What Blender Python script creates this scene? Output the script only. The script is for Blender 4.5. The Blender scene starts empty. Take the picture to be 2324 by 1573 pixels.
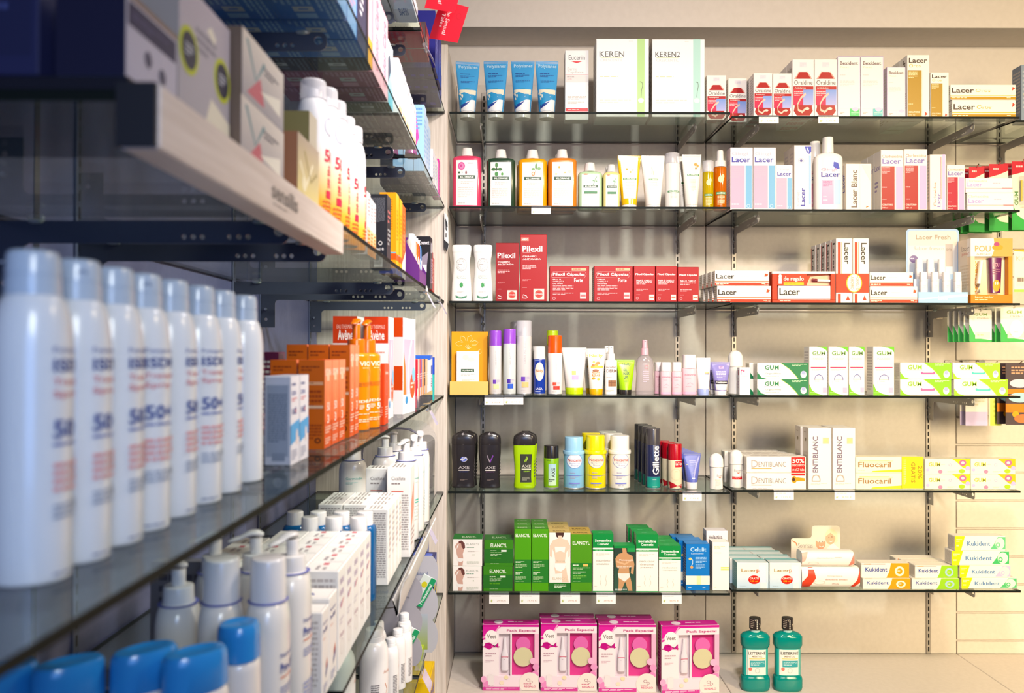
import bpy, bmesh, math, random
from mathutils import Vector, Matrix
random.seed(7)
SC = bpy.context.scene
COL = SC.collection
PI = math.pi
EYE = 1.5                 # camera height above the shop floor, metres
F = 1850.0                # focal length in pixels of the 2324 px wide frame
VX, VY = 1165.0, 802.0    # where lines straight ahead of the camera vanish

# ------------------------------------------------------------------ camera
cam_d = bpy.data.cameras.new('camera')
cam = bpy.data.objects.new('camera', cam_d); COL.objects.link(cam)
cam_d.sensor_width = 36.0
cam_d.lens = 36.0 * F / 2324.0
cam_d.clip_start = 0.02
cam_d.dof.use_dof = True
cam_d.dof.focus_distance = 2.62
cam_d.dof.aperture_fstop = 5.0
cam.location = (0, 0, EYE)
pitch = math.atan((VY - 786.5) / F); yaw = math.atan((VX - 1162) / F)
cam.rotation_euler = (Matrix.Rotation(yaw, 3, 'Z') @ Matrix.Rotation(PI/2 + pitch, 3, 'X') @ Matrix.Rotation(math.radians(.15), 3, 'Z')).to_euler()
SC.camera = cam

# ------------------------------------------------------------------ light and exposure
SC.view_settings.view_transform = 'Standard'
SC.view_settings.look = 'None'
SC.view_settings.gamma = 1.0
SC.view_settings.exposure = 0.08
SC.view_settings.use_curve_mapping = False
SC.cycles.transparent_max_bounces = 28
SC.cycles.max_bounces = 6
SC.cycles.diffuse_bounces = 3
SC.cycles.glossy_bounces = 3
SC.cycles.caustics_reflective = False
SC.cycles.caustics_refractive = False
SC.cycles.sample_clamp_indirect = 4.0
W = bpy.data.worlds.new('shop_ambient'); SC.world = W; W.use_nodes = True
W.node_tree.nodes['Background'].inputs[0].default_value = (0.30, 0.36, 0.62, 1)
W.node_tree.nodes['Background'].inputs[1].default_value = 0.16

def lamp(name, loc, target, energy, color, size=.2, size_y=None, spread=None):
    d = bpy.data.lights.new(name, 'AREA'); d.energy = energy; d.color = color
    d.shape = 'RECTANGLE' if size_y else 'DISK'; d.size = size
    if size_y: d.size_y = size_y
    if spread: d.spread = math.radians(spread)
    o = bpy.data.objects.new(name, d); COL.objects.link(o)
    o.location = loc
    o.rotation_euler = (Vector(target) - Vector(loc)).to_track_quat('-Z', 'Y').to_euler()
    return o
lamp('ceiling_spot_middle', (.45, .75, EYE+1.18), (.3, 2.8, EYE-.35), 24, (1, .92, .86), .2, .2, 110)
lamp('ceiling_spot_warm', (1.9, .9, EYE+1.15), (1.9, 2.9, EYE-.5), 38, (1, .80, .50), .25, .25)  # added lamp, imitates the warm colour cast over the right side
lamp('shop_light_right', (2.4, -.5, EYE+.1), (2.35, 2.9, EYE-.75), 32, (1, .80, .47), 1.3, 1.3, 68)  # added soft fill behind the camera, brightens and warms the right bay
lamp('shop_light_middle', (1.0, -.55, EYE+.4), (.5, 2.9, EYE-.4), 2.4, (1, .90, .84), .9, .9, 62)  # added weak fill from behind the camera for the far left bay
lamp('ceiling_spot_left', (.75, 1.3, EYE+1.1), (-.4, 1.9, EYE-.4), 10.5, (1, .94, .93), .2, .2, 100)
lamp('shop_light_left', (.35, -.6, EYE+.45), (-.42, 1.5, EYE-.25), 1.7, (.90, .97, 1), .4, .4, 80)  # added neutral fill for the camera-facing sides of the left cartons
lamp('window_glow_left', (.15, -.5, EYE+.02), (-.5, .9, EYE+.02), 4.2, (.20, .42, 1), .5, .5)  # added blue fill, no window there; tints the shaded left side


# ------------------------------------------------------------------ colours and materials
def lin(h):
    if not isinstance(h, str): return h
    r = []
    for i in (0, 2, 4):
        c = int(h[i:i+2], 16) / 255.0
        r.append(c/12.92 if c <= .04045 else ((c+.055)/1.055)**2.4)
    return tuple(r)

def new_mat(name):
    m = bpy.data.materials.new(name); m.use_nodes = True
    nt = m.node_tree; nt.nodes.clear()
    out = nt.nodes.new('ShaderNodeOutputMaterial')
    return m, nt, out
def pbr(name, rough=.5, metal=0, coat=0, attr=True, col=None, clear=0.0, spec=.5, noise=0):
    """a principled surface that takes its own colour from the mesh; clear > 0 lets that share of light through"""
    m, nt, out = new_mat(name)
    p = nt.nodes.new('ShaderNodeBsdfPrincipled')
    p.inputs['Roughness'].default_value = rough; p.inputs['Metallic'].default_value = metal
    p.inputs['Coat Weight'].default_value = coat; p.inputs['Coat Roughness'].default_value = .08
    p.inputs['Specular IOR Level'].default_value = spec
    src = None
    if attr:
        a = nt.nodes.new('ShaderNodeVertexColor'); a.layer_name = 'Col'; src = a.outputs[0]
        nt.links.new(src, p.inputs['Base Color'])
    else: p.inputs['Base Color'].default_value = (*lin(col), 1)
    last = p.outputs[0]
    if clear:
        t = nt.nodes.new('ShaderNodeBsdfTransparent')
        if src: nt.links.new(src, t.inputs[0])
        mx = nt.nodes.new('ShaderNodeMixShader'); mx.inputs[0].default_value = clear
        nt.links.new(last, mx.inputs[1]); nt.links.new(t.outputs[0], mx.inputs[2]); last = mx.outputs[0]
    nt.links.new(last, out.inputs[0]); return m
CARD = pbr('printed_card', .4, spec=.3)
GLOSS = pbr('glossy_plastic', .22, coat=.25)
MATTE = pbr('matte_plastic', .5)
FOIL = pbr('metallic_print', .28, metal=.75)
LIQ = pbr('coloured_liquid', .1, coat=.5, clear=.38)
METAL = pbr('bracket_metal', .42, metal=.15, attr=False, col='b0aaa4')
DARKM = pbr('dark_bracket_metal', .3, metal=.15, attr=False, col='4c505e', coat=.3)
CLR = pbr('clear_bottle', .06, coat=.6, clear=.72)
MATS = [CARD, GLOSS, FOIL, LIQ, MATTE, CLR]
def thin(name, tint, refl=1.0, rough=.02, haze=0, hcol='ffffff'):
    """a thin clear sheet: straight-through light plus a Fresnel reflection"""
    m, nt, out = new_mat(name)
    t = nt.nodes.new('ShaderNodeBsdfTransparent'); t.inputs[0].default_value = (*lin(tint), 1)
    g = nt.nodes.new('ShaderNodeBsdfGlossy'); g.inputs['Roughness'].default_value = rough
    lw = nt.nodes.new('ShaderNodeLayerWeight'); lw.inputs[0].default_value = .5
    pw = nt.nodes.new('ShaderNodeMath'); pw.operation = 'POWER'; pw.inputs[1].default_value = 5
    ma = nt.nodes.new('ShaderNodeMath'); ma.operation = 'MULTIPLY_ADD'; ma.inputs[1].default_value = .96; ma.inputs[2].default_value = .04
    nt.links.new(lw.outputs['Facing'], pw.inputs[0]); nt.links.new(pw.outputs[0], ma.inputs[0])
    mu = nt.nodes.new('ShaderNodeMath'); mu.operation = 'MULTIPLY'; mu.inputs[1].default_value = refl
    mx = nt.nodes.new('ShaderNodeMixShader')
    nt.links.new(ma.outputs[0], mu.inputs[0]); nt.links.new(mu.outputs[0], mx.inputs[0])
    nt.links.new(t.outputs[0], mx.inputs[1]); nt.links.new(g.outputs[0], mx.inputs[2])
    last = mx.outputs[0]
    if haze:
        d = nt.nodes.new('ShaderNodeBsdfDiffuse'); d.inputs[0].default_value = (*lin(hcol), 1)
        m2 = nt.nodes.new('ShaderNodeMixShader'); m2.inputs[0].default_value = haze
        nt.links.new(last, m2.inputs[1]); nt.links.new(d.outputs[0], m2.inputs[2]); last = m2.outputs[0]
    nt.links.new(last, out.inputs[0]); return m
GLASS = thin('shelf_glass', 'e9f1ee', .7, .015, .02, 'a8b8b0')
EDGE = pbr('glass_edge_green', .55, attr=False, col='0e1412', spec=.12)
CLEARP = thin('clear_plastic', 'fafbfd', 1.3, .03, .05, 'e8ecf4')
FROST = thin('frosted_plastic', 'f4f4f6', 1.0, .15, .42, 'eceaee')

def board_mat(name, base, dark, scale=(60, 60, 3), amt=.35, rough=.5, bump=.05):
    m, nt, out = new_mat(name)
    p = nt.nodes.new('ShaderNodeBsdfPrincipled'); p.inputs['Roughness'].default_value = rough
    tc = nt.nodes.new('ShaderNodeTexCoord'); mp = nt.nodes.new('ShaderNodeMapping'); mp.inputs['Scale'].default_value = scale
    n = nt.nodes.new('ShaderNodeTexNoise'); n.inputs['Scale'].default_value = 2.2; n.inputs['Detail'].default_value = 6
    cr = nt.nodes.new('ShaderNodeValToRGB'); cr.color_ramp.elements[0].position = .5-amt/2-.1; cr.color_ramp.elements[1].position = .5+amt/2
    cr.color_ramp.elements[0].color = (*lin(dark), 1); cr.color_ramp.elements[1].color = (*lin(base), 1)
    b = nt.nodes.new('ShaderNodeBump'); b.inputs['Strength'].default_value = bump; b.inputs['Distance'].default_value = .002
    nt.links.new(tc.outputs['Object'], mp.inputs[0]); nt.links.new(mp.outputs[0], n.inputs[0])
    nt.links.new(n.outputs[0], cr.inputs[0]); nt.links.new(cr.outputs[0], p.inputs['Base Color'])
    nt.links.new(n.outputs[0], b.inputs['Height']); nt.links.new(b.outputs[0], p.inputs['Normal'])
    nt.links.new(p.outputs[0], out.inputs[0]); return m
WALLM = board_mat('beige_laminate', 'cdc3b8', 'c5bbb0', (30, 30, 30), .4, .42)
PAINT = board_mat('painted_plaster', 'd6cdc4', 'cfc6bd', (20, 20, 20), .5, .7)
ASHM = board_mat('ash_wood_laminate', 'd9cec2', 'b5a899', (90, 90, 3.5), .45, .5)
ASHH = board_mat('ash_wood_laminate_sideways', 'e2d5cc', 'c9b9ae', (3.5, 3.5, 90), .45, .5)
BLUEW = board_mat('slate_blue_laminate', '70739a', '686b90', (30, 30, 30), .4, .42)
FLOORM = board_mat('floor_tile', 'a59a8c', '978c7e', (8, 8, 8), .5, .4)

# ------------------------------------------------------------------ mesh building
class MB:
    def __init__(s): s.V = []; s.Fc = []; s.C = []; s.M = []; s.k = 0
    def add(s, vs, fs, col, mi=0):
        b = len(s.V); s.V += [tuple(v) for v in vs]
        many = isinstance(col, list)
        if not many: c = lin(col)
        else: cs = [lin(q) for q in col]
        for f in fs:
            s.Fc.append([i+b for i in f]); s.M.append(mi)
            s.C.append([cs[i] for i in f] if many else [c]*len(f))
    def mesh(s, name, mats=None, ang=34):
        me = bpy.data.meshes.new(name); me.from_pydata(s.V, [], s.Fc)
        mats = mats or MATS
        used = sorted(set(s.M)); mp = {u: i for i, u in enumerate(used)}
        for u in used: me.materials.append(mats[u])
        me.polygons.foreach_set('material_index', [mp[m] for m in s.M])
        ca = me.color_attributes.new('Col', 'FLOAT_COLOR', 'CORNER')
        flat = []
        k = .80      # paper and plastic white reflect about four fifths
        for c in s.C:
            for q in c:
                g = .3*q[0]+.59*q[1]+.11*q[2]; flat += [max(0, min(1, g+(v-g)*1.08))*k for v in q] + [1.0]
        ca.data.foreach_set('color', flat)
        me.polygons.foreach_set('use_smooth', [True]*len(me.polygons))
        me.set_sharp_from_angle(angle=math.radians(ang))
        me.update(); return me
    def obj(s, name, parent=None, mats=None, ang=34):
        o = bpy.data.objects.new(name, s.mesh(name, mats, ang)); COL.objects.link(o)
        if parent: o.parent = parent
        return o
def box(mb, x0, x1, y0, y1, z0, z1, col, mi=0, c=.0006):
    cx, cy, cz = (x0+x1)/2, (y0+y1)/2, (z0+z1)/2; h = (abs(x1-x0)/2, abs(y1-y0)/2, abs(z1-z0)/2)
    c = min(c, min(h)*.8); vs = []; idx = {}
    for sx in (-1, 1):
        for sy in (-1, 1):
            for sz in (-1, 1):
                for ax in range(3):
                    p = [sx*(h[0]-(0 if ax == 0 else c)), sy*(h[1]-(0 if ax == 1 else c)), sz*(h[2]-(0 if ax == 2 else c))]
                    idx[(sx, sy, sz, ax)] = len(vs); vs.append((cx+p[0], cy+p[1], cz+p[2]))
    fs = []
    def q(l, want):
        a, b, d = (Vector(vs[l[i]]) for i in (0, 1, 2))
        if (b-a).cross(d-b).dot(Vector(want)) < 0: l = l[::-1]
        fs.append(l)
    for s in (-1, 1):
        q([idx[(s, a, b, 0)] for a, b in ((-1, -1), (1, -1), (1, 1), (-1, 1))], (s, 0, 0))
        q([idx[(a, s, b, 1)] for a, b in ((-1, -1), (1, -1), (1, 1), (-1, 1))], (0, s, 0))
        q([idx[(a, b, s, 2)] for a, b in ((-1, -1), (1, -1), (1, 1), (-1, 1))], (0, 0, s))
        for t in (-1, 1):
            q([idx[(s, t, -1, 0)], idx[(s, t, -1, 1)], idx[(s, t, 1, 1)], idx[(s, t, 1, 0)]], (s, t, 0))
            q([idx[(s, -1, t, 0)], idx[(s, -1, t, 2)], idx[(s, 1, t, 2)], idx[(s, 1, t, 0)]], (s, 0, t))
            q([idx[(-1, s, t, 1)], idx[(-1, s, t, 2)], idx[(1, s, t, 2)], idx[(1, s, t, 1)]], (0, s, t))
            for u in (-1, 1): q([idx[(s, t, u, 0)], idx[(s, t, u, 1)], idx[(s, t, u, 2)]], (s, t, u))
    mb.add(vs, fs, col, mi)
def slab(name, x0, x1, y0, y1, z0, z1, m, kind='structure', parent=None, c=.001):
    mb = MB(); box(mb, x0, x1, y0, y1, z0, z1, 'ffffff', 0, c)
    o = mb.obj(name, parent, [m])
    if kind: o['kind'] = kind
    return o
def zsec(secs):
    return sorted(secs, key=lambda s: s[0])
def loft(mb, secs, col, mi=1, N=32, cx=0, cy=0, z0=0, caps=True, cols=None):
    """secs: (z, half width, half depth, exponent)"""
    vs = []; fs = []; vc = []
    for j, (z, a, b, n) in enumerate(secs):
        for i in range(N):
            t = 2*PI*i/N; c, s = math.cos(t), math.sin(t)
            vs.append((cx + a*math.copysign(abs(c)**(2/n), c), cy + b*math.copysign(abs(s)**(2/n), s), z0+z))
            vc.append(cols[j] if cols else col)
    for j in range(len(secs)-1):
        for i in range(N):
            k = (i+1) % N; fs.append([j*N+i, j*N+k, (j+1)*N+k, (j+1)*N+i])
    if caps:
        fs.append([i for i in range(N)][::-1]); fs.append([(len(secs)-1)*N+i for i in range(N)])
    mb.add(vs, fs, vc if cols else col, mi)
def cyl(mb, x, y, z0, z1, r, col, mi=1, N=20, r1=None, rb=.0008):
    r1 = r if r1 is None else r1; rb = min(rb, r*.5, r1*.5, (z1-z0)*.4)
    loft(mb, [(z0, r-rb, r-rb, 2), (z0+rb, r, r, 2), (z1-rb, r1, r1, 2), (z1, r1-rb, r1-rb, 2)], col, mi, N, x, y)
def tube(mb, pts, r, col, mi=1, N=8):
    """a round rod along a list of points"""
    vs = []; fs = []; P = [Vector(p) for p in pts]
    for i, p in enumerate(P):
        d = (P[min(i+1, len(P)-1)] - P[max(i-1, 0)]).normalized()
        u = d.cross(Vector((0, 0, 1)));
        if u.length < 1e-3: u = d.cross(Vector((1, 0, 0)))
        u.normalize(); v = d.cross(u)
        for k in range(N): t = 2*PI*k/N; vs.append(p + r*(u*math.cos(t) + v*math.sin(t)))
    for i in range(len(P)-1):
        for k in range(N): l = (k+1) % N; fs.append([i*N+k, (i+1)*N+k, (i+1)*N+l, i*N+l])
    fs.append(list(range(N))); fs.append([(len(P)-1)*N+k for k in range(N)][::-1])
    mb.add(vs, fs, col, mi)
def prism(mb, pts, t0, t1, col, mi=0, axis='y', cols=None):
    """an outline (2D) given thickness along an axis"""
    n = len(pts); vs = []
    for t in (t0, t1):
        for a, b in pts: vs.append({'y': (a, t, b), 'x': (t, a, b), 'z': (a, b, t)}[axis])
    fs = [list(range(n)), list(range(n, 2*n))[::-1]] + [[i, i+n, (i+1) % n+n, (i+1) % n] for i in range(n)]
    mb.add(vs, fs, col, mi)

# printing ---------------------------------------------------------
TXT = {}
def text_mesh(s, bold):
    key = (s, bold)
    if key not in TXT:
        cu = bpy.data.curves.new('t', 'FONT'); cu.body = s; cu.size = 1; cu.resolution_u = 2; cu.offset = .022 if bold else 0
        o = bpy.data.objects.new('t', cu); COL.objects.link(o)
        me = o.to_mesh()
        V = [(v.co.x, v.co.y) for v in me.vertices]; P = [list(p.vertices) for p in me.polygons]
        o.to_mesh_clear(); bpy.data.objects.remove(o); bpy.data.curves.remove(cu)
        if not V: V = [(0, 0), (1, 0), (1, 1)]; P = [[0, 1, 2]]
        x0 = min(v[0] for v in V); x1 = max(v[0] for v in V); y0 = min(v[1] for v in V); y1 = max(v[1] for v in V)
        V = [((x-x0)/(x1-x0 or 1), (y-y0)/(y1-y0 or 1)) for x, y in V]
        TXT[key] = (V, P)
    return TXT[key]
def cut_up(V, P, nx, ny):
    bm = bmesh.new(); vs = [bm.verts.new((x, y, 0)) for x, y in V]
    for p in P:
        try: bm.faces.new([vs[i] for i in p])
        except ValueError: pass
    big = [f for f in bm.faces if len(f.verts) > 4]
    if big: bmesh.ops.triangulate(bm, faces=big)
    xs = [v[0] for v in V]; ys = [v[1] for v in V]
    for n, ax, lo, hi in ((nx, 0, min(xs), max(xs)), (ny, 1, min(ys), max(ys))):
        for k in range(1, n):
            t = k/n
            if lo < t < hi:
                co = (t, 0, 0) if ax == 0 else (0, t, 0); no = (1, 0, 0) if ax == 0 else (0, 1, 0)
                bmesh.ops.bisect_plane(bm, geom=bm.verts[:]+bm.edges[:]+bm.faces[:], plane_co=co, plane_no=no, dist=1e-6)
    bm.verts.index_update(); V2 = [(v.co.x, v.co.y) for v in bm.verts]; P2 = [[v.index for v in f.verts] for f in bm.faces]
    bm.free(); return V2, P2
def print_on(mb, S, items, mi=0, nx=1, ny=1, o0=.00022):
    """S(u, v, offset) -> a point just off the surface; items are printed one over the other"""
    for k, it in enumerate(items):
        off = o0 + .00005*k; c = it[0]
        if c == 'r':
            u0, v0, u1, v1, col = it[1:6]; c2 = it[6] if len(it) > 6 else col
            a, b = lin(col), lin(c2); vs = []; vc = []
            mx, my = (max(nx, 1), max(ny, 6 if c2 != col and ny == 1 else ny))
            for j in range(my+1):
                for i in range(mx+1):
                    vs.append(S(u0+(u1-u0)*i/mx, v0+(v1-v0)*j/my, off)); f = j/my
                    vc.append(tuple(a[q]*(1-f)+b[q]*f for q in range(3)))
            fs = [[j*(mx+1)+i, j*(mx+1)+i+1, (j+1)*(mx+1)+i+1, (j+1)*(mx+1)+i] for j in range(my) for i in range(mx)]
            mb.add(vs, fs, vc, mi)
        elif c in ('t', 'T', 'tv', 'Tv', 'td', 'Td'):
            s, u0, v0, u1, v1, col = it[1:7]; V, P = text_mesh(s, c[0] == 'T')
            if c.endswith('v'): pts = [(u1-(u1-u0)*y, v0+(v1-v0)*x) for x, y in V]
            elif c.endswith('d'): pts = [(u0+(u1-u0)*y, v1-(v1-v0)*x) for x, y in V]
            else: pts = [(u0+(u1-u0)*x, v0+(v1-v0)*y) for x, y in V]
            if nx > 1: pts, P = cut_up(pts, P, nx, ny)
            mb.add([S(u, v, off) for u, v in pts], P, col, mi)
        elif c == 'l':
            u0, v0, u1, v1, rows, col = it[1:7]; rnd = random.Random(rows*7+int(u0*100)); vs = []; fs = []
            for r in range(rows):
                y1 = v1-(v1-v0)*r/rows; y0 = y1-(v1-v0)/rows*.52; u = u0; end = u1 if r < rows-1 else u0+(u1-u0)*.6
                while u < end-1e-4:
                    w = min((u1-u0)*rnd.uniform(.08, .24), end-u); b = len(vs)
                    vs += [S(u, y0, off), S(u+w, y0, off), S(u+w, y1, off), S(u, y1, off)]; fs.append([b, b+1, b+2, b+3])
                    u += w+(u1-u0)*.035
            mb.add(vs, fs, col, mi)
        elif c == 'e':
            cu, cv, ru, rv, col = it[1:6]; inn = it[6] if len(it) > 6 else 0; n = 24
            vs = [(cu+ru*math.cos(2*PI*i/n), cv+rv*math.sin(2*PI*i/n)) for i in range(n)]
            if inn:
                vs += [(cu+ru*inn*math.cos(2*PI*i/n), cv+rv*inn*math.sin(2*PI*i/n)) for i in range(n)]
                fs = [[i, (i+1) % n, (i+1) % n+n, i+n] for i in range(n)]
            else: fs = [list(range(n))]
            if nx > 1: vs, fs = cut_up(vs, fs, nx, ny)
            mb.add([S(u, v, off) for u, v in vs], fs, col, mi)
        elif c == 'p':
            pts, col = it[1:3]; fs = [list(range(len(pts)))]
            if nx > 1: pts, fs = cut_up(pts, fs, nx, ny)
            mb.add([S(u, v, off) for u, v in pts], fs, col, mi)
        elif c == 's':      # a wavy or stroked line: points, thickness, colour
            pts, w, col = it[1:4]; vs = []
            for i, (u, v) in enumerate(pts):
                a = pts[max(i-1, 0)]; b = pts[min(i+1, len(pts)-1)]; dx, dy = b[0]-a[0], b[1]-a[1]; L = math.hypot(dx, dy) or 1
                vs += [S(u-dy/L*w, v+dx/L*w, off), S(u+dy/L*w, v-dx/L*w, off)]
            mb.add(vs, [[2*i, 2*i+1, 2*i+3, 2*i+2] for i in range(len(pts)-1)], col, mi)
def face_maps(w, d, h, cx=0, cy=0, z0=0):
    X0, X1, Y0, Y1 = cx-w/2, cx+w/2, cy-d/2, cy+d/2
    return {'F': lambda u, v, o: (X0+u*w, Y0-o, z0+v*h), 'K': lambda u, v, o: (X1-u*w, Y1+o, z0+v*h),
            'L': lambda u, v, o: (X0-o, Y1-u*d, z0+v*h), 'R': lambda u, v, o: (X1+o, Y0+u*d, z0+v*h),
            'T': lambda u, v, o: (X0+u*w, Y0+v*d, z0+h+o), 'B': lambda u, v, o: (X0+u*w, Y1-v*d, z0-o)}
def body_map(secs, z0, cx=0, cy=0, wrap=False, rot=0):
    zs = [s[0] for s in secs]; lo, hi = zs[0], zs[-1]
    def S(u, v, o):
        z = lo+v*(hi-lo); j = 0
        while j < len(zs)-2 and zs[j+1] < z: j += 1
        f = (z-zs[j])/((zs[j+1]-zs[j]) or 1); f = max(0, min(1, f))
        a, b, n = (secs[j][q]*(1-f)+secs[j+1][q]*f for q in (1, 2, 3))
        if wrap:
            t = -PI/2 + (u-.5)*PI + rot; c, s = math.cos(t), math.sin(t)
            return (cx+(a+o*2)*math.copysign(abs(c)**(2/n), c), cy+(b+o*2)*math.copysign(abs(s)**(2/n), s), z0+z)
        x = max(-.985, min(.985, 2*u-1)); return (cx+a*x, cy-b*(1-abs(x)**n)**(1/n)-o*1.6, z0+z)
    return S

# things -----------------------------------------------------------
def tag(o, label, cat, group=None, kind=None):
    o['label'] = label; o['category'] = cat
    if group: o['group'] = group
    if kind: o['kind'] = kind
    return o
def empty(name, label, cat, loc, rot=0, group=None):
    o = bpy.data.objects.new(name, None); COL.objects.link(o); o.empty_display_size = .02
    o.location = loc; o.rotation_euler = (0, 0, rot)
    return tag(o, label, cat, group)
def dup(o, loc=None, label=None, group=None, rot=None, parent=None, scale=None):
    c = o.copy(); COL.objects.link(c)
    if parent: c.parent = parent
    if loc is not None: c.location = loc
    if rot is not None: c.rotation_euler = (0, 0, rot)
    if scale is not None: c.scale = scale
    if label: c['label'] = label
    if group: c['group'] = group
    for ch in [q for q in KIDS.get(o.name, [])]:
        d = dup(ch, parent=c); KIDS.setdefault(c.name, []).append(d)
    return c
KIDS = {}
def part(mb, name, parent, mats=None, label=None, ang=34):
    o = mb.obj(name, parent, mats, ang); KIDS.setdefault(parent.name, []).append(o)
    if label: o['label'] = label
    return o
ORD = ['first', 'second', 'third', 'fourth', 'fifth', 'sixth', 'seventh', 'eighth', 'ninth']
LEV = {'A': .773, 'B': .470, 'C': .167, 'D': -.134, 'E': -.440, 'F': -.762, 'G': -1.092}
def zl(lev): return EYE + LEV[lev]
YF = {1: 2.602, 2: 2.643}     # where the front edge of the shelves of each bay of the far unit lies
def span(x0, x1, y, Y):
    """metres from the photo's pixels for something standing at distance Y"""
    y = y-((x0+x1)/2-VX)*.0027
    return (((x0+x1)/2-VX)*Y/F, (x1-x0)*Y/F, EYE+(VY-y)*Y/F)

# ================================================================== the room
YW = 2.985                      # face of the back panels of the far unit
XL = -.627                      # face of the left wall panels
ZD = EYE-1.092                  # top of the base deck
slab('floor', -.75, 3.2, -.6, 3.2, -.05, 0, FLOORM)
slab('ceiling', -.75, 3.2, -.6, 3.2, EYE+1.235, EYE+1.3, PAINT)
slab('wall_back', -.75, 3.2, YW+.012, YW+.1, 0, EYE+1.235, PAINT)
slab('wall_left', XL-.12, XL-.012, -.6, YW+.012, 0, EYE+1.235, BLUEW)
slab('trim_1', XL-.012, 3.2, 2.82, YW+.012, EYE+1.133, EYE+1.235, PAINT)
def panel(name, x0, x1, m=WALLM): return slab(name, x0+.0012, x1-.0012, YW, YW+.012, ZD, EYE+.984, m, c=.0015)
panel('wall_back_panel', -.212, .7045)
panel('wall_back_panel', .7045, 1.62)
# slatwall with horizontal grooves
mb = MB(); z = EYE+.984
gr = []
y = 1449
while y > 200: gr.append(EYE+(VY-y)*YW/F); y -= 63.2
lo = ZD
for g in gr+[EYE+.984]:
    hi = g-.0035
    if hi > lo+.01: box(mb, 1.6215, 3.1, YW, YW+.012, lo, hi, 'ffffff', 0, .0018)
    lo = g+.0035
o = mb.obj('wall_back_slatwall', None, [WALLM]); o['kind'] = 'structure'
# left wall panels, one per bay
for a, b in ((-.5, .10), (.10, 1.068), (1.068, 1.915), (1.915, 2.60)):
    slab('wall_left_panel', XL-.012, XL, a+.0015, b-.0015, ZD, EYE+.984, BLUEW, c=.0015)
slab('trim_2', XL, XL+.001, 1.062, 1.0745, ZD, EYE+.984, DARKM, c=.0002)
# upright end panel between the left unit and the far unit
o = slab('end_panel', XL-.01, -.212, 2.602, 2.640, 0, EYE+.989, ASHM, None, c=.002)
tag(o, 'pale ash wood upright end panel closing the left shelf unit', 'panel')
o = slab('side_panel', -.232, -.2125, 2.641, YW, 0, EYE+.989, WALLM, None, c=.002)
tag(o, 'beige side board at the left end of the far shelf unit', 'panel')
# base cabinets under the shelves
def base(name, x0, x1, y0, y1, label, rot=False):
    e = empty(name, label, 'cabinet', (0, 0, 0))
    mb = MB(); box(mb, x0, x1, y0, y1, .08, ZD-.03, 'ffffff', 0, .002); part(mb, 'carcass', e, [WALLM])
    mb = MB(); box(mb, x0, x1, y0-.01, y1, ZD-.028, ZD, 'ffffff', 0, .002) if not rot else box(mb, x0, x1, y0, y1, ZD-.028, ZD, 'ffffff', 0, .002)
    part(mb, 'deck', e, [WALLM])
    mb = MB(); box(mb, x0, x1, y0+.05, y1, 0, .078, 'ffffff', 0, .002) if not rot else box(mb, x0, x1-.05, y0, y1, 0, .078, 'ffffff', 0, .002)
    part(mb, 'plinth', e, [WALLM])
base('base_cabinet', -.2115, .7035, 2.44, YW-.001, 'beige base cabinet under the far left bay, pink gift boxes on top')
base('base_cabinet', .705, 1.6195, 2.44, YW-.001, 'beige base cabinet carrying the two green mouthwash bottles')
base('base_cabinet', 1.621, 3.0, 2.44, YW-.001, 'beige base cabinet under the grooved slatwall at far right')
base('base_cabinet', XL+.001, -.215, .1, 2.60, 'base cabinet under the long left shelf unit', True)

# slotted rails -----------------------------------------------------
def rail(x, y, left, label, z0=ZD+.002, z1=EYE+.955):
    mb = MB(); w, d = .0085, .004
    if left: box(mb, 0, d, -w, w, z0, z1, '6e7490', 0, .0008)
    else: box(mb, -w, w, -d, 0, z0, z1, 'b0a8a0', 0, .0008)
    z = z0+.008
    while z < z1-.02:
        S = (lambda u, v, o: (d+o, -.0026+u*.0052, z+v*.016)) if left else (lambda u, v, o: (-.0026+u*.0052, -d-o, z+v*.016))
        print_on(mb, S, [('r', 0, 0, 1, 1, '14110f')]); z += .0245
    rn = 'left_rail_metal' if left else 'rail_metal'
    m = [bpy.data.materials.get(rn) or pbr(rn, .35, metal=.1 if left else .6)]
    o = mb.obj('slotted_rail', None, m); o.location = (x, y, 0)
    tag(o, label, 'shelf rail', 'slotted shelf rails')
RX = [-.110, .600, .807, 1.516, 1.778]
for x, l in zip(RX, ('slotted metal rail on the far wall behind the tubes and black gels', 'slotted metal rail behind the right end of the red capsule boxes',
        'slotted metal rail just right of the far wall panel seam', 'slotted metal rail behind the right end of the second far bay', 'slotted metal rail at far right between the slatwall packs')):
    rail(x, YW, False, l, ZD+.002 if x < 1.7 else EYE+.3)
RY = [.976, 1.167, 1.818, 2.012, 2.500]
for y, l in zip(RY, ('nearest slotted rail on the dark left wall, out past the frame edge', 'slotted rail on the left wall behind the first white spray cans', 'slotted rail on the left wall, left one of the pair left of the orange cartons',
        'slotted rail on the left wall, right one of the pair left of the orange cartons', 'slotted rail on the left wall beside the ash end panel')):
    rail(XL, y, True, l)

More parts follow.
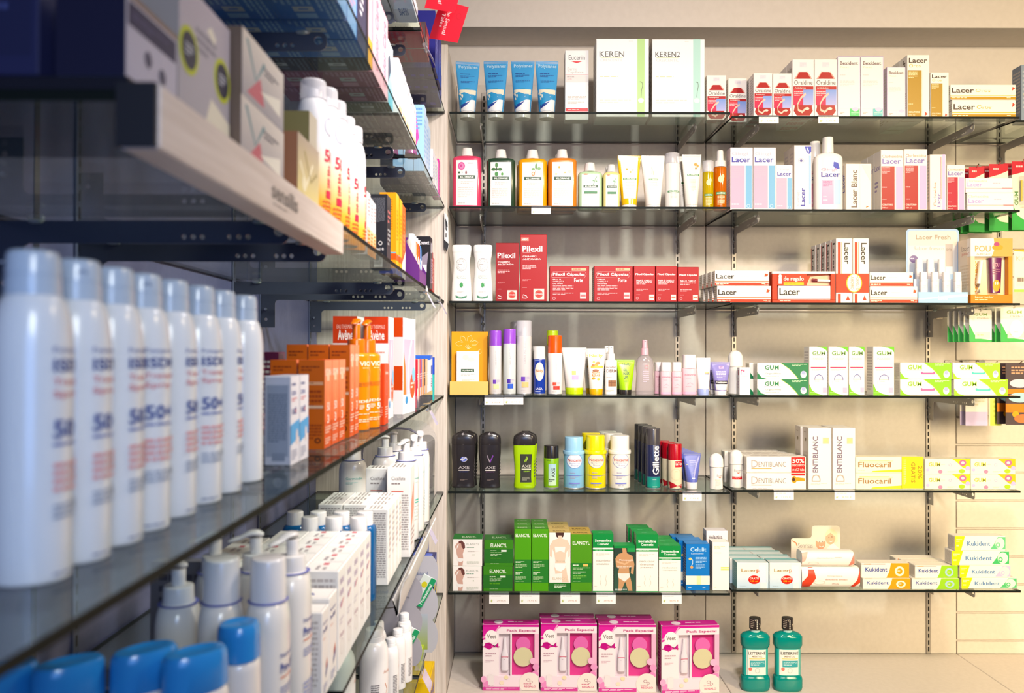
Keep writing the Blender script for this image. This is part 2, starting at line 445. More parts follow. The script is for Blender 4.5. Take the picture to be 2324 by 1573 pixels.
# shelf brackets ----------------------------------------------------
def plate_mesh(L):
    """flat pressed bracket: root plate, long arm with rounded tip and punched holes, in the local x-z plane, root at x = 0"""
    cu = bpy.data.curves.new('b', 'CURVE'); cu.dimensions = '2D'; cu.fill_mode = 'BOTH'; cu.extrude = .001
    def poly(pts):
        s = cu.splines.new('POLY'); s.points.add(len(pts)-1); s.use_cyclic_u = True
        for p, q in zip(s.points, pts): p.co = (q[0], q[1], 0, 1)
    H = .027; r = .010
    out = [(0, 0)] + [(L-r+r*math.sin(a*PI/8), -r+r*math.cos(a*PI/8)) for a in range(0, 5)] + [(L-r+r*math.cos(a*PI/8), -(H-r)-r*math.sin(a*PI/8)) for a in range(0, 5)]
    out += [(.042, -H), (.036, -.030), (.034, -.036), (.034, -.095), (0, -.095)]
    poly(out)
    def hole(x, z, rr): poly([(x+rr*math.cos(t*PI/6), z+rr*math.sin(t*PI/6)) for t in range(12)])
    hole(L-.012, -.012, .0062)
    for g in (L-.060, L-.115):
        for k in (-1, 0, 1): hole(g+k*.011, -.019, .0032)
    hole(.012, -.075, .004)
    o = bpy.data.objects.new('b', cu); COL.objects.link(o); dg = bpy.context.evaluated_depsgraph_get(); dg.update()
    me = bpy.data.meshes.new_from_object(o.evaluated_get(dg), depsgraph=dg)
    bpy.data.objects.remove(o)
    for v in me.vertices: v.co = (v.co.x, v.co.z, v.co.y)
    me.name = 'bracket_plate'; me.materials.clear(); return me
PL = {}
def bracket(x, y, z, rot, L, label, m, group):
    e = empty('shelf_bracket', label, 'shelf bracket', (x, y, z), rot, group)
    key = (round(L, 3), m.name)
    if key not in PL:
        me = plate_mesh(L); me.materials.append(m)
        ms = [('plate', me)]
        for px in (L-.034, .05): mb = MB(); loft(mb, [(-.004, .004, .002, 2), (-.003, .009, .004, 2), (.0, .011, .006, 2), (.0016, .010, .005, 2)], 'dfe6e2', 0, 18, px); ms.append(('support_pad', mb.mesh('support_pad', [FOIL])))
        mb = MB(); tube(mb, [(.012, -.006, -.05), (.012, .006, -.05)], .0035, 'c8ccd0', 0); ms.append(('rivet', mb.mesh('rivet', [FOIL])))
        PL[key] = ms
    for nm, me in PL[key]:
        o = bpy.data.objects.new(nm, me); COL.objects.link(o); o.parent = e
T = .007
names = {'A': 'top', 'B': 'second', 'C': 'third', 'D': 'fourth', 'E': 'fifth', 'F': 'lowest'}
for lv in 'ABCDEF':
    for x, wh in zip(RX, ('left end of the far left bay', 'right end of the far left bay', 'left end of the toothpaste bay', 'right end of the toothpaste bay', 'far right slatwall')):
        if x > 1.7 and lv != 'A': continue
        bracket(x, YW-.004, zl(lv)-T-.0025, -PI/2, .30, f'metal bracket under the {names[lv]} glass shelf, {wh}', METAL, 'brackets of the far unit')
for lv in 'ABCDEF':
    for i, (y, wh) in enumerate(zip(RY, ('near bay', 'near end of the middle bay', 'far end of the middle bay', 'near end of the farthest bay', 'next to the end panel'))):
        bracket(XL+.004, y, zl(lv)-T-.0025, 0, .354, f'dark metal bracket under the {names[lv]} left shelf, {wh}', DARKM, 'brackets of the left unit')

# glass shelves -----------------------------------------------------
def glass(pts, z, label, group):
    n = len(pts); vs = [(a, b, z-T) for a, b in pts]+[(a, b, z) for a, b in pts]
    me = bpy.data.meshes.new('glass_shelf')
    me.from_pydata(vs, [], [list(range(n))[::-1], list(range(n, 2*n))]+[[i, (i+1) % n, (i+1) % n+n, i+n] for i in range(n)])
    me.materials.append(GLASS); me.materials.append(EDGE)
    for i, p in enumerate(me.polygons): p.material_index = 0 if i < 2 else 1
    o = bpy.data.objects.new('glass_shelf', me); COL.objects.link(o); tag(o, label, 'shelf', group)
for lv in 'ABCDEF':
    glass([(-.2065, 2.602), (.692, 2.602), (.692, 2.965), (-.2065, 2.965)], zl(lv), f'{names[lv]} glass shelf of the far left bay', 'glass shelves of the far unit')
    glass([(.709, 2.643), (1.642, 2.643), (1.612, 2.965), (.697, 2.965)], zl(lv), f'{names[lv]} glass shelf of the far toothpaste bay', 'glass shelves of the far unit')
    for (a, b, wh) in ((.517 if lv == 'C' else .10, 1.055, 'near'), (1.064, 1.926, 'middle'), (1.934, 2.598, 'farthest')):
        xf = -.2465 if lv == 'C' and wh == 'near' else -.221
        glass([(XL+.004, a), (xf, a), (xf, b), (XL+.004, b)], zl(lv), f'{names[lv]} glass shelf in the {wh} bay of the left unit', 'glass shelves of the left unit')
glass([(1.652, 2.683), (2.5, 2.683), (2.5, 2.965), (1.592, 2.965)], zl('A'), 'top glass shelf at the far right edge over the slatwall', 'glass shelves of the far unit')

# ================================================================== kinds of packaging
FLAPC = '00000018'
def carton_mesh(w, h, d, col, P, name, side=None, top=None):
    """a folding carton: chamfered body, tuck-flap lines, and what is printed on each face"""
    mb = MB(); box(mb, -w/2, w/2, -d/2, d/2, 0, h, col, 0, min(.0011, d*.1))
    fm = face_maps(w, d, h)
    if top: print_on(mb, fm['T'], [('r', .0, .0, 1, 1, top)], o0=.00006)
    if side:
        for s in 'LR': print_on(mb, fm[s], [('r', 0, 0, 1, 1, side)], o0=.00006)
    sh = tuple(c*.55 for c in lin(top or col)); sh = '%02x%02x%02x' % tuple(int(255*min(1, c)**(1/2.2)) for c in sh)
    a = .0007/d; b = .0007/w
    print_on(mb, fm['T'], [('r', .03, .05, .97, .05+a, sh), ('r', .03, .05, .03+b, .6, sh), ('r', .97-b, .05, .97, .6, sh)], o0=.00011)
    print_on(mb, fm['B'], [('r', .03, .05, .97, .05+a, sh)])
    for f in P:
        print_on(mb, fm[f], P[f])
    return mb.mesh(name, [CARD])
def text_side(col='cdc6c0', rows=14, v0=.08, v1=.9): return [('l', .12, v0, .88, v1, rows, col)]

def carton(np, x0, x1, yt, lev, Y, d, col, P=None, on=None, name='carton_box', cat='box', group=None, behind=0, stagger=0, side=None, top=None, rot=0, bnp=None, yb=None, gap=.001):
    """one carton of the far unit measured in the photo: x0..x1 and its front top edge at distance Y; behind = copies queued behind it"""
    X, w, zt = span(x0, x1, yt, Y); z0 = on if on is not None else zl(lev) + .0002; h = zt - z0; w -= .0008
    P = dict(P or {}); P.setdefault('L', text_side()); P.setdefault('R', text_side())
    me = carton_mesh(w, h, d, col, P, name, side, top)
    o = bpy.data.objects.new(name, me); COL.objects.link(o); o.location = (X, Y+d/2, z0); o.rotation_euler = (0, 0, rot)
    tag(o, np, cat, group)
    for k in range(behind):
        dup(o, (X+stagger*(k+1), Y+d/2+(d+gap)*(k+1), z0), f'{ORD[k]} carton behind the {bnp or np}'[:160], group, rot)
    return zt + .0004

def L_carton(np, Y0, Y1, d, h, lev, col, P=None, X=-.238, z=None, name='carton_box', cat='box', group=None, side=None, top=None, rot=0, cols=0, bnp=None, step=.001):
    """one carton of the left unit, front to the right: it runs from Y0 to Y1 along the shelf; cols = copies queued towards the wall"""
    w = Y1-Y0-.001; z0 = z if z is not None else zl(lev)+.0002
    P = dict(P or {}); P.setdefault('L', text_side()); P.setdefault('R', text_side())
    me = carton_mesh(w, h, d, col, P, name, side, top)
    o = bpy.data.objects.new(name, me); COL.objects.link(o); o.location = (X-d/2, (Y0+Y1)/2, z0); o.rotation_euler = (0, 0, PI/2+rot)
    tag(o, np, cat, group)
    for k in range(cols): dup(o, (X-d/2-(d+step)*(k+1), (Y0+Y1)/2, z0), f'{ORD[k]} carton wallwards of the {bnp or np}'[:160], group, PI/2+rot)
    return z0+h+.0004

def arc_body(w, d, h, n=2, rb=.003, rt=.008, nw=None, nd=None, steps=6, n1=None):
    nw = w*.3 if nw is None else nw; nd = nw if nd is None else nd
    s = [(rb*(1-math.cos(i/3*PI/2)), w/2-rb*(1-math.sin(i/3*PI/2)), d/2-rb*(1-math.sin(i/3*PI/2)), n) for i in range(4)]
    for i in range(steps+1):
        a = i/steps*PI/2; f = 1-math.cos(a)
        s.append((h-rt+rt*math.sin(a), w/2-(w/2-nw)*f, d/2-(d/2-nd)*f, n+((n1 or n)-n)*f))
    return s
def cap_secs(r0, r1, z0, z1, rt=.002, n=2, b0=None, b1=None):
    b0 = b0 or r0; b1 = b1 or r1; s = [(z0, r0-.0006, b0-.0006, n), (z0+.0006, r0, b0, n)]
    for i in range(4):
        a = i/3*PI/2; s.append((z1-rt+rt*math.sin(a), r1-rt*(1-math.cos(a)), b1-rt*(1-math.cos(a)), n))
    return s

def place(root, np, X, Y, lev=None, z=None, rot=0, group=None):
    root.location = (X, Y, z if z is not None else zl(lev)+.0002); root.rotation_euler = (0, 0, rot); return root

def bottle(name, np, cat, X, Y, z, secs, col, caps, P=None, mi=1, rot=0, group=None, wrap=False, label=None, cols=None, prot=0):
    """root > body, cap ...; caps: list of (part name, [(secs, colour)...], material)"""
    e = empty(name, np, cat, (X, Y, z), rot, group)
    mb = MB(); loft(mb, secs, col, mi, cols=cols)
    if P: print_on(mb, body_map(secs, 0, wrap=wrap, rot=prot), P, 4, 12, 10)
    part(mb, 'body', e)
    for pn, shapes, m in caps:
        mb = MB()
        for sh in shapes:
            if sh[0] == 'tube': tube(mb, sh[1], sh[2], sh[3], m)
            elif sh[0] == 'mb': sh[1](mb)
            else: loft(mb, sh[0], sh[1], m, 28)
        part(mb, pn, e)
    return e
def behind_of(e, n, dx, dy, np, rot=None):
    for k in range(n):
        dup(e, (e.location.x+dx*(k+1), e.location.y+dy*(k+1), e.location.z), f'{ORD[k]} one behind the {np}', e.get('group'))

def tube_item(name, np, x0, x1, yt, lev, Y, col, capcol, ch, cw, P=None, cat='tube', group=None, behind=0, bdx=0, bdy=.03, rot=0, mi=1, cols=None, th=.0022, bnp=None):
    """a squeeze tube standing on its cap: crimped flat at the top, round at the cap"""
    X, w, zt = span(x0, x1, yt, Y); z0 = zl(lev)+.0002; h = zt-z0; cr = cw/2
    b = h-ch; s = []
    for i in range(11):
        f = i/10; a = cr*1.04*(1-f)+w/2*f; bb = cr*1.02*(1-f**1.3)+th*.5*f**1.3
        s.append((b*f*.93, a, max(bb, th*.5), 2+f*1.5))
    s += [(b*.935, w/2, th*.5, 4), (b, w/2, th*.5, 4)]
    e = empty(name, np, cat, (X, Y+cr, z0), rot, group)
    mb = MB(); loft(mb, s, col, mi, 36, z0=ch, cols=cols)
    if P: print_on(mb, body_map([(q[0]+ch, q[1], q[2], q[3]) for q in s], 0), P, 4, 12, 12)
    for k in range(2): print_on(mb, lambda u, v, o: (-w/2+u*w, -th/2-o, ch+b*.94+v*b*.06), [('r', .02, .25+k*.4, .98, .35+k*.4, 'c8c8cc')])
    part(mb, 'body', e)
    mb = MB(); loft(mb, cap_secs(cr, cr*1.05, 0, ch-.0003, .0012), capcol, 1, 28)
    print_on(mb, lambda u, v, o: (-cr*.5+u*cr, -cr*1.04-o, v*ch), [('r', .35, .82, .65, .86, 'b8b8ba')])
    part(mb, 'cap', e)
    if behind: behind_of(e, behind, bdx, bdy, bnp or np)
    return e

def pump_parts(col, zc, zt, rc, rh=None, reach=.03, droop=.004):
    """collar and head of a lotion pump between zc and zt"""
    hc = (zt-zc)*.42
    def head(mb):
        # a flat paddle reaching out over the nozzle, widest above the stem and curving down to its tip
        n = 9; N = 16; vs = []; fs = []; wd = rc*.62
        for i in range(n+1):
            f = i/n; x = wd*.9-(reach+wd*.9)*f; zz = zt-.0045+.0035*math.sin(min(1, f*1.5)*PI)-droop*1.6*f*f
            wy = wd*(math.sin(min(1, f*3+.12)*PI/2))*(1-.45*f); th = .0052*(1-.45*f)*(.5 if i in (0, n) else 1)
            for k in range(N):
                t = 2*PI*k/N; vs.append((x, wy*math.cos(t)*(.55 if i in (0, n) else 1), zz+th*math.sin(t)*.8))
        for i in range(n):
            for k in range(N): l = (k+1) % N; fs.append([i*N+k, (i+1)*N+k, (i+1)*N+l, i*N+l])
        fs += [list(range(N)), [n*N+k for k in range(N)][::-1]]
        mb.add(vs, fs, col, 1)
    return [('collar', [(cap_secs(rc, rc*.96, zc, zc+hc, .0015), col), (cap_secs(rc*.45, rc*.45, zc+hc, zt-.008, .0005), col)], 1), ('pump_head', [('mb', head)], 1)]

def spray_parts(col, z0, z1, r, over=None, dot='8a9098'):
    def nozzle(mb):
        loft(mb, cap_secs(r*.72, r*.66, z0+(z1-z0)*.45, z1, .002), col, 1, 20)
        print_on(mb, lambda u, v, o: (-r*.2+u*r*.4, -r*.69-o, z1-.007+v*.003), [('e', .5, .5, .5, .5, dot)])
    return [('collar', [(cap_secs(r, r*.95, z0, z0+(z1-z0)*.45, .001), col)], 1), ('spray_nozzle', [('mb', nozzle)], 1)]

def price_tag(x0, x1, y0, y1, Y, np, txt):
    X, w, z1 = span(x0, x1, y0, Y); _, _, z0 = span(x0, x1, y1, Y)
    e = empty('price_tag', np, 'price tag', (X, Y-.004, z0), 0, 'price tags on the shelf edges')
    h = z1-z0; mb = MB()
    box(mb, -w/2, w/2, -.0008, .0008, 0, h*.82, 'fbf8f4', 4, .0003)
    S = lambda u, v, o: (-w/2+u*w, -.0008-o, v*h*.82)
    print_on(mb, S, [('l', .1, .8, .92, .92, 1, 'cbbfae'), ('t', txt, .38, .22, .85, .48, 'd8b8a0'), ('r', .07, .3, .17, .36, 'b9c46a'), ('r', .1, .18, .14, .5, 'b9c46a'), ('r', .17, .42, .21, .48, 'cfd48a')], 4)
    part(mb, 'card', e)
    mb = MB(); zc = (zl(min(LEV, key=lambda k: abs(zl(k)-z1))))-z0
    box(mb, -w/2, w/2, -.0002, .0008, h*.6, zc+.001, 'ffffff', 0, .0002); box(mb, -w/2, w/2, -.0002, .016, zc+.0004, zc+.0014, 'ffffff', 0, .0002)
    part(mb, 'clip', e, [CLEARP])
def rrect(x0, x1, z0_, z1, r, n=5):
    return [(cx+r*math.cos(a), cz_+r*math.sin(a)) for cx, cz_, a0 in ((x1-r, z0_+r, -PI/2), (x1-r, z1-r, 0), (x0+r, z1-r, PI/2), (x0+r, z0_+r, PI)) for a in [a0+PI/2*i/n for i in range(n+1)]]

# ================================================================== far left bay, top shelf
W_ = 'fdfcfa'
def wave(u0, u1, a, b, n=8): return [(u0+(u1-u0)*i/n, a+(b-a)*(.5-.5*math.cos(PI*i/n))) for i in range(n+1)]
POLY = [('r', .0, .0, 1, .24, 'f0f3f5', 'f7f8f9'), ('p', [(.0, .42), (1, .42), (1, .34)] + [(1-i/8, .34-.12*math.sin(PI*i/16)) for i in range(9)], 'efe8d0'),
        ('p', [(0, .2), (0, .33), (.3, .37), (.6, .33), (1, .33), (1, .22), (.7, .22), (.4, .17), (.15, .1), (0, .06)], '2b93c8'),
        ('p', [(0, .03), (0, .11), (.35, .15), (.62, .19), (.4, .11), (.15, .06)], '1f3f92'),
        ('s', [(0, .43), (.3, .455), (.6, .44), (1, .42)], .004, '2a9aa4'),
        ('T', 'Polysianes', .12, .845, .92, .935, 'b8def2'), ('l', .17, .725, .9, .755, 1, '1d4f98'), ('l', .17, .66, .8, .715, 2, '2c66a6'), ('l', .17, .55, .85, .6, 2, '2c66a6')]
tubes = [(1031, 1086, 133, 1043, 1077), (1095, 1151, 131, 1107, 1142), (1158, 1212, 130, 1170, 1206), (1214, 1267, 131, 1223, 1258)]
for i, (a, b, yt, c, d) in enumerate(tubes):
    Y = 2.66; w = ['leftmost of the four on the top shelf', 'second from the left', 'third from the left, touching its right neighbour', 'rightmost of the four, beside the slim white carton'][i]
    e = tube_item('shower_tube', 'blue tapered tube with a white cap, ' + w, a, b, yt, 'A', Y, '4fa6e0', 'f3f1ee', .021, (d-c)*Y/F, POLY, group='blue tubes on the top shelf')
    e.rotation_euler = (0, 0, [.12, -.05, -.03, .08][i])
carton('slim tall white carton with a red arrow and red bottom stripe', 1281, 1335, 112, 'A', 2.69, .05, W_, {'F': [
    ('t', 'Eucerin', .15, .86, .84, .93, '6a6468'), ('p', [(.25, .84), (.73, .84), (.6, .825), (.49, .815), (.38, .825)], 'e0303a'), ('t', 'Dermo', .1, .71, .5, .75, 'c9bfb8'), ('t', 'Capillaire', .1, .66, .78, .7, 'c9bfb8'),
    ('r', .02, .645, .98, .65, 'e6a3a6'), ('r', .02, .54, .98, .64, 'ebe7e3'), ('l', .08, .6, .6, .62, 1, 'b9a9a6'), ('t', 'pH5', .1, .57, .28, .595, 'd08a92'), ('l', .1, .28, .9, .34, 3, 'd5cdc6'), ('l', .1, .22, .8, .26, 2, 'd5cdc6'),
    ('r', .03, .12, .97, .165, 'd8262e'), ('l', .12, .135, .9, .15, 1, 'f5c8c8')]})
def keren(c1, t): return {'F': [('r', .78, 0, .92, 1, c1), ('t', t, .06, .77, .53, .84, '55504a'), ('r', .08, .755, .5, .76, 'c8d890'), ('t', 'CRESCENTIL', .08, .71, .5, .745, 'dcd8d4'), ('l', .07, .5, .63, .52, 1, 'd8ddb8'),
        ('l', .07, .16, .66, .22, 2, 'e2ddd6'), ('e', .85, .21, .055, .03, 'f8f4f2', .55), ('e', .85, .21, .03, .016, 'fbf8f6'), ('s', [(.83, .45), (.87, .44), (.88, .4), (.86, .33), (.85, .25)], .004, '5f6a52'), ('l', .62, .965, .74, .972, 1, 'c8c4be')]}
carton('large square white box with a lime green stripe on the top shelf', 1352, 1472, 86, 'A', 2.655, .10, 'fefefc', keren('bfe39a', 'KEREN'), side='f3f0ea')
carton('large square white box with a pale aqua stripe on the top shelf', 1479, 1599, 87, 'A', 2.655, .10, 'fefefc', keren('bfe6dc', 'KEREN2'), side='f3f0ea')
def oral(small=0):
    return {'F': [('r', .33, .86, .66, .95, 'e8e4ea'), ('l', .36, .87, .64, .94, 4, 'd5d0da'), ('p', [(.2, .72), (.33, .78), (.66, .78), (.82, .72), (.9, .66), (.08, .66)], 'ac0e1a'), ('s', [(.12, .66), (.25, .74), (.3, .78)], .012, 'f0b0a0'), ('s', [(.87, .66), (.75, .74), (.7, .78)], .012, 'f0b0a0'),
        ('t', 'Oraldine', .08, .555, .93, .635, '5a4a4c'), ('r', .04, .47, .97, .53, 'b01220'), ('T', 'Antiséptico', .1, .482, .62, .515, 'fff0ec'), ('r', .04, .2, .5, .47, 'd0265a', 'd83848'), ('r', .5, .2, .97, .47, 'b8b8e8', '7f9fe0'),
        ('l', .08, .35, .5, .44, 3, 'f6c8cc'), ('p', [(.1, .17), (.06, .1), (.2, .02), (.8, .02), (.94, .1), (.9, .17), (.9, .2), (.1, .2)], 'a81018'), ('s', [(.62, .4), (.4, .33), (.24, .22), (.26, .12), (.45, .08), (.6, .14)], .022, 'f0c8b4'), ('e', .68, .14, .1, .025, 'f6dccc')],
        'B': [('l', .1, .15, .9, .85, 4, 'b05050')]}
O = oral()
carton('small red and white mouthwash carton, leftmost of the red bottle ones', 1603, 1648, 169, 'A', 2.688, .045, 'fbf4ee', O, group='red mouthwash cartons')

# second shelf ------------------------------------------------------
def klor_label(kind):
    P = [('r', .14, .07, .86, .9, 'f8f4ee'), ('r', .21, .555, .8, .62, '1f4a2c'), ('T', 'KLORANE', .28, .57, .74, .605, 'f4f6ee'), ('l', .3, .45, .8, .51, 2, 'd5cfc8'), ('l', .2, .2, .75, .4, 6, 'd9d3cc'), ('l', .2, .09, .6, .115, 1, 'bdb6b0')]
    if kind == 'rose': P += [('e', .32, .79, .12, .075, 'd55a9a'), ('e', .32, .79, .08, .05, 'e487b6'), ('e', .31, .795, .04, .025, 'c23f86'), ('s', [(.33, .72), (.35, .66)], .006, '5c7a4a'), ('e', .24, .67, .035, .02, '3f5a34'), ('e', .48, .67, .03, .03, '8a4a50'), ('l', .55, .83, .82, .85, 1, 'ddb0b0')]
    if kind == 'nettle': P += [('e', .35, .84, .05, .05, '3d7a34'), ('e', .25, .76, .08, .03, '2e6a2c'), ('e', .47, .76, .08, .03, '2e6a2c'), ('e', .35, .67, .06, .045, '3d8a3a'), ('e', .35, .76, .04, .03, '1f4a22'), ('e', .55, .67, .04, .03, '4a9a3c')]
    if kind == 'mango': P += [('e', .62, .82, .04, .06, '6a9a5a'), ('e', .72, .78, .06, .03, '7aa868'), ('e', .52, .77, .06, .025, '7aa868'), ('s', [(.63, .78), (.56, .68)], .006, '8a7a3a'), ('e', .52, .68, .06, .04, 'c8823a'), ('e', .52, .68, .035, .025, 'f0e0c8')]
    if kind == 'camo': P += [('e', .38, .8, .07, .035, 'f6efe0'), ('e', .38, .8, .03, .022, 'e8a030'), ('e', .58, .7, .05, .028, 'f4ecd8'), ('e', .58, .7, .022, .014, 'e8a030'), ('e', .75, .72, .06, .03, 'e8e4c0'), ('e', .28, .67, .04, .02, 'cfd8a8')]
    if kind == 'oat': P += [('e', .3, .9, .1, .02, 'c98a60'), ('s', [(.6, .62), (.66, .7), (.7, .78), (.76, .84)], .012, '6aa06a'), ('e', .62, .74, .04, .02, '7aa878'), ('e', .74, .72, .04, .02, '7aa878'), ('r', .24, .4, .78, .46, '2f7a44')]
    return P
def shampoo(np, x0, x1, yb, c0, c1, yc, col, kind, mi=1, behind=0, bdx=-.004, Y=2.652, name='shampoo_bottle', dep=.62, group='shampoo bottles on the second shelf'):
    X, w, zs = span(x0, x1, yb, Y); _, cw, zt = span(c0, c1, yc, Y); z0 = zl('B')+.0002; h = zs-z0; d = w*dep
    s = arc_body(w, d, h, 4.2, .003, .012, w*.2, d*.22, n1=2)
    e = bottle(name, np, 'shampoo bottle', X, Y+d/2, z0, s, col, [('cap', [(cap_secs(cw*.47, cw*.36, h-.0008, zt-z0, .002), 'f2eee8')], 1)], klor_label(kind), mi, group=group)
    if behind: behind_of(e, behind, bdx, d+.004, np)
    return e
shampoo('pink shampoo bottle with a rose on its label and white cap', 1025, 1091, 350, 1044, 1074, 331, 'd8486a', 'rose')
shampoo('dark green shampoo bottle with nettle leaves on its label', 1103, 1168, 355, 1120, 1150, 335, '25402c', 'nettle')
shampoo('bright orange shampoo bottle with a mango sprig label', 1175, 1241, 356, 1193, 1225, 336, 'f2a52c', 'mango', behind=1)
shampoo('amber brown shampoo bottle with chamomile flowers on the label', 1243, 1309, 355, 1262, 1292, 335, 'd98436', 'camo', behind=1)
shampoo('small pale green shampoo bottle between the amber and yellow ones', 1312, 1367, 386, 1324, 1354, 366, 'bcd8b0', 'oat')
shampoo('slim pale yellow bottle left of the yellow squeeze tube', 1369, 1407, 388, 1378, 1400, 371, 'efdc98', 'oat', behind=1)
KT = [('r', .12, .12, .88, .97, 'fbf6ea'), ('r', .16, .5, .84, .535, '3f8a50'), ('T', 'KLORANE', .2, .505, .8, .53, 'f8f8f0'), ('l', .3, .3, .75, .45, 5, 'd8cfc0'), ('e', .38, .72, .05, .022, 'e8b040'), ('e', .55, .66, .04, .018, 'e8b040'), ('e', .65, .7, .06, .02, 'eee4bc')]
tube_item('conditioner_tube', 'yellow framed squeeze tube with a white cap on the second shelf', 1403, 1456, 349, 'B', 2.65, 'f4c63c', 'f6f2ec', .016, .047, KT)
tube_item('conditioner_tube', 'plain white squeeze tube right of the yellow one', 1457, 1511, 349, 'B', 2.65, 'fbf6f0', 'faf4ee', .016, .047, [('r', .26, .49, .74, .525, '5a9a60'), ('T', 'KLORANE', .3, .495, .7, .52, 'f8f8f0'), ('l', .3, .3, .7, .45, 5, 'ddd4cc'), ('s', [(.42, .62), (.45, .7), (.43, .76)], .012, 'b8cfa0'), ('s', [(.5, .6), (.5, .68)], .012, 'd8cfa0')])
def can(name, np, x0, x1, yt, ycap, lev, Y, col, capcol, P=None, cat='spray can', capmat=1, behind=0, bdx=0, bdy=None, caprim=0, capw=1.0, group=None, mats=None, base='d8d8da', wrap=False, rtf=.25, bnp=None, rot=0, yb=None, dome=.003):
    X, w, zt = span(x0, x1, yt, Y); _, _, zc = span(x0, x1, ycap, Y); z0 = zl(lev)+.0002; r = w/2; hb = zc-z0; ht = zt-z0
    s = arc_body(w, w, hb, 2, .002, r*rtf, r*.72*capw)
    e = empty(name, np, cat, (X, Y+r, z0), rot, group)
    mb = MB(); loft(mb, s, col, 1)
    loft(mb, [(0, r*.97, r*.97, 2), (.0016, r*1.005, r*1.005, 2), (.003, r*1.0, r*1.0, 2)], base, 2)
    if P: print_on(mb, body_map(s, 0, wrap=wrap), P, 4, 12, 8)
    part(mb, 'body', e)
    mb = MB(); cs = cap_secs(r*capw, r*capw*.98, hb-r*.12, ht, dome)
    if caprim: cs = [(hb-r*.35, r*1.06, r*1.06, 2), (hb-r*.1, r*1.08, r*1.08, 2), (hb-r*.02, r*1.05, r*1.05, 2)] + cap_secs(r*.9, r*.9, hb, ht, dome)
    if capmat == 'clear':
        loft(mb, cs, 'ffffff', 0); part(mb, 'clear_cap', e, [FROST])
        mb = MB(); cyl(mb, 0, 0, hb-.001, hb+(ht-hb)*.5, r*.35, 'f4f2f0'); part(mb, 'nozzle', e)
    else: loft(mb, cs, capcol, capmat); part(mb, 'cap', e)
    if behind: behind_of(e, behind, bdx, bdy or w+.001, bnp or np)
    return e
can('dry_shampoo_can', 'white aerosol can with a frosted cap beside the white tubes', 1512, 1545, 344, 366, 'B', 2.652, 'fbf7f0', W_, [('r', .12, .36, .92, .4, '3f8a50'), ('T', 'KLORANE', .18, .365, .85, .395, 'f8f8f0'), ('l', .3, .2, .7, .34, 5, 'ddd4cc')], capmat='clear')
tube_item('conditioner_tube', 'narrow white tube half hidden behind the gold floral tube', 1538, 1572, 352, 'B', 2.70, 'f6f2ec', 'f4f0ea', .016, .03, [('r', .2, .45, .8, .49, '2f7a44'), ('l', .2, .2, .8, .42, 8, 'cfc8c0')])
tube_item('conditioner_tube', 'white squeeze tube with gold flowers before the orange oils', 1550, 1594, 347, 'B', 2.65, 'faf5ec', 'f6f0e8', .016, .038, [('r', .2, .57, .92, .605, '3f8a50'), ('T', 'KLORANE', .26, .575, .86, .6, 'f8f8f0'), ('e', .7, .8, .09, .03, 'caa04c'), ('e', .82, .77, .06, .03, 'caa04c'), ('e', .72, .72, .05, .025, 'a88a3c'), ('l', .3, .25, .75, .5, 9, 'ddd4c4')])
def oil(np, x0, x1, yb, yc, yt, col, Y=2.655, clear=False):
    X, w, zs = span(x0, x1, yb, Y); zc = span(x0, x1, yc, Y)[2]; zt = span(x0, x1, yt, Y)[2]; z0 = zl('B')+.0002; r = w/2
    s = arc_body(w, w, zs-z0, 2, .002, .004, r*.7)
    P = [('r', .1, .35, .85, .41, '2f8a4c'), ('T', 'KLORANE', .16, .36, .8, .4, 'f4f6e8'), ('l', .2, .1, .75, .32, 7, 'f6e8b8'), ('e', .45, .7, .22, .08, 'f2e9b0'), ('e', .6, .76, .12, .05, 'f2e9b0')]
    caps = [('collar', [(cap_secs(r*.9, r*.85, zs-z0, zc-z0, .001), 'f6f0ea')], 1), ('nozzle', [(cap_secs(r*.55, r*.5, zc-z0, zt-z0, .002), 'f6f0ea')], 1)]
    e = bottle('oil_spray', np, 'hair oil', X, Y+r, z0, s, col, caps, P, 3)
    if clear:
        mb = MB(); loft(mb, cap_secs(r, r*.98, zs-z0-.003, zt-z0+.004, .003), 'ffffff', 0, 28); part(mb, 'clear_cap', e, [FROST])
    return e
oil('yellow oil spray bottle with a clear cap at the end of the second shelf', 1597, 1622, 387, 380, 365, 'e8cc38', clear=True)
oil('orange oil spray bottle with a white spray top', 1623, 1652, 376, 362, 338, 'ee8420')

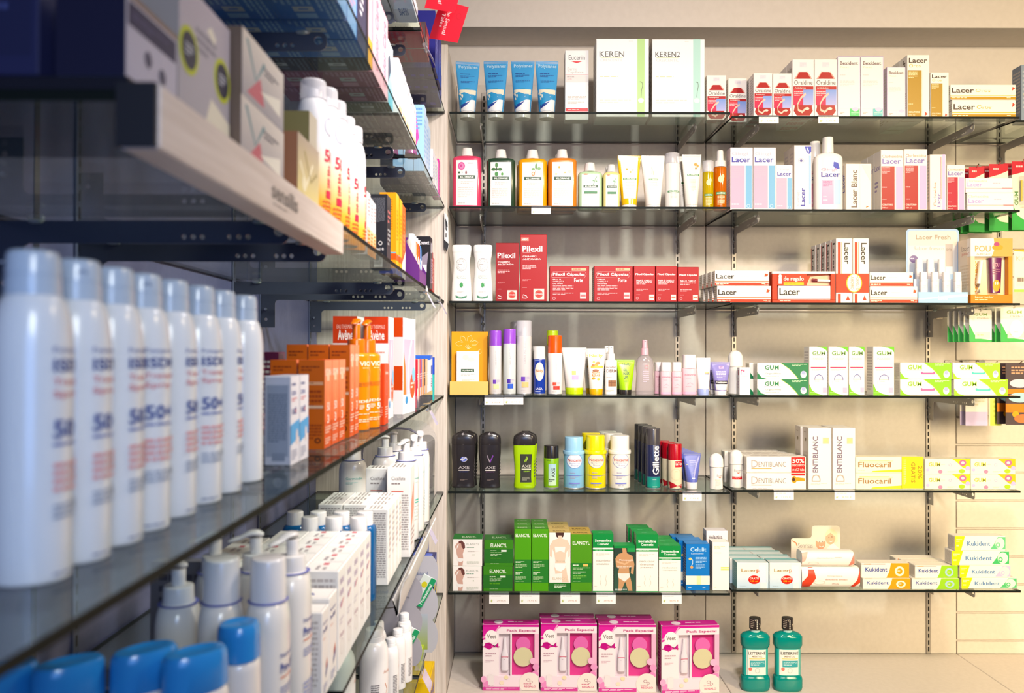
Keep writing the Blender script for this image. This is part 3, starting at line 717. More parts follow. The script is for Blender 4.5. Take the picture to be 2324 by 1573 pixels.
# third shelf -------------------------------------------------------
def interapothek(np, x0, x1, t, Y=2.62):
    X, w, zt = span(x0, x1, 555, Y); z0 = zl('C')+.0002; h = zt-z0; d = .034
    q = [(0, .98), (.03, 1.0), (.3, .94), (.55, .83), (.68, .80), (.76, .83), (.8, .88), (.87, .92)]
    s = [(h*a, w/2*b, d/2*(b if a else .95), 3) for a, b in q]
    P = [('e', .5, .745, .33, .135, 'aaa6a4', .93), ('e', .5, .745, .27, .11, 'b9b5b2', .94), ('e', .5, .745, .2, .08, 'c4c0bd', .9), ('l', .32, .73, .68, .76, 1, 'b0aca8'), ('t', t, .24, .5, .78, .53, 'b0c0b0'), ('t', 'The Provence', .26, .46, .76, .49, '8fb09a'),
         ('p', [(.5+(.12 if i % 2 else .07)*math.cos(i*PI/7), .33+(.055 if i % 2 else .035)*math.sin(i*PI/7)) for i in range(14)], '3f9a54'), ('l', .3, .17, .7, .2, 2, 'd8d4d0'),
         ('p', [(.22, .12), (.35, .1), (.5, .092), (.65, .1), (.78, .12), (.76, .075), (.65, .06), (.5, .052), (.35, .06), (.24, .075)], '4f8a68'), ('l', .36, .068, .64, .085, 1, 'd8ecd8')]
    caps = [('cap', [([(h*.872, w/2*.92, d/2*.92, 3), (h*.93, w/2*.95, d/2*.95, 3.2), (h*.985, w/2*.93, d/2*.93, 3.2), (h, w/2*.86, d/2*.85, 3.2)], 'fbf9f5')], 1)]
    return bottle('shampoo_bottle', np, 'shampoo bottle', X, Y+d/2, z0, s, 'faf7f2', caps, P, group='white waisted bottles')
interapothek('white waisted bottle with a round crest, nearer the end panel', 1023, 1070, 'CHAMPÚ')
interapothek('white waisted bottle with a round crest, beside the red cartons', 1072, 1118, 'ACONDICIONADOR')
RED = 'a80f1a'
def pil_tall(new):
    P = [('T', 'Pilexil', .08, .74, .83, .83, 'fff4f2'), ('r', .09, .725, .4, .73, 'f6c8c8'), ('T', 'CHAMPÚ', .09, .66, .6, .69, 'fbe6e4'), ('T', 'ANTICAÍDA', .09, .62, .78, .65, 'fbe6e4'), ('l', .09, .6, .6, .61, 1, 'e07a80'), ('l', .09, .47, .6, .54, 3, 'f0b0b0'), ('l', .09, .3, .4, .33, 2, 'e08a8a'), ('l', .09, .2, .36, .21, 1, 'f0b0b0'),
        ('s', [(.09, .05), (.11, .1), (.24, .08), (.28, .06), (.22, .045), (.09, .05)], .006, 'f4d0d0'), ('r', .5, .03, .9, .19, 'f8d4c8'), ('e', .7, .11, .15, .06, 'e45a4c'), ('e', .7, .11, .1, .035, 'd83c34'), ('T', 'ANTICAÍDA', .54, .1, .86, .125, 'fbeae6')]
    if new: P += [('r', .03, .9, .32, .955, 'e87a6a'), ('T', 'NUEVO', .06, .91, .3, .94, 'fff0ea')]
    return {'F': P}
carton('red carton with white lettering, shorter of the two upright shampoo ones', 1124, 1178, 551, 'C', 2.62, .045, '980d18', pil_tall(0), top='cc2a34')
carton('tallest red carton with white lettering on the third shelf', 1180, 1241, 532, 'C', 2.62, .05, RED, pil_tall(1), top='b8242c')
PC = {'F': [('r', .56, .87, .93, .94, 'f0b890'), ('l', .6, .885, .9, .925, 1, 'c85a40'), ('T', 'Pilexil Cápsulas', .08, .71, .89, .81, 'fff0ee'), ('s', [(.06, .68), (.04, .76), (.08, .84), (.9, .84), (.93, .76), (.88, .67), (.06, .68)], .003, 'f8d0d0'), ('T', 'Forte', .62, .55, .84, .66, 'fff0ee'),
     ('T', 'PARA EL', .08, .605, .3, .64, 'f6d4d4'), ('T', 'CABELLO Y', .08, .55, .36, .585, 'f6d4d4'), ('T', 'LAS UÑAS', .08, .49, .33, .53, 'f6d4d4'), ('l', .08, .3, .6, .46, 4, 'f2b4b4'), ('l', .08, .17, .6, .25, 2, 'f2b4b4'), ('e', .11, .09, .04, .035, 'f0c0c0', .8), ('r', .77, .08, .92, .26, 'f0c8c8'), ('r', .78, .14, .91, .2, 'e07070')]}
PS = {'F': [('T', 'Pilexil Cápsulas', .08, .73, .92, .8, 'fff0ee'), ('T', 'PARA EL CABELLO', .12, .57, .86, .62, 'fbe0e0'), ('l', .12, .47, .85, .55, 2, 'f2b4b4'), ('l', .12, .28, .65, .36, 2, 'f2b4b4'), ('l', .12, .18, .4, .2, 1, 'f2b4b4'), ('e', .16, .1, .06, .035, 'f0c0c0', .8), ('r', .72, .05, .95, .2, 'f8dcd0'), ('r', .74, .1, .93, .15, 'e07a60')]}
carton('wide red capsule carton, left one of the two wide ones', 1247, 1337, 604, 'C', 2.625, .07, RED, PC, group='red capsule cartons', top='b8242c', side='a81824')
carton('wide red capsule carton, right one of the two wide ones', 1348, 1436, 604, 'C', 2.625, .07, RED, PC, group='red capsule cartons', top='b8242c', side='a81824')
for a, b, yt, w in ((1438, 1487, 604, 'left'), (1488, 1536.5, 604, 'middle'), (1537.5, 1586, 606, 'right')):
    carton(f'narrow red capsule carton, {w} one of the three at the shelf end', a, b, yt, 'C', 2.625, .06, RED, PS, group='red capsule cartons', top='b8242c')

# fourth shelf ------------------------------------------------------
e = empty('counter_display', 'yellow cardboard counter display with a white card of samples', 'display', (0, 0, 0))
Y = 2.66; X, w, zt = span(1023, 1107, 752, Y); z0 = zl('D')+.0002
mb = MB(); box(mb, X-w/2, X+w/2, Y+.03, Y+.034, z0+.004, zt, 'eaa62c', 0)
fl = lambda u, v, o: (X-w/2+u*w, Y+.03-o, z0+v*(zt-z0))
pet = [('s', [(.42+math.cos(a)*.05+r*math.cos(a+t)*.18, .8+r*math.sin(a+t)*.1) for t, r in ((-.5, .5), (-.35, 1.1), (0, 1.5), (.35, 1.1), (.5, .5))], .004, 'f8e2a0') for a in (.2, 1.2, 2.1, 3.1)]
pet += [('s', [(.45, .72), (.45+.1*math.cos(a), .72+.07*math.sin(a))], .003, 'fbeec0') for a in (.4, .9, 1.4, 1.9, 2.4)] + [('s', [(.7, .68), (.8, .72), (.82, .66), (.7, .62), (.66, .67)], .004, 'f8e2a0')]
print_on(mb, fl, pet); part(mb, 'back_card', e)
X2, w2, zt2 = span(1036, 1087, 797, Y)
mb = MB(); box(mb, X2-w2/2, X2+w2/2, Y+.008, Y+.026, z0+.005, zt2, 'fbf8f2', 0)
print_on(mb, lambda u, v, o: (X2-w2/2+u*w2, Y+.008-o, z0+.005+v*(zt2-z0-.005)), [('e', .4, .85, .14, .06, 'f4ecdc'), ('e', .65, .8, .16, .05, 'f6efe0'), ('r', .2, .5, .78, .57, '1f4a2c'), ('T', 'KLORANE', .27, .515, .72, .555, 'f0f4ec'), ('l', .2, .38, .85, .46, 2, 'c8c2ba'), ('l', .25, .26, .8, .33, 2, 'e8d8c0')])
part(mb, 'sample_pack', e)
X3, w3, zt3 = span(1021, 1108, 866, 2.62)
mb = MB()
for (a, b, c, d) in ((X3-w3/2, X3+w3/2, 2.62, 2.623), (X3-w3/2, X3+w3/2, 2.698, 2.70), (X3-w3/2, X3-w3/2+.002, 2.623, 2.698), (X3+w3/2-.002, X3+w3/2, 2.623, 2.698)): box(mb, a, b, c, d, z0, zt3, 'f2c878', 0)
box(mb, X3-w3/2+.002, X3+w3/2-.002, 2.623, 2.698, z0, z0+.002, 'e8b860', 0)
print_on(mb, lambda u, v, o: (X3-w3/2+u*w3, 2.62-o, z0+v*(zt3-z0)), [('l', .4, .1, .6, .16, 1, 'd8a850')])
part(mb, 'tray', e)
def cleare(c1, c2): return [('tv', 'CLEARE INSTITUTE', .5, .52, .62, .9, 'b8b0b4'), ('r', .32, .22, .58, .3, c1), ('l', .6, .22, .85, .3, 3, 'c0b4cc'), ('r', .36, .12, .8, .21, c2), ('l', .3, .06, .8, .08, 1, 'cfc8c8')]
can('hair_spray', 'slim silver spray with a purple cap, leftmost on the fourth shelf', 1110, 1138, 750, 784, 'D', 2.64, 'dcd8d6', '9d56d0', cleare('6a3ab0', 'f2e4a8'), rtf=.06)
can('hair_spray', 'slim silver spray with a purple cap and blue square', 1142, 1171, 746, 779, 'D', 2.64, 'd8dcd8', '9d56d0', cleare('4a2aa0', '2858c8'), rtf=.06)
can('hair_spray', 'tall silver hairspray can with a frosted clear cap', 1171.5, 1207, 727, 761, 'D', 2.65, 'dad6d4', W_, cleare('6a3ab0', 'e8c080'), capmat='clear', behind=2, bdx=-.010, bdy=.055)
can('hair_spray', 'deep blue hairspray can with a white oval and white cap', 1211, 1238, 786, 814, 'D', 2.65, '1f3c9e', 'f4f0ec', [('e', .5, .64, .38, .26, 'f4ecdc'), ('T', 'Nelly', .22, .6, .8, .7, 'c87a3a'), ('T', 'LACA', .2, .13, .75, .19, 'f0f0f8'), ('l', .15, .06, .85, .09, 1, 'c8d0f0'), ('l', .1, .92, .5, .96, 2, 'a8b8e8')], behind=1, bdx=-.003)
can('hair_spray', 'white spray with an orange red cap on the fourth shelf', 1244, 1277, 761, 801, 'D', 2.64, 'f2ece6', 'f0602c', cleare('d8503a', 'c83c30'), rtf=.06)
can('hair_spray', 'spray with a lime cap peeking over the orange capped one', 1241, 1268, 750, 783, 'D', 2.72, 'e8e8dc', 'b4cc3c', None, rtf=.06)
tube_item('styling_tube', 'pale grey squeeze tube standing on a lime cap', 1277, 1333, 789, 'D', 2.66, 'e6e0dc', 'c6e03c', .022, .058, [('tv', 'CLEARE INST', .48, .5, .56, .82, 'c8c0be'), ('r', .36, .32, .56, .42, 'd8e870'), ('l', .4, .44, .7, .46, 1, 'c0b8b8'), ('r', .36, .2, .68, .31, 'dca0d8'), ('l', .4, .16, .6, .18, 1, 'c8c0c0')])
NL = [('T', 'Nelly', .1, .76, .88, .86, 'e4cc3c'), ('e', .35, .66, .08, .03, 'cfd060'), ('e', .5, .6, .12, .035, 'd8a030'), ('r', .15, .52, .9, .57, 'f0b840'), ('e', .3, .58, .1, .03, 'b0702c'), ('e', .6, .64, .14, .035, 'c08030'), ('T', 'ARGAN', .2, .38, .7, .43, 'd88838'), ('T', 'REPAIR', .2, .3, .75, .36, 'd88838'), ('e', .45, .45, .2, .035, '9a5a28'), ('e', .3, .26, .12, .03, 'd8a030'), ('e', .62, .24, .1, .03, 'c8b840')]
tube_item('styling_tube', 'white and gold hair tube standing on a yellow cap', 1334, 1375, 791, 'D', 2.65, 'fbf6ea', 'efb52c', .019, .042, NL, behind=1, bdx=-.008, bdy=.05)
X, w, zt = span(1374, 1401, 817, 2.65); z0 = zl('D')+.0002; zz = span(1378, 1396, 785, 2.65)[2]
e = bottle('serum_spray', 'small white spray bottle with brown wood motif', 'spray bottle', X, 2.65+w*.3, z0, arc_body(w, w*.6, zt-z0, 4, .002, .003, w*.3), 'f8f4ee', spray_parts('f6f4f2', zt-z0, zz-z0, w*.33),
    [('T', 'acofar', .08, .76, .92, .83, '9a8474'), ('T', 'DERM', .1, .64, .95, .73, '7a5444'), ('l', .1, .48, .8, .51, 1, 'c8b0a0'), ('r', .25, .24, .9, .42, '9a6a44'), ('r', .25, .34, .9, .36, '7a4c30'), ('r', .5, .24, .54, .42, '7a4c30'), ('l', .1, .08, .7, .14, 2, 'd8c8b8')])
behind_of(e, 1, -.008, .045, 'small white spray bottle with brown wood motif')
tube_item('hair_gel_tube', 'lime green gel tube standing on a black cap', 1401, 1442, 817, 'D', 2.65, 'a8d82c', '2a2624', .016, .038, [('T', 'Nelly', .28, .8, .8, .89, '2a3018'), ('T', 'GEL', .34, .62, .6, .7, '2a3018'), ('T', 'HAIR', .34, .5, .72, .6, '2a3018'), ('T', 'UP!', .36, .36, .6, .48, '2a3018'), ('l', .36, .26, .72, .3, 1, '3a4a20')], behind=1, bdx=-.008, bdy=.05)
X, w, zt = span(1443, 1488, 806, 2.65); z1 = span(0, 0, 790, 2.65)[2]; z2 = span(1457, 1476, 771, 2.65)[2]
z1 = EYE+(VY-797)*2.65/F; h = zt-z0
s = [(0, w*.46, .018, 2.5), (.004, w*.49, .02, 2.5), (h*.5, w*.42, .018, 2.5), (h*.75, w*.46, .019, 2.5), (h*.9, w*.4, .017, 2.3), (h, w*.2, .01, 2)]
e = bottle('mist_spray_bottle', 'clear spray bottle with a pink sprayer and faint print', 'spray bottle', X, 2.67, z0, s, 'f6eef0', spray_parts('f0b8c2', h, z2-z0, w*.2), None, 5)
P2 = MB(); print_on(P2, body_map(s, 0), [('e', .55, .7, .1, .05, 'e08a98', .8), ('l', .35, .3, .7, .6, 6, 'e0c4d4')], 4, 10, 6); part(P2, 'label_print', e)
def nievina(np, a, b, yt, ycap, Y, bh=0, pk='f6ced6'):
    X, w, zt = span(a, b, yt, Y); z0 = zl('D')+.0002; zc = span(a, b, ycap, Y)[2]; d = w*.8
    e = bottle('baby_cologne', np, 'cologne bottle', X, Y+d/2, z0, arc_body(w, d, zc-z0, 3, .002, .004, w*.42), pk, [('cap', [(cap_secs(w*.45, w*.45, zc-z0, zt-z0, .002, 3), 'fbeeec')], 1)],
        [('T', 'nievina', .14, .72, .88, .8, 'd88a9a'), ('l', .2, .6, .8, .64, 1, 'e8b0ba'), ('s', [(.3, .4), (.5, .46), (.7, .4)], .012, 'e8a8b8'), ('l', .2, .28, .8, .34, 1, 'e8b0ba'), ('r', .02, .02, .98, .12, 'efb4cc')], group='pink cologne bottles')
    if bh: behind_of(e, 1, -.012, .045, np)
nievina('small pink bottle with a white cap, left of the pair', 1500, 1525, 822, 843, 2.65, 1)
nievina('small pink bottle with a white cap, right of the pair', 1526, 1549, 822, 843, 2.65)
nievina('larger pink bottle with a tall white cap', 1550, 1583, 805, 836, 2.65)
tube_item('cream_tube', 'white cream tube with a pale blue cap', 1583, 1615, 812, 'D', 2.65, 'fbf6f4', 'aab8e8', .019, .036, [('l', .2, .6, .7, .8, 4, 'f0dcd0'), ('r', .55, .5, .9, .53, 'e8c060'), ('r', .55, .47, .9, .5, '5060c0')])
tube_item('cream_tube', 'violet hand cream tube with a black band and white cap', 1617, 1660, 822, 'D', 2.645, '9088c8', 'f8f2ee', .015, .036, [('r', .06, .02, .95, .22, 'fbf6f2'), ('r', .02, .22, .98, .35, '1e1820'), ('T', 'Neutrogena', .14, .25, .9, .32, 'f0ece8'), ('r', .38, .76, .66, .86, 'c8a8d8'), ('l', .44, .78, .6, .84, 2, '7a3c8a'), ('l', .2, .42, .8, .68, 5, 'd0c8ec')], behind=1, bdx=-.004, bdy=.05)
X, w, zt = span(1657, 1691, 795, 2.69)
def rollon(np, x0, x1, yt, yb_, lev, Y, P):
    X, w, zt = span(x0, x1, yt, Y); z0 = zl(lev)+.0002; h = zt-z0; hb = h*.62; r = w/2
    s = [(0, r*.85, r*.8, 2), (.002, r*.92, r*.85, 2), (hb*.5, r*.86, r*.8, 2), (hb, r*.92, r*.88, 2)]
    cs = [(hb+.0003, r*.98, r*.92, 2), (hb+.001, r, r*.94, 2), (h-r*1.1, r*.96, r*.9, 2)] + [(h-r*1.1+r*1.1*math.sin(i*PI/12), r*.96*math.cos(i*PI/12)+.0004, r*.9*math.cos(i*PI/12)+.0004, 2) for i in range(1, 7)]
    return bottle('roll_on_deodorant', np, 'deodorant', X, Y+r, z0, s, 'fbf6ee', [('cap', [(cs, 'fdf8f0')], 1)], P)
rollon('big round-topped white bottle behind the small white carton', 1656, 1691, 795, 893, 'D', 2.70, None)
carton('small white carton with a magenta letter at the bay joint', 1678, 1703, 834, 'D', 2.66, .03, 'fcf8f6', {'F': [('T', 'r', .1, .74, .28, .93, 'c0306a'), ('r', .34, .84, .46, .9, 'c0306a'), ('l', .1, .55, .75, .68, 3, 'e0c0cc')], 'L': [('r', .4, .72, .8, .9, 'b8204a'), ('l', .3, .2, .8, .6, 4, 'e0c0cc')]})

# fifth shelf -------------------------------------------------------
def axe(np, x0, x1, yt, Y, col, capc, P, bh=0):
    X, w, zt = span(x0, x1, yt, Y); z0 = zl('E')+.0002; h = zt-z0; d = .036; w *= .985
    q = [(0, .88), (.012, .93), (.03, .95), (.2, .88), (.42, .9), (.62, .985), (.75, .99), (.77, .97)]
    s = [(h*a, w/2*b, d/2*min(b, .95), 3) for a, b in q]
    e = empty('shower_gel', np, 'shower gel', (X, Y+d/2, z0), 0, 'angular shower gel bottles')
    mb = MB(); loft(mb, s, col, 1); print_on(mb, body_map(s, 0), P, 4, 12, 10)
    for k in range(6): tube(mb, [(w*.44, -d*.2, h*(.2+k*.055)), (w*.47, -d*.05, h*(.225+k*.055))], .0012, '4a4648', 1)
    part(mb, 'body', e)
    mb = MB(); cs = [(h*.772, w/2*.985, d/2*.97, 3), (h*.8, w/2, d/2, 3), (h*.88, w/2*.985, d/2*.98, 3), (h*.935, w/2*.93, d/2*.95, 3), (h*.965, w/2*.7, d/2*.85, 3), (h, w/2*.35, d/2*.6, 3)]
    loft(mb, cs, capc, 1)
    S = body_map(cs, 0)
    print_on(mb, S, [('p', [(.06, .1), (.5, -.45), (.94, .1), (.94, .3), (.5, -.2), (.06, .3)], '3a3436')] if 0 else [('s', [(.12, .55), (.5, .02), (.88, .55)], .02, '5a5456'), ('p', [(.38, .86), (.5, .96), (.56, .8), (.46, .76)], '9a9698')], 1, 8, 4)
    part(mb, 'cap', e)
    if bh: behind_of(e, bh, .006, .042, np)
    return e
def axp(c1, sub): return [('T', 'AXE', .28, .445, .78, .51, 'a8a0a0'), ('r', .28, .405, .78, .425, 'd8d0c8'), ('t', sub, .32, .365, .74, .39, c1), ('l', .36, .17, .7, .205, 2, '7a6c64')]
axe('matt black shower gel bottle, leftmost, with a blue bird emblem', 1024, 1080, 981, 2.66, '2a2628', '2c2829', [('e', .52, .67, .14, .06, '3a55c0'), ('e', .55, .67, .13, .055, 'd8d4d8', .8), ('s', [(.38, .66), (.55, .68), (.6, .7)], .018, 'c8c8d0')]+axp('3a4490', 'ANARCHY'), 1)
axe('matt black shower gel bottle with a purple wing emblem', 1086, 1138, 981, 2.655, '2a2628', '2c2829', [('s', [(.38, .76), (.48, .64), (.52, .6)], .02, '8a7c88'), ('s', [(.66, .76), (.57, .66), (.52, .6)], .02, '7a3aa0'), ('s', [(.42, .7), (.5, .62)], .014, 'a898a0')]+axp('6a3a70', 'EXCITE'))
axe('lime green shower gel bottle with a black angular cap', 1165, 1217, 982, 2.655, 'a9cf2e', '2c2829', [('r', .3, .14, .84, .8, '2a2c20'), ('s', [(.5, .62), (.62, .74)], .02, '8ab030'), ('s', [(.56, .62), (.66, .72)], .014, 'b8d850'), ('T', 'AXE', .36, .48, .82, .55, 'b8b4a4'), ('r', .36, .44, .82, .46, 'd8d8c0'), ('l', .46, .37, .76, .41, 2, '9ac83a'), ('l', .4, .18, .76, .25, 3, 'a8a890')], 1)
can('deodorant_spray', 'short lime deodorant spray with a black cap', 1235, 1270, 1012, 1039, 'E', 2.655, '86b832', '262223', [('r', .3, .1, .8, .8, 'c8e0b8', 'a8c8d8'), ('Tv', 'AXE', .5, .36, .72, .66, '22302a'), ('l', .2, .88, .6, .93, 1, '55702a'), ('l', .32, .2, .7, .3, 2, '2a3a2a')], rtf=.15, capw=.98)
def nox(np, x0, x1, yt, ycap, col, cc, bh=0, bdx=-.014, bg='e4eef4', bn=None):
    return can('shaving_foam', np, x0, x1, yt, ycap, 'E', 2.65, col, cc, [('e', .5, .74, .38, .2, bg), ('e', .5, .74, .38, .2, '7a84c8', .95), ('T', 'Noxzema', .18, .72, .84, .8, 'c05a52'), ('t', 'PROTECTIVE', .26, .66, .76, .69, '8a86b8'), ('t', 'Shave', .34, .6, .68, .64, '8a86b8'), ('l', .3, .4, .7, .43, 1, 'a8a0c0'), ('r', .1, .345, .92, .36, '6a74c8'), ('l', .3, .26, .7, .33, 2, 'b0a8b8'), ('r', .24, .13, .76, .165, '8088d0'), ('t', '300 ml', .36, .08, .62, .105, '9a98b8')],
               caprim=1, behind=bh, bdx=bdx, bdy=.07, group='shaving foam cans', base='e8e4e0')
nox('pale blue shaving foam can with a blue cap', 1281, 1328, 993, 1024, '8cc0e0', 'a2d0ea')
nox('bright yellow shaving foam can with a yellow cap', 1330, 1378, 989, 1023, 'f2dc20', 'f6e21c', 1, -.008, 'f6f0d0')
nox('cream white shaving foam can with a white cap', 1386, 1434, 990, 1023, 'f4efe4', 'f8f4ea', 2, -.012, 'f6f2e8')
can('shaving_gel', 'dark blue shaving gel can with a smoky cap and green base', 1468, 1502, 973, 1009, 'E', 2.65, '252a4c', '4a4648', [('r', .0, .0, 1, .26, '1f9a86', '1f8a80'), ('Tv', 'Gillette', .4, .32, .84, .97, 'f4f2f0'), ('r', .0, .26, 1, .28, '3a6a80'), ('l', .4, .03, .9, .06, 1, 'd8e8e0'), ('l', .4, .2, .8, .22, 1, 'c8e0dc')], behind=3, bdx=-.004, bdy=.056, capw=.98, rtf=.1)
can('shaving_foam', 'red and cream shaving foam can with a dark red cap', 1519, 1551, 1008, 1043, 'E', 2.65, 'efe2c0', 'b01c28', [('p', [(0, 0), (1, 0), (1, .18), (.6, .12), (.3, .2), (0, .26)], 'b01c28'), ('r', .42, .74, .98, .95, 'c82030'), ('T', 'LaToja', .46, .78, .96, .9, 'fbeee0'), ('e', .5, .5, .38, .2, 'e6d4b0', .92), ('l', .42, .57, .7, .6, 1, 'c8a870'), ('l', .5, .06, .9, .12, 2, 'e8c8b8')], behind=2, bdx=-.012, bdy=.045, group='shaving foam cans')
tube_item('lotion_tube', 'periwinkle blue tube with a white cap over the price tag', 1553, 1593, 1030, 'E', 2.645, '6670bc', 'f2e8e6', .023, .034, [('T', 'lambda', .32, .72, .7, .77, 'c8ccf0'), ('T', 'control', .32, .66, .72, .71, 'c8ccf0'), ('l', .32, .56, .7, .64, 3, 'a8b0e0'), ('r', .1, .6, .22, .63, 'e8d8b0'), ('l', .4, .3, .72, .36, 3, 'a8b0e0'), ('r', .42, .12, .68, .16, 'd8dcf4')], behind=6, bdx=-.004, bdy=.03)
rollon('white roll-on with a tilted round top near the fifth shelf end', 1613, 1646, 1030, 1111, 'E', 2.64, [('t', 'Eucerin', .45, .58, .9, .68, '8a8088'), ('p', [(.55, .55), (.85, .55), (.7, .5)], 'e07a60'), ('r', .3, .42, .7, .44, 'd8d0a8'), ('l', .35, .15, .75, .38, 6, 'e0d8cc')])
rollon('white roll-on with a red band standing at the bay joint', 1659, 1690, 1022, 1107, 'E', 2.675, [('t', 'Eucerin', .25, .7, .88, .8, '8a8088'), ('p', [(.4, .66), (.75, .66), (.58, .61)], 'e06a50'), ('r', .1, .36, .96, .48, 'd01c24'), ('l', .16, .39, .85, .45, 2, 'f4c0bc')])

# lowest shelf ------------------------------------------------------
YL = 2.615
def woman(skin, hair, bw='f4f0ea', x=.25, sc=1.0):
    """a small printed figure seen from behind in white underwear"""
    f = lambda pts: [(x+(a-.25)*sc, b) for a, b in pts]
    return [('p', f([(.18, .02), (.2, .2), (.13, .45), (.12, .6), (.2, .78), (.32, .78), (.38, .6), (.34, .45), (.36, .25), (.33, .02)]), skin), ('p', f([(.13, .6), (.06, .72), (.16, .88), (.2, .84), (.14, .74)]), skin), ('e', x, .86, .075*sc, .08, skin),
            ('p', f([(.2, .93), (.3, .95), (.4, .85), (.42, .68), (.36, .62), (.3, .72), (.28, .84), (.2, .86)]), hair), ('p', f([(.13, .3), (.36, .28), (.36, .2), (.26, .14), (.15, .2)]), bw)]
EW = {'F': woman('d0a898', '6a3f3a') + [('t', 'ELANCYL', .47, .78, .9, .86, 'aeb4a8'), ('l', .47, .66, .92, .71, 1, '7aa088'), ('l', .5, .52, .9, .57, 2, 'cfc4bc'), ('t', '14', .66, .4, .74, .44, '8a9a6a'), ('l', .48, .06, .9, .18, 4, 'd8dccc')], 'T': [('r', 0, 0, 1, 1, '2f7a38'), ('T', 'ELANCYL', .3, .25, .78, .55, 'c8d8b8')]}
t = carton('white carton with a woman in profile, lower of the pair at left', 1029, 1095, 1284, 'F', YL, .08, 'f8f3ec', EW, side='ede6de', group='body care cartons')
carton('white carton with a woman in profile and green lid, upper of the pair', 1029, 1096, 1223, 'F', YL, .08, 'f8f3ec', EW, on=t, side='ede6de', group='body care cartons')
EG = {'F': [('r', 0, .12, 1, .66, '2c6e28'), ('T', 'ELANCYL', .22, .72, .78, .87, 'e8f0dc'), ('l', .22, .56, .55, .6, 1, 'd8e8c8'), ('r', .58, .55, .76, .62, 'e8f0e0'), ('l', .22, .5, .9, .53, 1, 'a8c890'), ('l', .22, .38, .6, .46, 2, 'c8dcb8'), ('l', .22, .28, .8, .31, 1, '7ac02c'), ('l', .22, .08, .7, .1, 1, 'c8dcb8')], 'T': [('T', 'ELANCYL', .26, .3, .76, .6, 'b8d0a8')]}
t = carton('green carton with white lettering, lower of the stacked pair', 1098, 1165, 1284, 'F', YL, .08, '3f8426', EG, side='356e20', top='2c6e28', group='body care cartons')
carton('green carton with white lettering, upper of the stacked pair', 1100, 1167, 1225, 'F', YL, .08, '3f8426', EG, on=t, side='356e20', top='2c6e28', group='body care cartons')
ET = {'F': [('r', 0, .14, 1, .51, '2f7c30'), ('T', 'ELANCYL', .08, .87, .92, .925, 'eef4e0'), ('l', .08, .45, .6, .48, 2, 'd8e8c8'), ('l', .08, .37, .75, .43, 3, 'c0d8a8'), ('r', .1, .335, .5, .34, '6ac42c'), ('l', .08, .26, .5, .31, 2, 'd8e8c8'), ('l', .08, .18, .7, .24, 3, 'c0d8a8'), ('l', .08, .15, .95, .158, 1, 'a8c890')], 'T': [('T', 'ELANCYL', .2, .3, .8, .6, 'c8dcb0')]}
carton('tall bright green carton, left of the twin pair', 1168, 1207, 1200, 'F', YL, .052, '55a028', ET, top='4a9428', group='body care cartons', behind=2, bnp='tall green carton, left twin')
carton('tall bright green carton, right of the twin pair', 1208, 1246, 1200, 'F', YL, .052, '55a028', ET, top='4a9428', group='body care cartons', behind=2, bnp='tall green carton, right twin')
FR = [('r', 0, 0, 1, .15, '2c6e2c'), ('l', .25, .05, .8, .12, 3, 'd8e8c8'), ('p', [(.3, 1), (.7, 1), (.66, .93), (.55, .9), (.45, .9), (.34, .93)], '4a302a'), ('p', [(.42, .95), (.58, .95), (.6, .9), (.85, .87), (.98, .78), (.96, .6), (.9, .58), (.9, .72), (.8, .66), (.74, .52), (.8, .4), (.84, .3), (.92, .16), (.6, .16), (.62, .32), (.3, .3), (.25, .4), (.3, .52), (.24, .66), (.14, .73), (.14, .58), (.04, .6), (.04, .78), (.18, .87), (.42, .9)], 'eed0b8'),
      ('p', [(.26, .76), (.76, .76), (.72, .66), (.52, .69), (.3, .66)], 'f8f2ea'), ('p', [(.26, .48), (.78, .48), (.76, .4), (.56, .34), (.34, .36), (.26, .42)], 'fbf6f0'), ('t', 'ELANCYL', .16, .2, .86, .24, 'd8c8a8'), ('t', 'CELLU SLIM', .3, .5, .74, .525, 'b0b8a0')]
carton('cream carton with a woman in white underwear and gold lid', 1247, 1296, 1208, 'F', YL, .055, 'fbf3e8', {'F': FR, 'T': [('T', 'ELANCYL', .2, .3, .8, .6, '8a7440')]}, top='d8bc78', group='body care cartons', behind=2, bnp='cream carton with the standing woman')
carton('green carton with a gold lid right of the cream woman carton', 1297, 1344, 1212, 'F', YL, .055, '55962a', {'F': [('r', 0, .16, 1, .5, '2f7c30'), ('T', 'ELANCYL', .07, .82, .9, .88, 'eef4e0'), ('l', .08, .44, .55, .47, 1, 'e8f0d8'), ('r', .58, .44, .82, .48, 'f0c070'), ('l', .08, .38, .9, .42, 2, 'c0d8a8'), ('l', .08, .3, .7, .35, 2, 'd8e8c8'), ('l', .08, .22, .75, .28, 3, '8ac860'), ('l', .08, .17, .7, .185, 1, 'c0d8a8')], 'T': [('T', 'ELANCYL', .12, .3, .85, .6, '6a5830')]}, top='d0b060', group='body care cartons', behind=1, bnp='green carton with the gold lid')
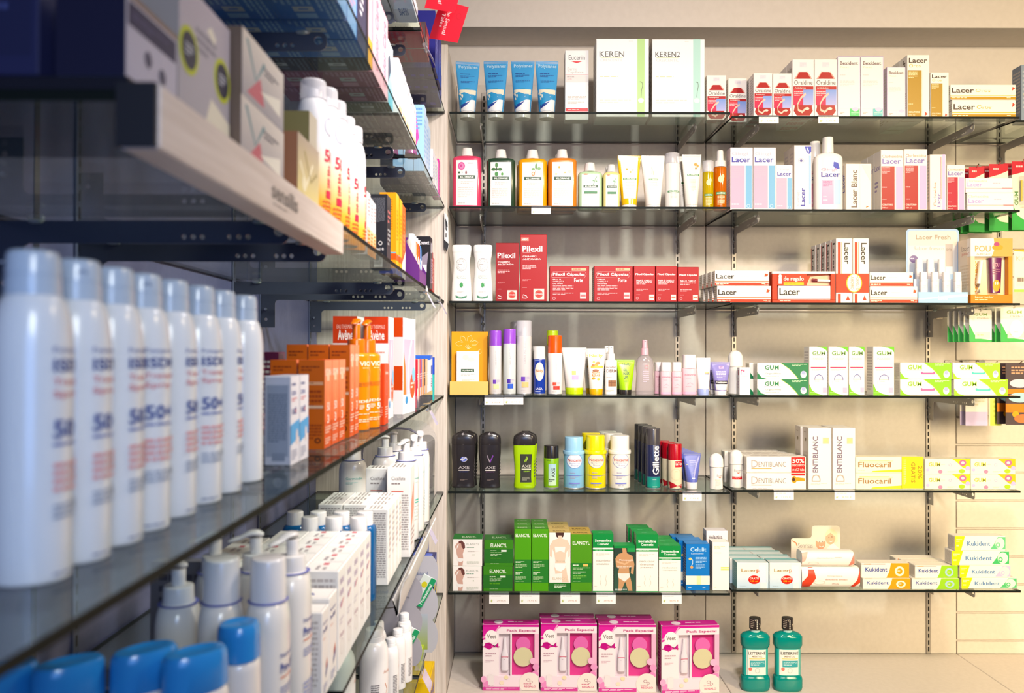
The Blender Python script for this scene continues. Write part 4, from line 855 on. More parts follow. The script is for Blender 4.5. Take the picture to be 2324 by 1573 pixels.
def soma(h1, t2, big=1):
    return {'F': [('r', 0, 1-h1, 1, 1, '1e8a42'), ('T', 'Somatoline', .1, 1-h1*.58, .9, 1-h1*.38, 'f0f8ee'), ('T', 'Cosmetic', .22, 1-h1*.82, .78, 1-h1*.64, 'f0f8ee'), ('r', 0, 1-h1-.055, 1, 1-h1-.028, '2f9a50'), ('l', .12, 1-h1-.048, .9, 1-h1-.036, 1, 'd0ecd4'), ('l', .15, 1-h1-.14, .85, 1-h1-.1, 2, 'ddd2c2')] +
            [('t', q, .16+.02*k, 1-h1-.24-.055*k, .84-.04*k, 1-h1-.205-.055*k, 'b4a898') for k, q in enumerate(t2)] + [('s', [(.42, .1), (.36, .16), (.42, .22), (.38, .28)], .008, 'd8ceb8'), ('s', [(.62, .1), (.68, .16), (.62, .22), (.66, .28)], .008, 'd8ceb8'), ('l', .06, .09, .3, .1, 1, 'cfc4b0'), ('r', 0, 0, 1, .012, '2f9a50')], 'T': [('l', .3, .3, .7, .5, 1, '7ac890')]}
carton('white carton with a green top band, first of the three tall ones', 1346, 1393, 1211, 'F', YL, .05, 'fbf6ea', soma(.24, ['tratamiento', 'anticelulítico']), top='2fa052', group='white and green slimming cartons')
MEN = [('r', 0, 0, 1, .95, '3a5a48', '2a3c34'), ('r', 0, .95, 1, 1, '1e8a42'), ('r', .62, .87, 1, .95, '2f9a50'), ('p', [(.38, .95), (.56, .95), (.6, .84), (.86, .78), (.95, .6), (.9, .38), (.78, .4), (.82, .56), (.7, .52), (.72, .38), (.82, .2), (.86, .02), (.66, .02), (.52, .22), (.34, .02), (.2, .02), (.22, .24), (.18, .4), (.24, .52), (.1, .54), (.06, .72), (.2, .82), (.4, .85)], 'c89a70'), ('p', [(.18, .4), (.72, .4), (.74, .32), (.5, .22), (.22, .3)], 'f0e8dc'),
       ('s', [(.12, .66), (.5, .6), (.85, .7)], .02, 'dcb48c'), ('T', 'Menopausia', .24, .66, .9, .71, 'f0d8c8'), ('l', .15, .5, .85, .55, 2, 'f0e0d0'), ('l', .05, .02, .6, .06, 2, 'e8f0e8')]
carton('dark green carton with a nude torso photo', 1394, 1443, 1238, 'F', YL, .05, '3a5a48', {'F': MEN}, top='2fa052', group='white and green slimming cartons')
carton('tallest white carton with a green top band, in the middle', 1444, 1494.5, 1212, 'F', YL, .05, 'fbf6ea', soma(.245, ['reductor', 'drenante', 'piernas']), top='2fa052', group='white and green slimming cartons', behind=2, stagger=-.006, bnp='tallest white and green carton')
carton('white carton with a green top band, rightmost beside the blue ones', 1495.5, 1546, 1238, 'F', YL, .05, 'fbf6ea', soma(.25, ['reductor', 'menopausia']), top='2fa052', group='white and green slimming cartons', behind=2, stagger=-.004, bnp='rightmost white and green carton')
carton('blue capsule carton at the right end of the lowest shelf', 1557, 1611, 1234, 'F', 2.63, .05, '1f78c4', {'F': [('T', 'Celulit', .18, .84, .86, .93, 'b8dcf4'), ('t', 'Liposome', .22, .77, .74, .815, 'd0e8f8'), ('s', [(.2, .7), (.28, .65), (.28, .58), (.2, .5)], .012, 'd8e8f0'), ('e', .17, .68, .06, .03, 'f0d080'), ('e', .24, .5, .06, .03, 'e8a868'), ('l', .4, .58, .86, .72, 5, '9cc8ec'), ('l', .4, .46, .8, .56, 4, '9cc8ec'), ('r', 0, .13, 1, .32, 'eef0e0'), ('r', .45, .13, .62, .32, 'dce8b0'), ('l', .1, .04, .3, .07, 1, 'c8e0f4'), ('l', .7, .04, .9, .07, 1, 'c8e0f4')]}, top='3a8ad0', side='1a62ae', behind=2, stagger=-.013, group='blue capsule cartons', bnp='blue capsule carton')
carton('slim pale cream carton right of the blue capsule carton', 1617, 1655, 1230, 'F', 2.63, .05, 'fbf5ec', {'F': [('l', .1, .86, .75, .92, 2, 'e0d8b0'), ('l', .1, .76, .8, .79, 1, 'e8e4c8'), ('r', .5, .42, 1, .49, 'd8e080'), ('r', .5, .45, 1, .46, 'f8f4e0'), ('l', .12, .06, .3, .08, 1, 'd8e080')]}, side='efe6dc')
carton('pinkish white carton with grey lettering, rising behind the slim cream one', 1603, 1652, 1204, 'F', 2.70, .05, 'f4ecec', {'F': [('T', 'Velastisa', .1, .85, .75, .92, '6a6468'), ('t', 'Antiestrías', .1, .76, .88, .81, 'c8bcc0')]}, side='e8dfe0')
for (a, b, w, tx) in ((1112, 1157, 'under the stacked green cartons', '29,95 €'), (1181, 1226, 'under the twin tall green cartons', '39,95 €'), (1273, 1317, 'under the cream woman carton', '29,95 €'), (1354, 1398, 'under the first white and green carton', '39,90 €'), (1502, 1547, 'under the rightmost white and green carton', '48,95 €')):
    price_tag(a, b, 1344, 1368, 2.598, 'small white price tag ' + w, tx)
price_tag(1549, 1592, 1116, 1136, 2.598, 'small white price tag under the periwinkle tube', '7,95 €')
price_tag(1100, 1143, 899, 919, 2.598, 'small white price tag under the first purple capped spray', '8,90 €')
price_tag(1144.5, 1188, 899, 918, 2.598, 'small white price tag under the second purple capped spray', '8,95 €')
price_tag(1205, 1249, 469, 486, 2.598, 'small white price tag under the orange shampoo', '12,85 €')

# base deck: four gift boxes ---------------------------------------
def gift(np, x0, x1, yt, Y, rot=0, bh=0):
    X, w, zt = span(x0, x1, yt, Y); z0 = ZD+.0003; h = zt-z0; d = .05; w -= .001
    e = empty('gift_box', np, 'gift box', (X, Y+d/2, z0), rot, 'pink gift boxes')
    mb = MB(); PK = 'd8329a'
    # carton shell with an open window (frame built of boxes), recessed tray inside
    wx0, wx1, wz0, wz1 = w*.03, w*.42, h*.06, h*.86
    box(mb, -w/2, w/2, -d/2+.012, d/2, 0, h, 'c82a8a', 0)
    t0, t1 = -d/2, -d/2+.0115
    box(mb, -w/2, w/2, t0, t1, h*.86, h, 'f6e8ea', 0, .0004); box(mb, -w/2, w/2, t0, t1, 0, h*.22, 'f4dfe6', 0, .0004)
    box(mb, -w/2, -w*.21, t0, t1, h*.2205, h*.8595, 'f8ecec', 0, .0004); box(mb, w*.42, w/2, t0, t1, h*.2205, h*.8595, 'f0b8d0', 0, .0004)
    box(mb, -w*.01, w*.02, t0, t1, h*.2205, h*.8595, 'f6e8ec', 0, .0004)
    S = lambda u, v, o: (-w/2+u*w, -d/2-o, v*h)
    print_on(mb, S, [('p', [(0, 1), (.38, 1), (.3, .95), (.22, .88), (.12, .8), (0, .76)], PK), ('r', 0, .965, 1, 1, 'cc2a90'), ('s', [(.3, .98), (.24, .9), (.12, .84), (.0, .8)], .012, 'f0a8cc'), ('e', .155, .815, .11, .1, 'fdf6f2'), ('T', 'Veet', .075, .79, .24, .85, '8a7c78'), ('p', [(.02, .66), (.12, .62), (.22, .68), (.28, .64), (.28, .73), (.22, .67), (.12, .73), (.05, .72)], 'c02080'), ('r', .0, .655, .3, .67, 'c02080'), ('e', .17, .67, .02, .018, 'e04a9a'),
        ('T', 'Pack Especial', .43, .885, .95, .93, 'c85a8a'), ('l', .05, .5, .24, .57, 2, 'c8a8b0'), ('l', .05, .42, .2, .46, 2, 'e0c4cc'), ('r', 0, 0, .66, .055, 'd04896'), ('l', .06, .012, .6, .042, 2, 'f8dce8'), ('e', .07, .1, .07, .05, 'e890c0'), ('e', .02, .17, .05, .05, 'f0b0d0'), ('e', .9, .45, .06, .05, 'f0b8d4'), ('e', .95, .36, .06, .05, 'e8a0c8'), ('e', .93, .25, .06, .05, 'e890c0'),
        ('e', .15, .16, .055, .09, 'efe4e2'), ('r', .1, .08, .2, .24, 'f0e6e4'), ('e', .42, .2, .04, .03, 'f0e0b8'), ('e', .34, .12, .04, .03, 'f4e0c8')])
    fm = face_maps(w, d, h); print_on(mb, fm['T'], [('r', .02, .05, .98, .95, 'c8268e'), ('e', .28, .5, .08, .35, 'f0dce6'), ('l', .45, .35, .9, .65, 1, 'f0c0dc')]); print_on(mb, fm['L'], [('r', .02, 0, .75, 1, 'b8247e'), ('l', .15, .2, .7, .9, 14, 'e8a0cc')])
    print_on(mb, lambda u, v, o: (-w/2+u*w, -d/2+.012-o, v*h), [('r', .29, .22, .5, .86, 'f0e0e4'), ('r', .52, .22, .92, .86, 'd8488e', 'cc3a80')])
    part(mb, 'carton', e)
    mb = MB(); s = [(h*.30, .011, .005, 2.6), (h*.32, .0125, .0055, 2.6), (h*.52, .0115, .0055, 2.6), (h*.55, .011, .0052, 2.4), (h*.63, .0065, .0045, 2), (h*.78, .0042, .0035, 2), (h*.8, .0035, .003, 2)]
    loft(mb, s, 'ece4ea', 1, 20, -w*.105, -d/2+.0058); print_on(mb, lambda u, v, o: (-w*.105-.012+u*.024, -d/2+.0003-o, h*(.5+v*.05)), [('r', .02, .1, .98, .25, 'd03a60'), ('l', .35, -.8, .65, -.5, 1, 'b8a8b0')])
    part(mb, 'trimmer', e)
    mb = MB(); V = 28
    def disc(mb, cx, cz, r, col, y0): prism(mb, [(cx+r*math.cos(2*PI*i/V), cz+r*math.sin(2*PI*i/V)) for i in range(V)][::-1], y0, y0+.005, col, 1)
    disc(mb, w*.22, h*.5, w*.17, 'd8d0a8', t0+.005); part(mb, 'mirror_case', e)
    mb = MB(); disc(mb, w*.22, h*.69, w*.13, 'e070b0', t0+.0062); part(mb, 'pink_compact', e)
    mb = MB(); prism(mb, [(min(w*.495, w*.34+w*.19*math.cos(2*PI*i/V)), max(h*.004, h*.115+w*.19*math.sin(2*PI*i/V))) for i in range(V)][::-1], -d/2-.0012, -d/2-.0002, 'f2e6dc', 1)
    print_on(mb, lambda u, v, o: (w*.2+u*w*.28, -d/2-.0012-o, h*.02+v*h*.19), [('e', .4, .75, .12, .12, 'b08a90', .7), ('e', .58, .6, .1, .1, 'b08a90', .7), ('l', .1, .38, .9, .48, 1, 'd0708a'), ('T', 'REGALO', .14, .16, .88, .32, 'd86a8a')])
    part(mb, 'round_sticker', e)
    if bh:
        for k in range(bh): dup(e, (e.location.x-.001, e.location.y+(d+.006)*(k+1), z0), f'pink gift box directly behind the {np[:60]}')
    return e
gift('pink and white gift box, leftmost of the four on the base', 1097, 1225, 1412+4, 2.648)
gift('pink and white gift box, second from the left', 1228.5, 1356, 1414, 2.645, 0, 1)
gift('pink and white gift box, third from the left', 1359.5, 1490, 1416, 2.64, 0, 1)
gift('pink and white gift box, rightmost and turned slightly left', 1500, 1633, 1418, 2.63, .07)

# ================================================================== toothpaste bay, top shelf
OB = dict(group='red mouthwash cartons', cat='box')
carton('small red and white mouthwash carton, sitting lowest at the joint of the bays', 1652, 1695, 176, 'A', 2.712, .045, 'fbf4ee', O, **OB)
carton('small red and white mouthwash carton, left one above the price tag', 1710, 1753, 164, 'A', 2.65, .045, 'fbf4ee', O, behind=2, stagger=.0, bnp='small red mouthwash carton by the tag', **OB)
carton('small red and white mouthwash carton touching the big ones', 1754, 1797, 165, 'A', 2.65, .045, 'fbf4ee', O, **OB)
O2 = dict(O); O2['L'] = [('t', 'Oraldine', .15, .8, .85, .9, '8a7a70'), ('l', .12, .1, .88, .7, 12, 'c8b8ac')]
carton('big red and white mouthwash carton, left one of the two', 1798, 1847.5, 133, 'A', 2.65, .055, 'fbf4ee', O2, behind=2, bnp='big red mouthwash carton', **OB)
carton('big red and white mouthwash carton, right one of the two', 1848.5, 1900, 133, 'A', 2.65, .055, 'fbf4ee', O2, **OB)
def bex(c): return {'F': [('r', 0, 0, 1, .006, 'b8a8e0'), ('r', 0, 0, .02, 1, 'd8ccf0'), ('r', .98, 0, 1, 1, 'd8ccf0'), ('r', 0, .992, 1, 1, 'b8a8e0'), ('T', 'Bexident', .1, .86, .9, .92, '7a6468'), ('t', 'Post', .1, .81, .5, .84, 'd0e0c0'), ('l', .1, .68, .5, .7, 1, 'd8d0d4'), ('l', .1, .5, .75, .6, 4, 'e4dcdc'), ('r', .03, .14, .97, .146, 'c8bce8'), ('l', .1, .04, .3, .08, 2, 'b8a8a0'), ('r', .54, .005, .97, .135, c), ('e', .78, .125, .14, .035, 'd8c8e8'), ('l', .6, .03, .92, .07, 2, 'c8f0d8')]}
carton('tall white and lilac carton with a green corner square', 1901, 1952.5, 127, 'A', 2.65, .05, 'fbf5ee', bex('56c878'), behind=1, bnp='lilac edged carton')
carton('tall white and lilac carton with an aqua corner square', 1953.5, 2005, 127, 'A', 2.65, .05, 'fbf5ee', bex('6cc4c8'))
carton('shorter white and lilac carton left of the mustard ones', 2013, 2055, 151, 'A', 2.655, .045, 'fbf5ee', bex('f0eaf0'), side='d8c8e0')
def oros(n): return {'F': [('T', 'Lacer', .07, .87, .9, .95, '4a3a34'), ('t', 'Oros', .08, .8, .6, .855, 'e0b83c'), ('r', .02, .0, .64, .755, 'b08a10'), ('r', .66, .0, .67, .755, 'e8c860'), ('l', .06, .62, .45, .73, 5, 'f4e4b0'), ('l', .06, .2, .4, .22, 1, 'f4e4b0'), ('T', 'COLUTORIO', .06, .07, .56, .1, 'fbf0d0'), ('t', n, .06, .03, .34, .055, 'fbf0d0'), ('p', [(.78, .02), (.8, .09), (.92, .055)], 'd8482c')],
    'L': [('Tv', 'Lacer', .3, .5, .75, .95, '5a4a44'), ('l', .1, .1, .9, .4, 8, 'c8b8a0')]}
carton('tall mustard and white carton, taller of the two mustard uprights', 2059, 2110, 123, 'A', 2.655, .05, 'fefaf0', oros('500 ml'), behind=3, bnp='tall mustard carton', group='mustard cartons')
carton('short mustard and white carton right of the taller mustard one', 2112, 2154, 163, 'A', 2.655, .04, 'fefaf0', oros('200 ml'), group='mustard cartons')
def hor(t, t2, cmain, c2, stripe, band, bt=None):
    P = [('T', t, .02, .46, .36, .78, c2)]
    if t2: P += [('t', t2, .385, .5, .61, .72, cmain)]
    return {'F': P + [('r', .0, .27, 1, .32, stripe), ('r', 0, .02, 1, .21, band), ('l', .02, .07, .4, .16, 1, bt or 'fbf0d0'), ('l', .86, .07, .96, .16, 1, bt or 'fbf0d0'), ('l', .45, .55, .75, .65, 1, 'f0e4e0')], 'L': [('l', .1, .2, .9, .8, 5, 'c8b8a8')]}
H1 = hor('Lacer', 'Oros', 'e0b83c', '4a3a34', 'e6c85a', 'c09410'); H1['F'] += [('p', [(.94, .6), (.95, .85), (.99, .74)], 'd8482c')]
TP = dict(cat='toothpaste box')
t = carton('lying mustard and white toothpaste carton, lower of two', 2161, 2306, 226, 'A', 2.66, .045, 'fefaf2', H1, group='mustard cartons', **TP)
carton('lying mustard and white toothpaste carton, upper of two', 2157, 2306, 191, 'A', 2.66, .045, 'fefaf2', H1, on=t, group='mustard cartons', **TP)
carton('grey blue carton cut off by the right frame edge on the top shelf', 2318, 2375, 146, 'A', 2.70, .05, '8e9cae', {'F': [('l', .05, .2, .9, .9, 9, 'b0b8c4'), ('r', .1, .45, .6, .5, 'd8c070')]})
# second shelf
def gingi(side='F'): return {'F': [('T', 'Gingi', .06, .86, .78, .93, 'f0c8d8'), ('T', 'Lacer', .06, .76, .9, .85, '4a48a8'), ('r', .02, .02, .64, .71, 'f0b4cc'), ('r', .68, .02, .95, .71, '80b8dc'), ('l', .05, .5, .55, .7, 6, 'f0b8cc'), ('l', .06, .06, .6, .1, 1, 'f8e8ee'), ('e', .8, .06, .08, .025, 'd8ecf8', .8)], 'L': [('t', 'Lacer', .1, .74, .9, .84, 'b8a8c8'), ('l', .1, .1, .9, .5, 10, 'd8c8d0')]}
carton('tall pale pink and blue carton, left of the twin pair', 1657, 1708.5, 334, 'B', 2.655, .05, 'fdf6f4', gingi(), group='pink and blue dental cartons', side='f6e2e6')
carton('tall pale pink and blue carton, right of the twin pair', 1709.5, 1761, 334, 'B', 2.655, .05, 'fdf6f4', gingi(), group='pink and blue dental cartons')
carton('shorter pale pink and blue carton right of the twins', 1761.5, 1799, 374, 'B', 2.655, .04, 'fdf6f4', gingi(), group='pink and blue dental cartons')
GV = {'F': [('r', .02, 0, .04, 1, 'f0e4e8'), ('p', [(.6, .98), (.98, .98), (.98, .9), (.86, .86), (.7, .9)], '3a48b8'), ('s', [(.72, .96), (.84, .9)], .02, 'e8e8f8'), ('e', .4, .76, .17, .04, 'c0b8d0', .85), ('e', .4, .76, .08, .02, '5a58a0'), ('r', .84, .08, .97, .84, 'a8c8ee'), ('Tv', 'Lacer', .36, .06, .62, .34, '4a48a8'), ('tv', 'Gingi', .14, .06, .32, .3, 'f0c4d4')], 'L': [('l', .2, .1, .8, .9, 14, 'd8c8c8')]}
carton('upright white carton with sideways lettering and a blue shield corner', 1802, 1842, 329, 'B', 2.655, .05, 'fcf4ee', GV, behind=1, bnp='white carton with the blue shield corner', side='f0e0d4')
Y = 2.655; X, w, zs = span(1852, 1916, 345, Y); z0 = zl('B')+.0002; zt = span(1870, 1897, 308, Y)[2]
BG = [('p', [(.62, .84), (.78, .82), (.84, .72), (.7, .7), (.6, .76)], '3a48b8'), ('T', 'Gingi', .18, .66, .72, .73, 'f0a0c0'), ('T', 'Lacer', .18, .57, .85, .66, '3a3aa0'), ('r', .2, .1, .62, .52, 'f0a8cc', 'f4bcd8'), ('r', .66, .1, .88, .52, 'b8d4f0'), ('l', .24, .4, .56, .5, 5, 'e078a8'), ('l', .24, .14, .5, .18, 1, 'f8e0ee'), ('l', .24, .22, .44, .24, 1, 'f8e0ee')]
e = bottle('mouthwash_bottle', 'large white mouthwash bottle with pink and blue label, cap up front', 'mouthwash', X, Y+.02, z0, arc_body(w, .042, zs-z0, 3.4, .003, .02, w*.2, .012, n1=2), 'fdf6f2', [('cap', [(cap_secs(w*.2, w*.18, zs-z0-.001, zt-z0, .002), 'fbf6f0')], 1)], BG)
behind_of(e, 1, -.022, .055, 'large white mouthwash bottle')
carton('cream carton with sideways lettering right of the white bottle', 1920, 1978, 371, 'B', 2.66, .05, 'fcf3e6', {'F': [('t', ' ', 0, 0, .01, .01, 'fcf3e6'), ('r', .54, 0, .55, 1, 'e8dccc'), ('Tv', 'Lacer Blanc', .2, .06, .44, .86, '6a5a54'), ('p', [(.6, .98), (.98, .96), (.98, .6)], 'f6ead8'), ('p', [(.78, .05), (.8, .1), (.9, .08)], 'e07840')], 'L': [('tv', 'Lacer', .3, .4, .8, .8, '4a48a8')]})
def clor(c='a60a1c'): return {'F': [('t', 'Clorhexidina', .06, .87, .94, .92, 'c85a40'), ('T', 'Lacer', .06, .77, .88, .86, '7a6ab8'), ('r', .02, .0, .6, .73, c), ('r', .66, .02, .96, .73, 'c4b0dc'), ('l', .06, .6, .4, .72, 5, 'f4a8b0'), ('l', .06, .36, .4, .39, 1, 'f4c0c8'), ('T', 'COLUTORIO', .06, .08, .52, .11, 'fbe4e0'), ('l', .06, .17, .38, .19, 1, 'f4c0c8'), ('t', '500 ml', .06, .03, .3, .055, 'fbe4e0')], 'L': [('t', 'Lacer', .1, .68, .9, .78, '7a6ab8'), ('l', .1, .3, .6, .5, 3, 'a898c8')]}
carton('tall crimson and lilac carton, left one of the two tallest', 1999, 2051, 340, 'B', 2.66, .05, 'fdf4ea', clor(), group='crimson and lilac cartons', behind=2, bnp='left tall crimson and lilac carton')
carton('tall crimson and lilac carton, right one of the two tallest', 2052, 2105, 338, 'B', 2.66, .05, 'fdf4ea', clor(), group='crimson and lilac cartons')
carton('thin white carton with sideways red lettering between the crimson ones', 2110, 2147, 350, 'B', 2.66, .04, 'fdf2e8', {'F': [('tv', 'Clorhexidina', .22, .08, .4, .5, 'c85a40'), ('Tv', 'Lacer', .46, .06, .66, .3, '8a7ac0'), ('r', .68, .2, .71, .96, 'c83a4a'), ('r', .76, 0, .96, 1, 'd4bce8')]}, side='f8e4d8')
carton('short pink crimson and lilac carton by the lying stack', 2149, 2190, 374, 'B', 2.66, .04, 'fdf4ea', clor('b00a38'), group='crimson and lilac cartons')
H2 = {'F': [('t', 'Clorhexidina', .02, .74, .46, .88, 'ecc8a0'), ('T', 'Lacer', .02, .42, .36, .7, 'b8a8e0'), ('r', .0, .3, 1, .33, 'e8a0a0'), ('r', .78, .3, 1, .34, 'd84050'), ('r', 0, .04, 1, .22, 'e8d4f0'), ('l', .58, .6, .86, .68, 1, 'e8b0c8')]}
t = carton('lying white and lilac toothpaste carton, lower of two', 2195, 2300, 438, 'B', 2.665, .045, 'fefaf2', H2, group='lying lilac cartons', **TP)
carton('lying white and lilac toothpaste carton, upper of two', 2191, 2298, 404, 'B', 2.665, .045, 'fefaf2', H2, on=t, group='lying lilac cartons', **TP)
# third shelf
H3 = hor('Lacer', None, '', '2c2420', 'e07848', 'c43c12'); H3['F'] += [('p', [(.91, .6), (.92, .82), (.98, .74), (.96, .62)], 'e0522c'), ('T', 'Con Flúor', .02, .07, .16, .16, 'fbe4d0'), ('t', '75 ml', .9, .06, .98, .15, 'fbe4d0')]
t = carton('lying orange and white toothpaste carton at left, lower of two', 1627, 1750, 649, 'C', 2.655, .045, 'fdf5ea', H3, group='orange and white dental cartons', behind=3, stagger=-.004, bnp='lower left orange toothpaste carton', **TP)
carton('lying orange and white toothpaste carton at left, upper of two', 1622, 1746, 614, 'C', 2.655, .045, 'fdf5ea', H3, on=t, group='orange and white dental cartons', behind=3, stagger=-.003, bnp='upper left orange toothpaste carton', **TP)
# boxed pack with a window
X, w, zt = span(1752, 1896, 616, 2.65); z0 = zl('C')+.0002; h = zt-z0; Y = 2.65
e = empty('toothpaste_gift_pack', 'lying orange window pack holding a toothpaste carton and free bottle', 'toothpaste pack', (X, Y, z0))
mb = MB(); w -= .001
box(mb, -w/2, w/2, .012, .05, 0, h, 'c04018', 0); box(mb, -w/2, w/2, 0, .0115, 0, h*.1, 'c43c12', 0); box(mb, -w/2, w/2, 0, .0115, h*.92, h, 'fdf0e4', 0)
box(mb, -w/2, -w*.42, 0, .0115, h*.1005, h*.9195, 'c43c12', 0); box(mb, w*.43, w/2, 0, .0115, h*.1005, h*.9195, 'c43c12', 0); box(mb, -w*.4195, w*.05, 0, .0115, h*.55, h*.9195, 'c43c12', 0)
print_on(mb, lambda u, v, o: (-w/2+u*w, -o, v*h), [('T', 'de regalo', .18, .66, .5, .84, 'fbf0e8'), ('r', .18, .56, .5, .65, 'f0c030'), ('l', .2, .58, .48, .63, 1, 'c89020'), ('r', .1, .6, .15, .78, 'fbf0e8'), ('e', .125, .84, .025, .07, 'fbf0e8'), ('l', .12, .03, .4, .07, 1, 'fbe4d0')])
print_on(mb, lambda u, v, o: (-w/2+u*w, .012-o, v*h), [('p', [(.56, .56), (.62, .84), (.93, .9), (.93, .56)], 'f0c0a0')]); part(mb, 'sleeve', e)
mb = MB(); box(mb, -w*.4, w*.425, .002, .0117, h*.105, h*.54, 'fdf8f0', 0); print_on(mb, lambda u, v, o: (-w*.4+u*w*.82, .002-o, h*.105+v*h*.43), [('T', 'Lacer', .02, .3, .42, .85, '2c2420'), ('r', 0, .06, 1, .1, 'c43c12')]); part(mb, 'inner_carton', e)
mb = MB(); tube(mb, [(w*.14, .0063, h*.73), (w*.22, .0063, h*.72)], .0052, '7a1c30', 1, 12); tube(mb, [(w*.222, .0063, h*.72), (w*.42, .0063, h*.7)], .005, 'f4e8e8', 1, 12); part(mb, 'free_bottle', e)
# upright rows and the saver pack
LV = {'F': [('r', .1, .38, .28, .94, 'c43c12'), ('r', .32, .38, .35, .94, 'e88858'), ('T', ' ', 0, 0, .01, .01, 'fdf5ea'), ('Td', 'Lacer', .5, .6, .86, .93, '2c2420')], 'L': [('Td', 'Lacer', .3, .5, .7, .94, '3c3430'), ('r', .02, .3, .14, .96, 'c43c12')]}
LV['F'] += [('r', .1, 0, .28, .14, 'c43c12'), ('p', [(.6, .04), (.85, .04), (.72, .12)], 'c43c12')]
LV['F'] = [q for q in LV['F'] if q[1] != ' ']
cz = []
for a, b, wd in ((1897, 1934.5, 'left'), (1935.5, 1972, 'right')):
    carton(f'upright orange and white toothpaste carton, {wd} one of the saver pair', a, b, 541, 'C', 2.655, .04, 'fdf5ea', LV, group='orange and white dental cartons', behind=4 if wd == 'left' else 0, stagger=-.0018, bnp='left upright saver toothpaste carton', **TP)
X, w, _ = span(1897, 1972, 600, 2.6525); za = span(1897, 1972, 664, 2.6525)[2]; zb = span(1897, 1972, 621, 2.6525)[2]
mb = MB(); box(mb, X-w/2, X+w/2, 2.6528, 2.6541, za, zb, 'c43c12', 0, .0003)
print_on(mb, lambda u, v, o: (X-w/2+u*w, 2.6528-o, za+v*(zb-za)), [('e', .55, .5, .24, .5, 'e8c040'), ('e', .55, .5, .21, .46, 'fbf2e6'), ('td', 'FORMATO', .6, .12, .7, .88, 'e07848'), ('td', 'AHORRO', .44, .16, .54, .84, 'e07848')])
o = mb.obj('sleeve_band'); tag(o, 'orange paper band with a white oval around the upright saver pair', 'packaging')
t = carton('lying orange and white toothpaste carton at right, lower of two', 1974, 2082, 650, 'C', 2.655, .045, 'fdf5ea', H3, group='orange and white dental cartons', **TP)
carton('lying orange and white toothpaste carton at right, upper of two', 1973.5, 2072, 618, 'C', 2.655, .045, 'fdf5ea', H3, on=t, group='orange and white dental cartons', **TP)
# mouth spray counter display
Y = 2.65; X, w, zb = span(2084, 2196, 663, Y); z0 = zl('C')+.0002
e = empty('spray_display', 'pale blue counter display card for small white mouth sprays', 'display', (X, Y, z0))
mb = MB(); box(mb, -w/2, w/2, 0, .075, 0, zb-z0, 'a8d0f0', 0); print_on(mb, lambda u, v, o: (-w/2+u*w, -o, v*(zb-z0)), [('p', wave(0, 1, .45, .8)+[(1, .6), (0, .3)], 'd0e8f8'), ('T', 'Lacer', .4, .3, .62, .65, 'f4faff')]); part(mb, 'base_tray', e)
mb = MB(); box(mb, -w*.5, w*.42, .028, .075, zb-z0+.0003, zb-z0+.045, 'dce6f4', 0); part(mb, 'step', e)
_, w2, z2 = span(2052, 2171, 521, 2.74); X2 = span(2052, 2171, 521, 2.74)[0]-X
mb = MB(); prism(mb, rrect(X2-w2/2, X2+w2/2, 0, z2-z0, .012), .0765, .078, 'a8c4e8', 0)
S = lambda u, v, o: (X2-w2/2+u*w2, .0765-o, v*(z2-z0))
print_on(mb, S, [('p', rrect(.03, .97, .45, .975, .06), 'e8ddd4'), ('r', .03, .4, .97, .78, 'd0dcec', 'e4e0e0'), ('T', 'Lacer Fresh', .18, .86, .84, .92, 'a8988c'), ('t', 'Sabor fresco', .14, .72, .72, .765, 'c8b0a8'), ('e', .14, .6, .08, .05, '7a6a9a'), ('l', .08, .585, .2, .615, 1, 'd8d0e8'), ('r', .74, .5, .88, .8, 'b8b0b0'), ('t', 'spray', .76, .7, .86, .74, '887870')]); part(mb, 'header_card', e)
sp = None
def spr(np, x, y, z):
    global sp
    if sp is None:
        sp = bottle('mouth_spray', np, 'mouth spray', x, y, z, [(0, .0115, .008, 3.5), (.001, .012, .0085, 3.5), (.036, .012, .0085, 3.5), (.0365, .011, .008, 3.5)], 'f6f0f0', [('cap', [([(.0368, .0112, .0082, 3.5), (.06, .011, .008, 3.5), (.066, .0105, .0076, 3.5)], 'fdf8f4')], 1)], [('l', .25, .3, .7, .6, 2, 'c8c8e0')], group='white mouth sprays')
    else: dup(sp, (x, y, z), np)
for k in range(4): spr(f'white mouth spray in the display, {ORD[k]} of the front row', X-w*.36+k*.0372, Y+.014, zb+.0003)
for k in range(3): spr(f'white mouth spray in the display, {ORD[k]} of the raised back row', X-w*.36+k*.0372+.004, Y+.05, zb+.0458)
# window box with a purple cup
X, w, zt = span(2202, 2298, 541, 2.65); z0 = zl('C')+.0002; h = zt-z0; w -= .001; d = .075
e = empty('toothpaste_gift_box', 'orange and white children toothpaste box with a purple cup in its window', 'gift box', (X, 2.65, z0), .0)
mb = MB(); box(mb, -w/2, w/2, .02, d, 0, h, 'f6e4cc', 0); box(mb, -w/2, w/2, 0, .0195, 0, h*.13, 'e8842c', 0); box(mb, -w/2, w/2, 0, .0195, h*.72, h, 'fdf4ea', 0); box(mb, -w/2, -w*.4, 0, .0195, h*.1305, h*.7195, 'f8dcb8', 0); box(mb, w*.4, w/2, 0, .0195, h*.1305, h*.7195, 'e89438', 0)
print_on(mb, lambda u, v, o: (-w/2+u*w, -o, v*h), [('p', [(.55, 1), (1, 1), (1, .72), (.5, .72), (.58, .85)], 'eca860'), ('T', 'POU', .1, .79, .48, .89, 'f0a878'), ('t', 'de REGALO', .14, .74, .5, .77, 'e08878'), ('e', .64, .86, .13, .045, 'f0a040'), ('e', .62, .91, .07, .03, 'a84878'), ('T', 'Lacer junior', .1, .075, .55, .11, 'fbe8c8'), ('l', .1, .03, .6, .06, 1, 'f8d8a8')])
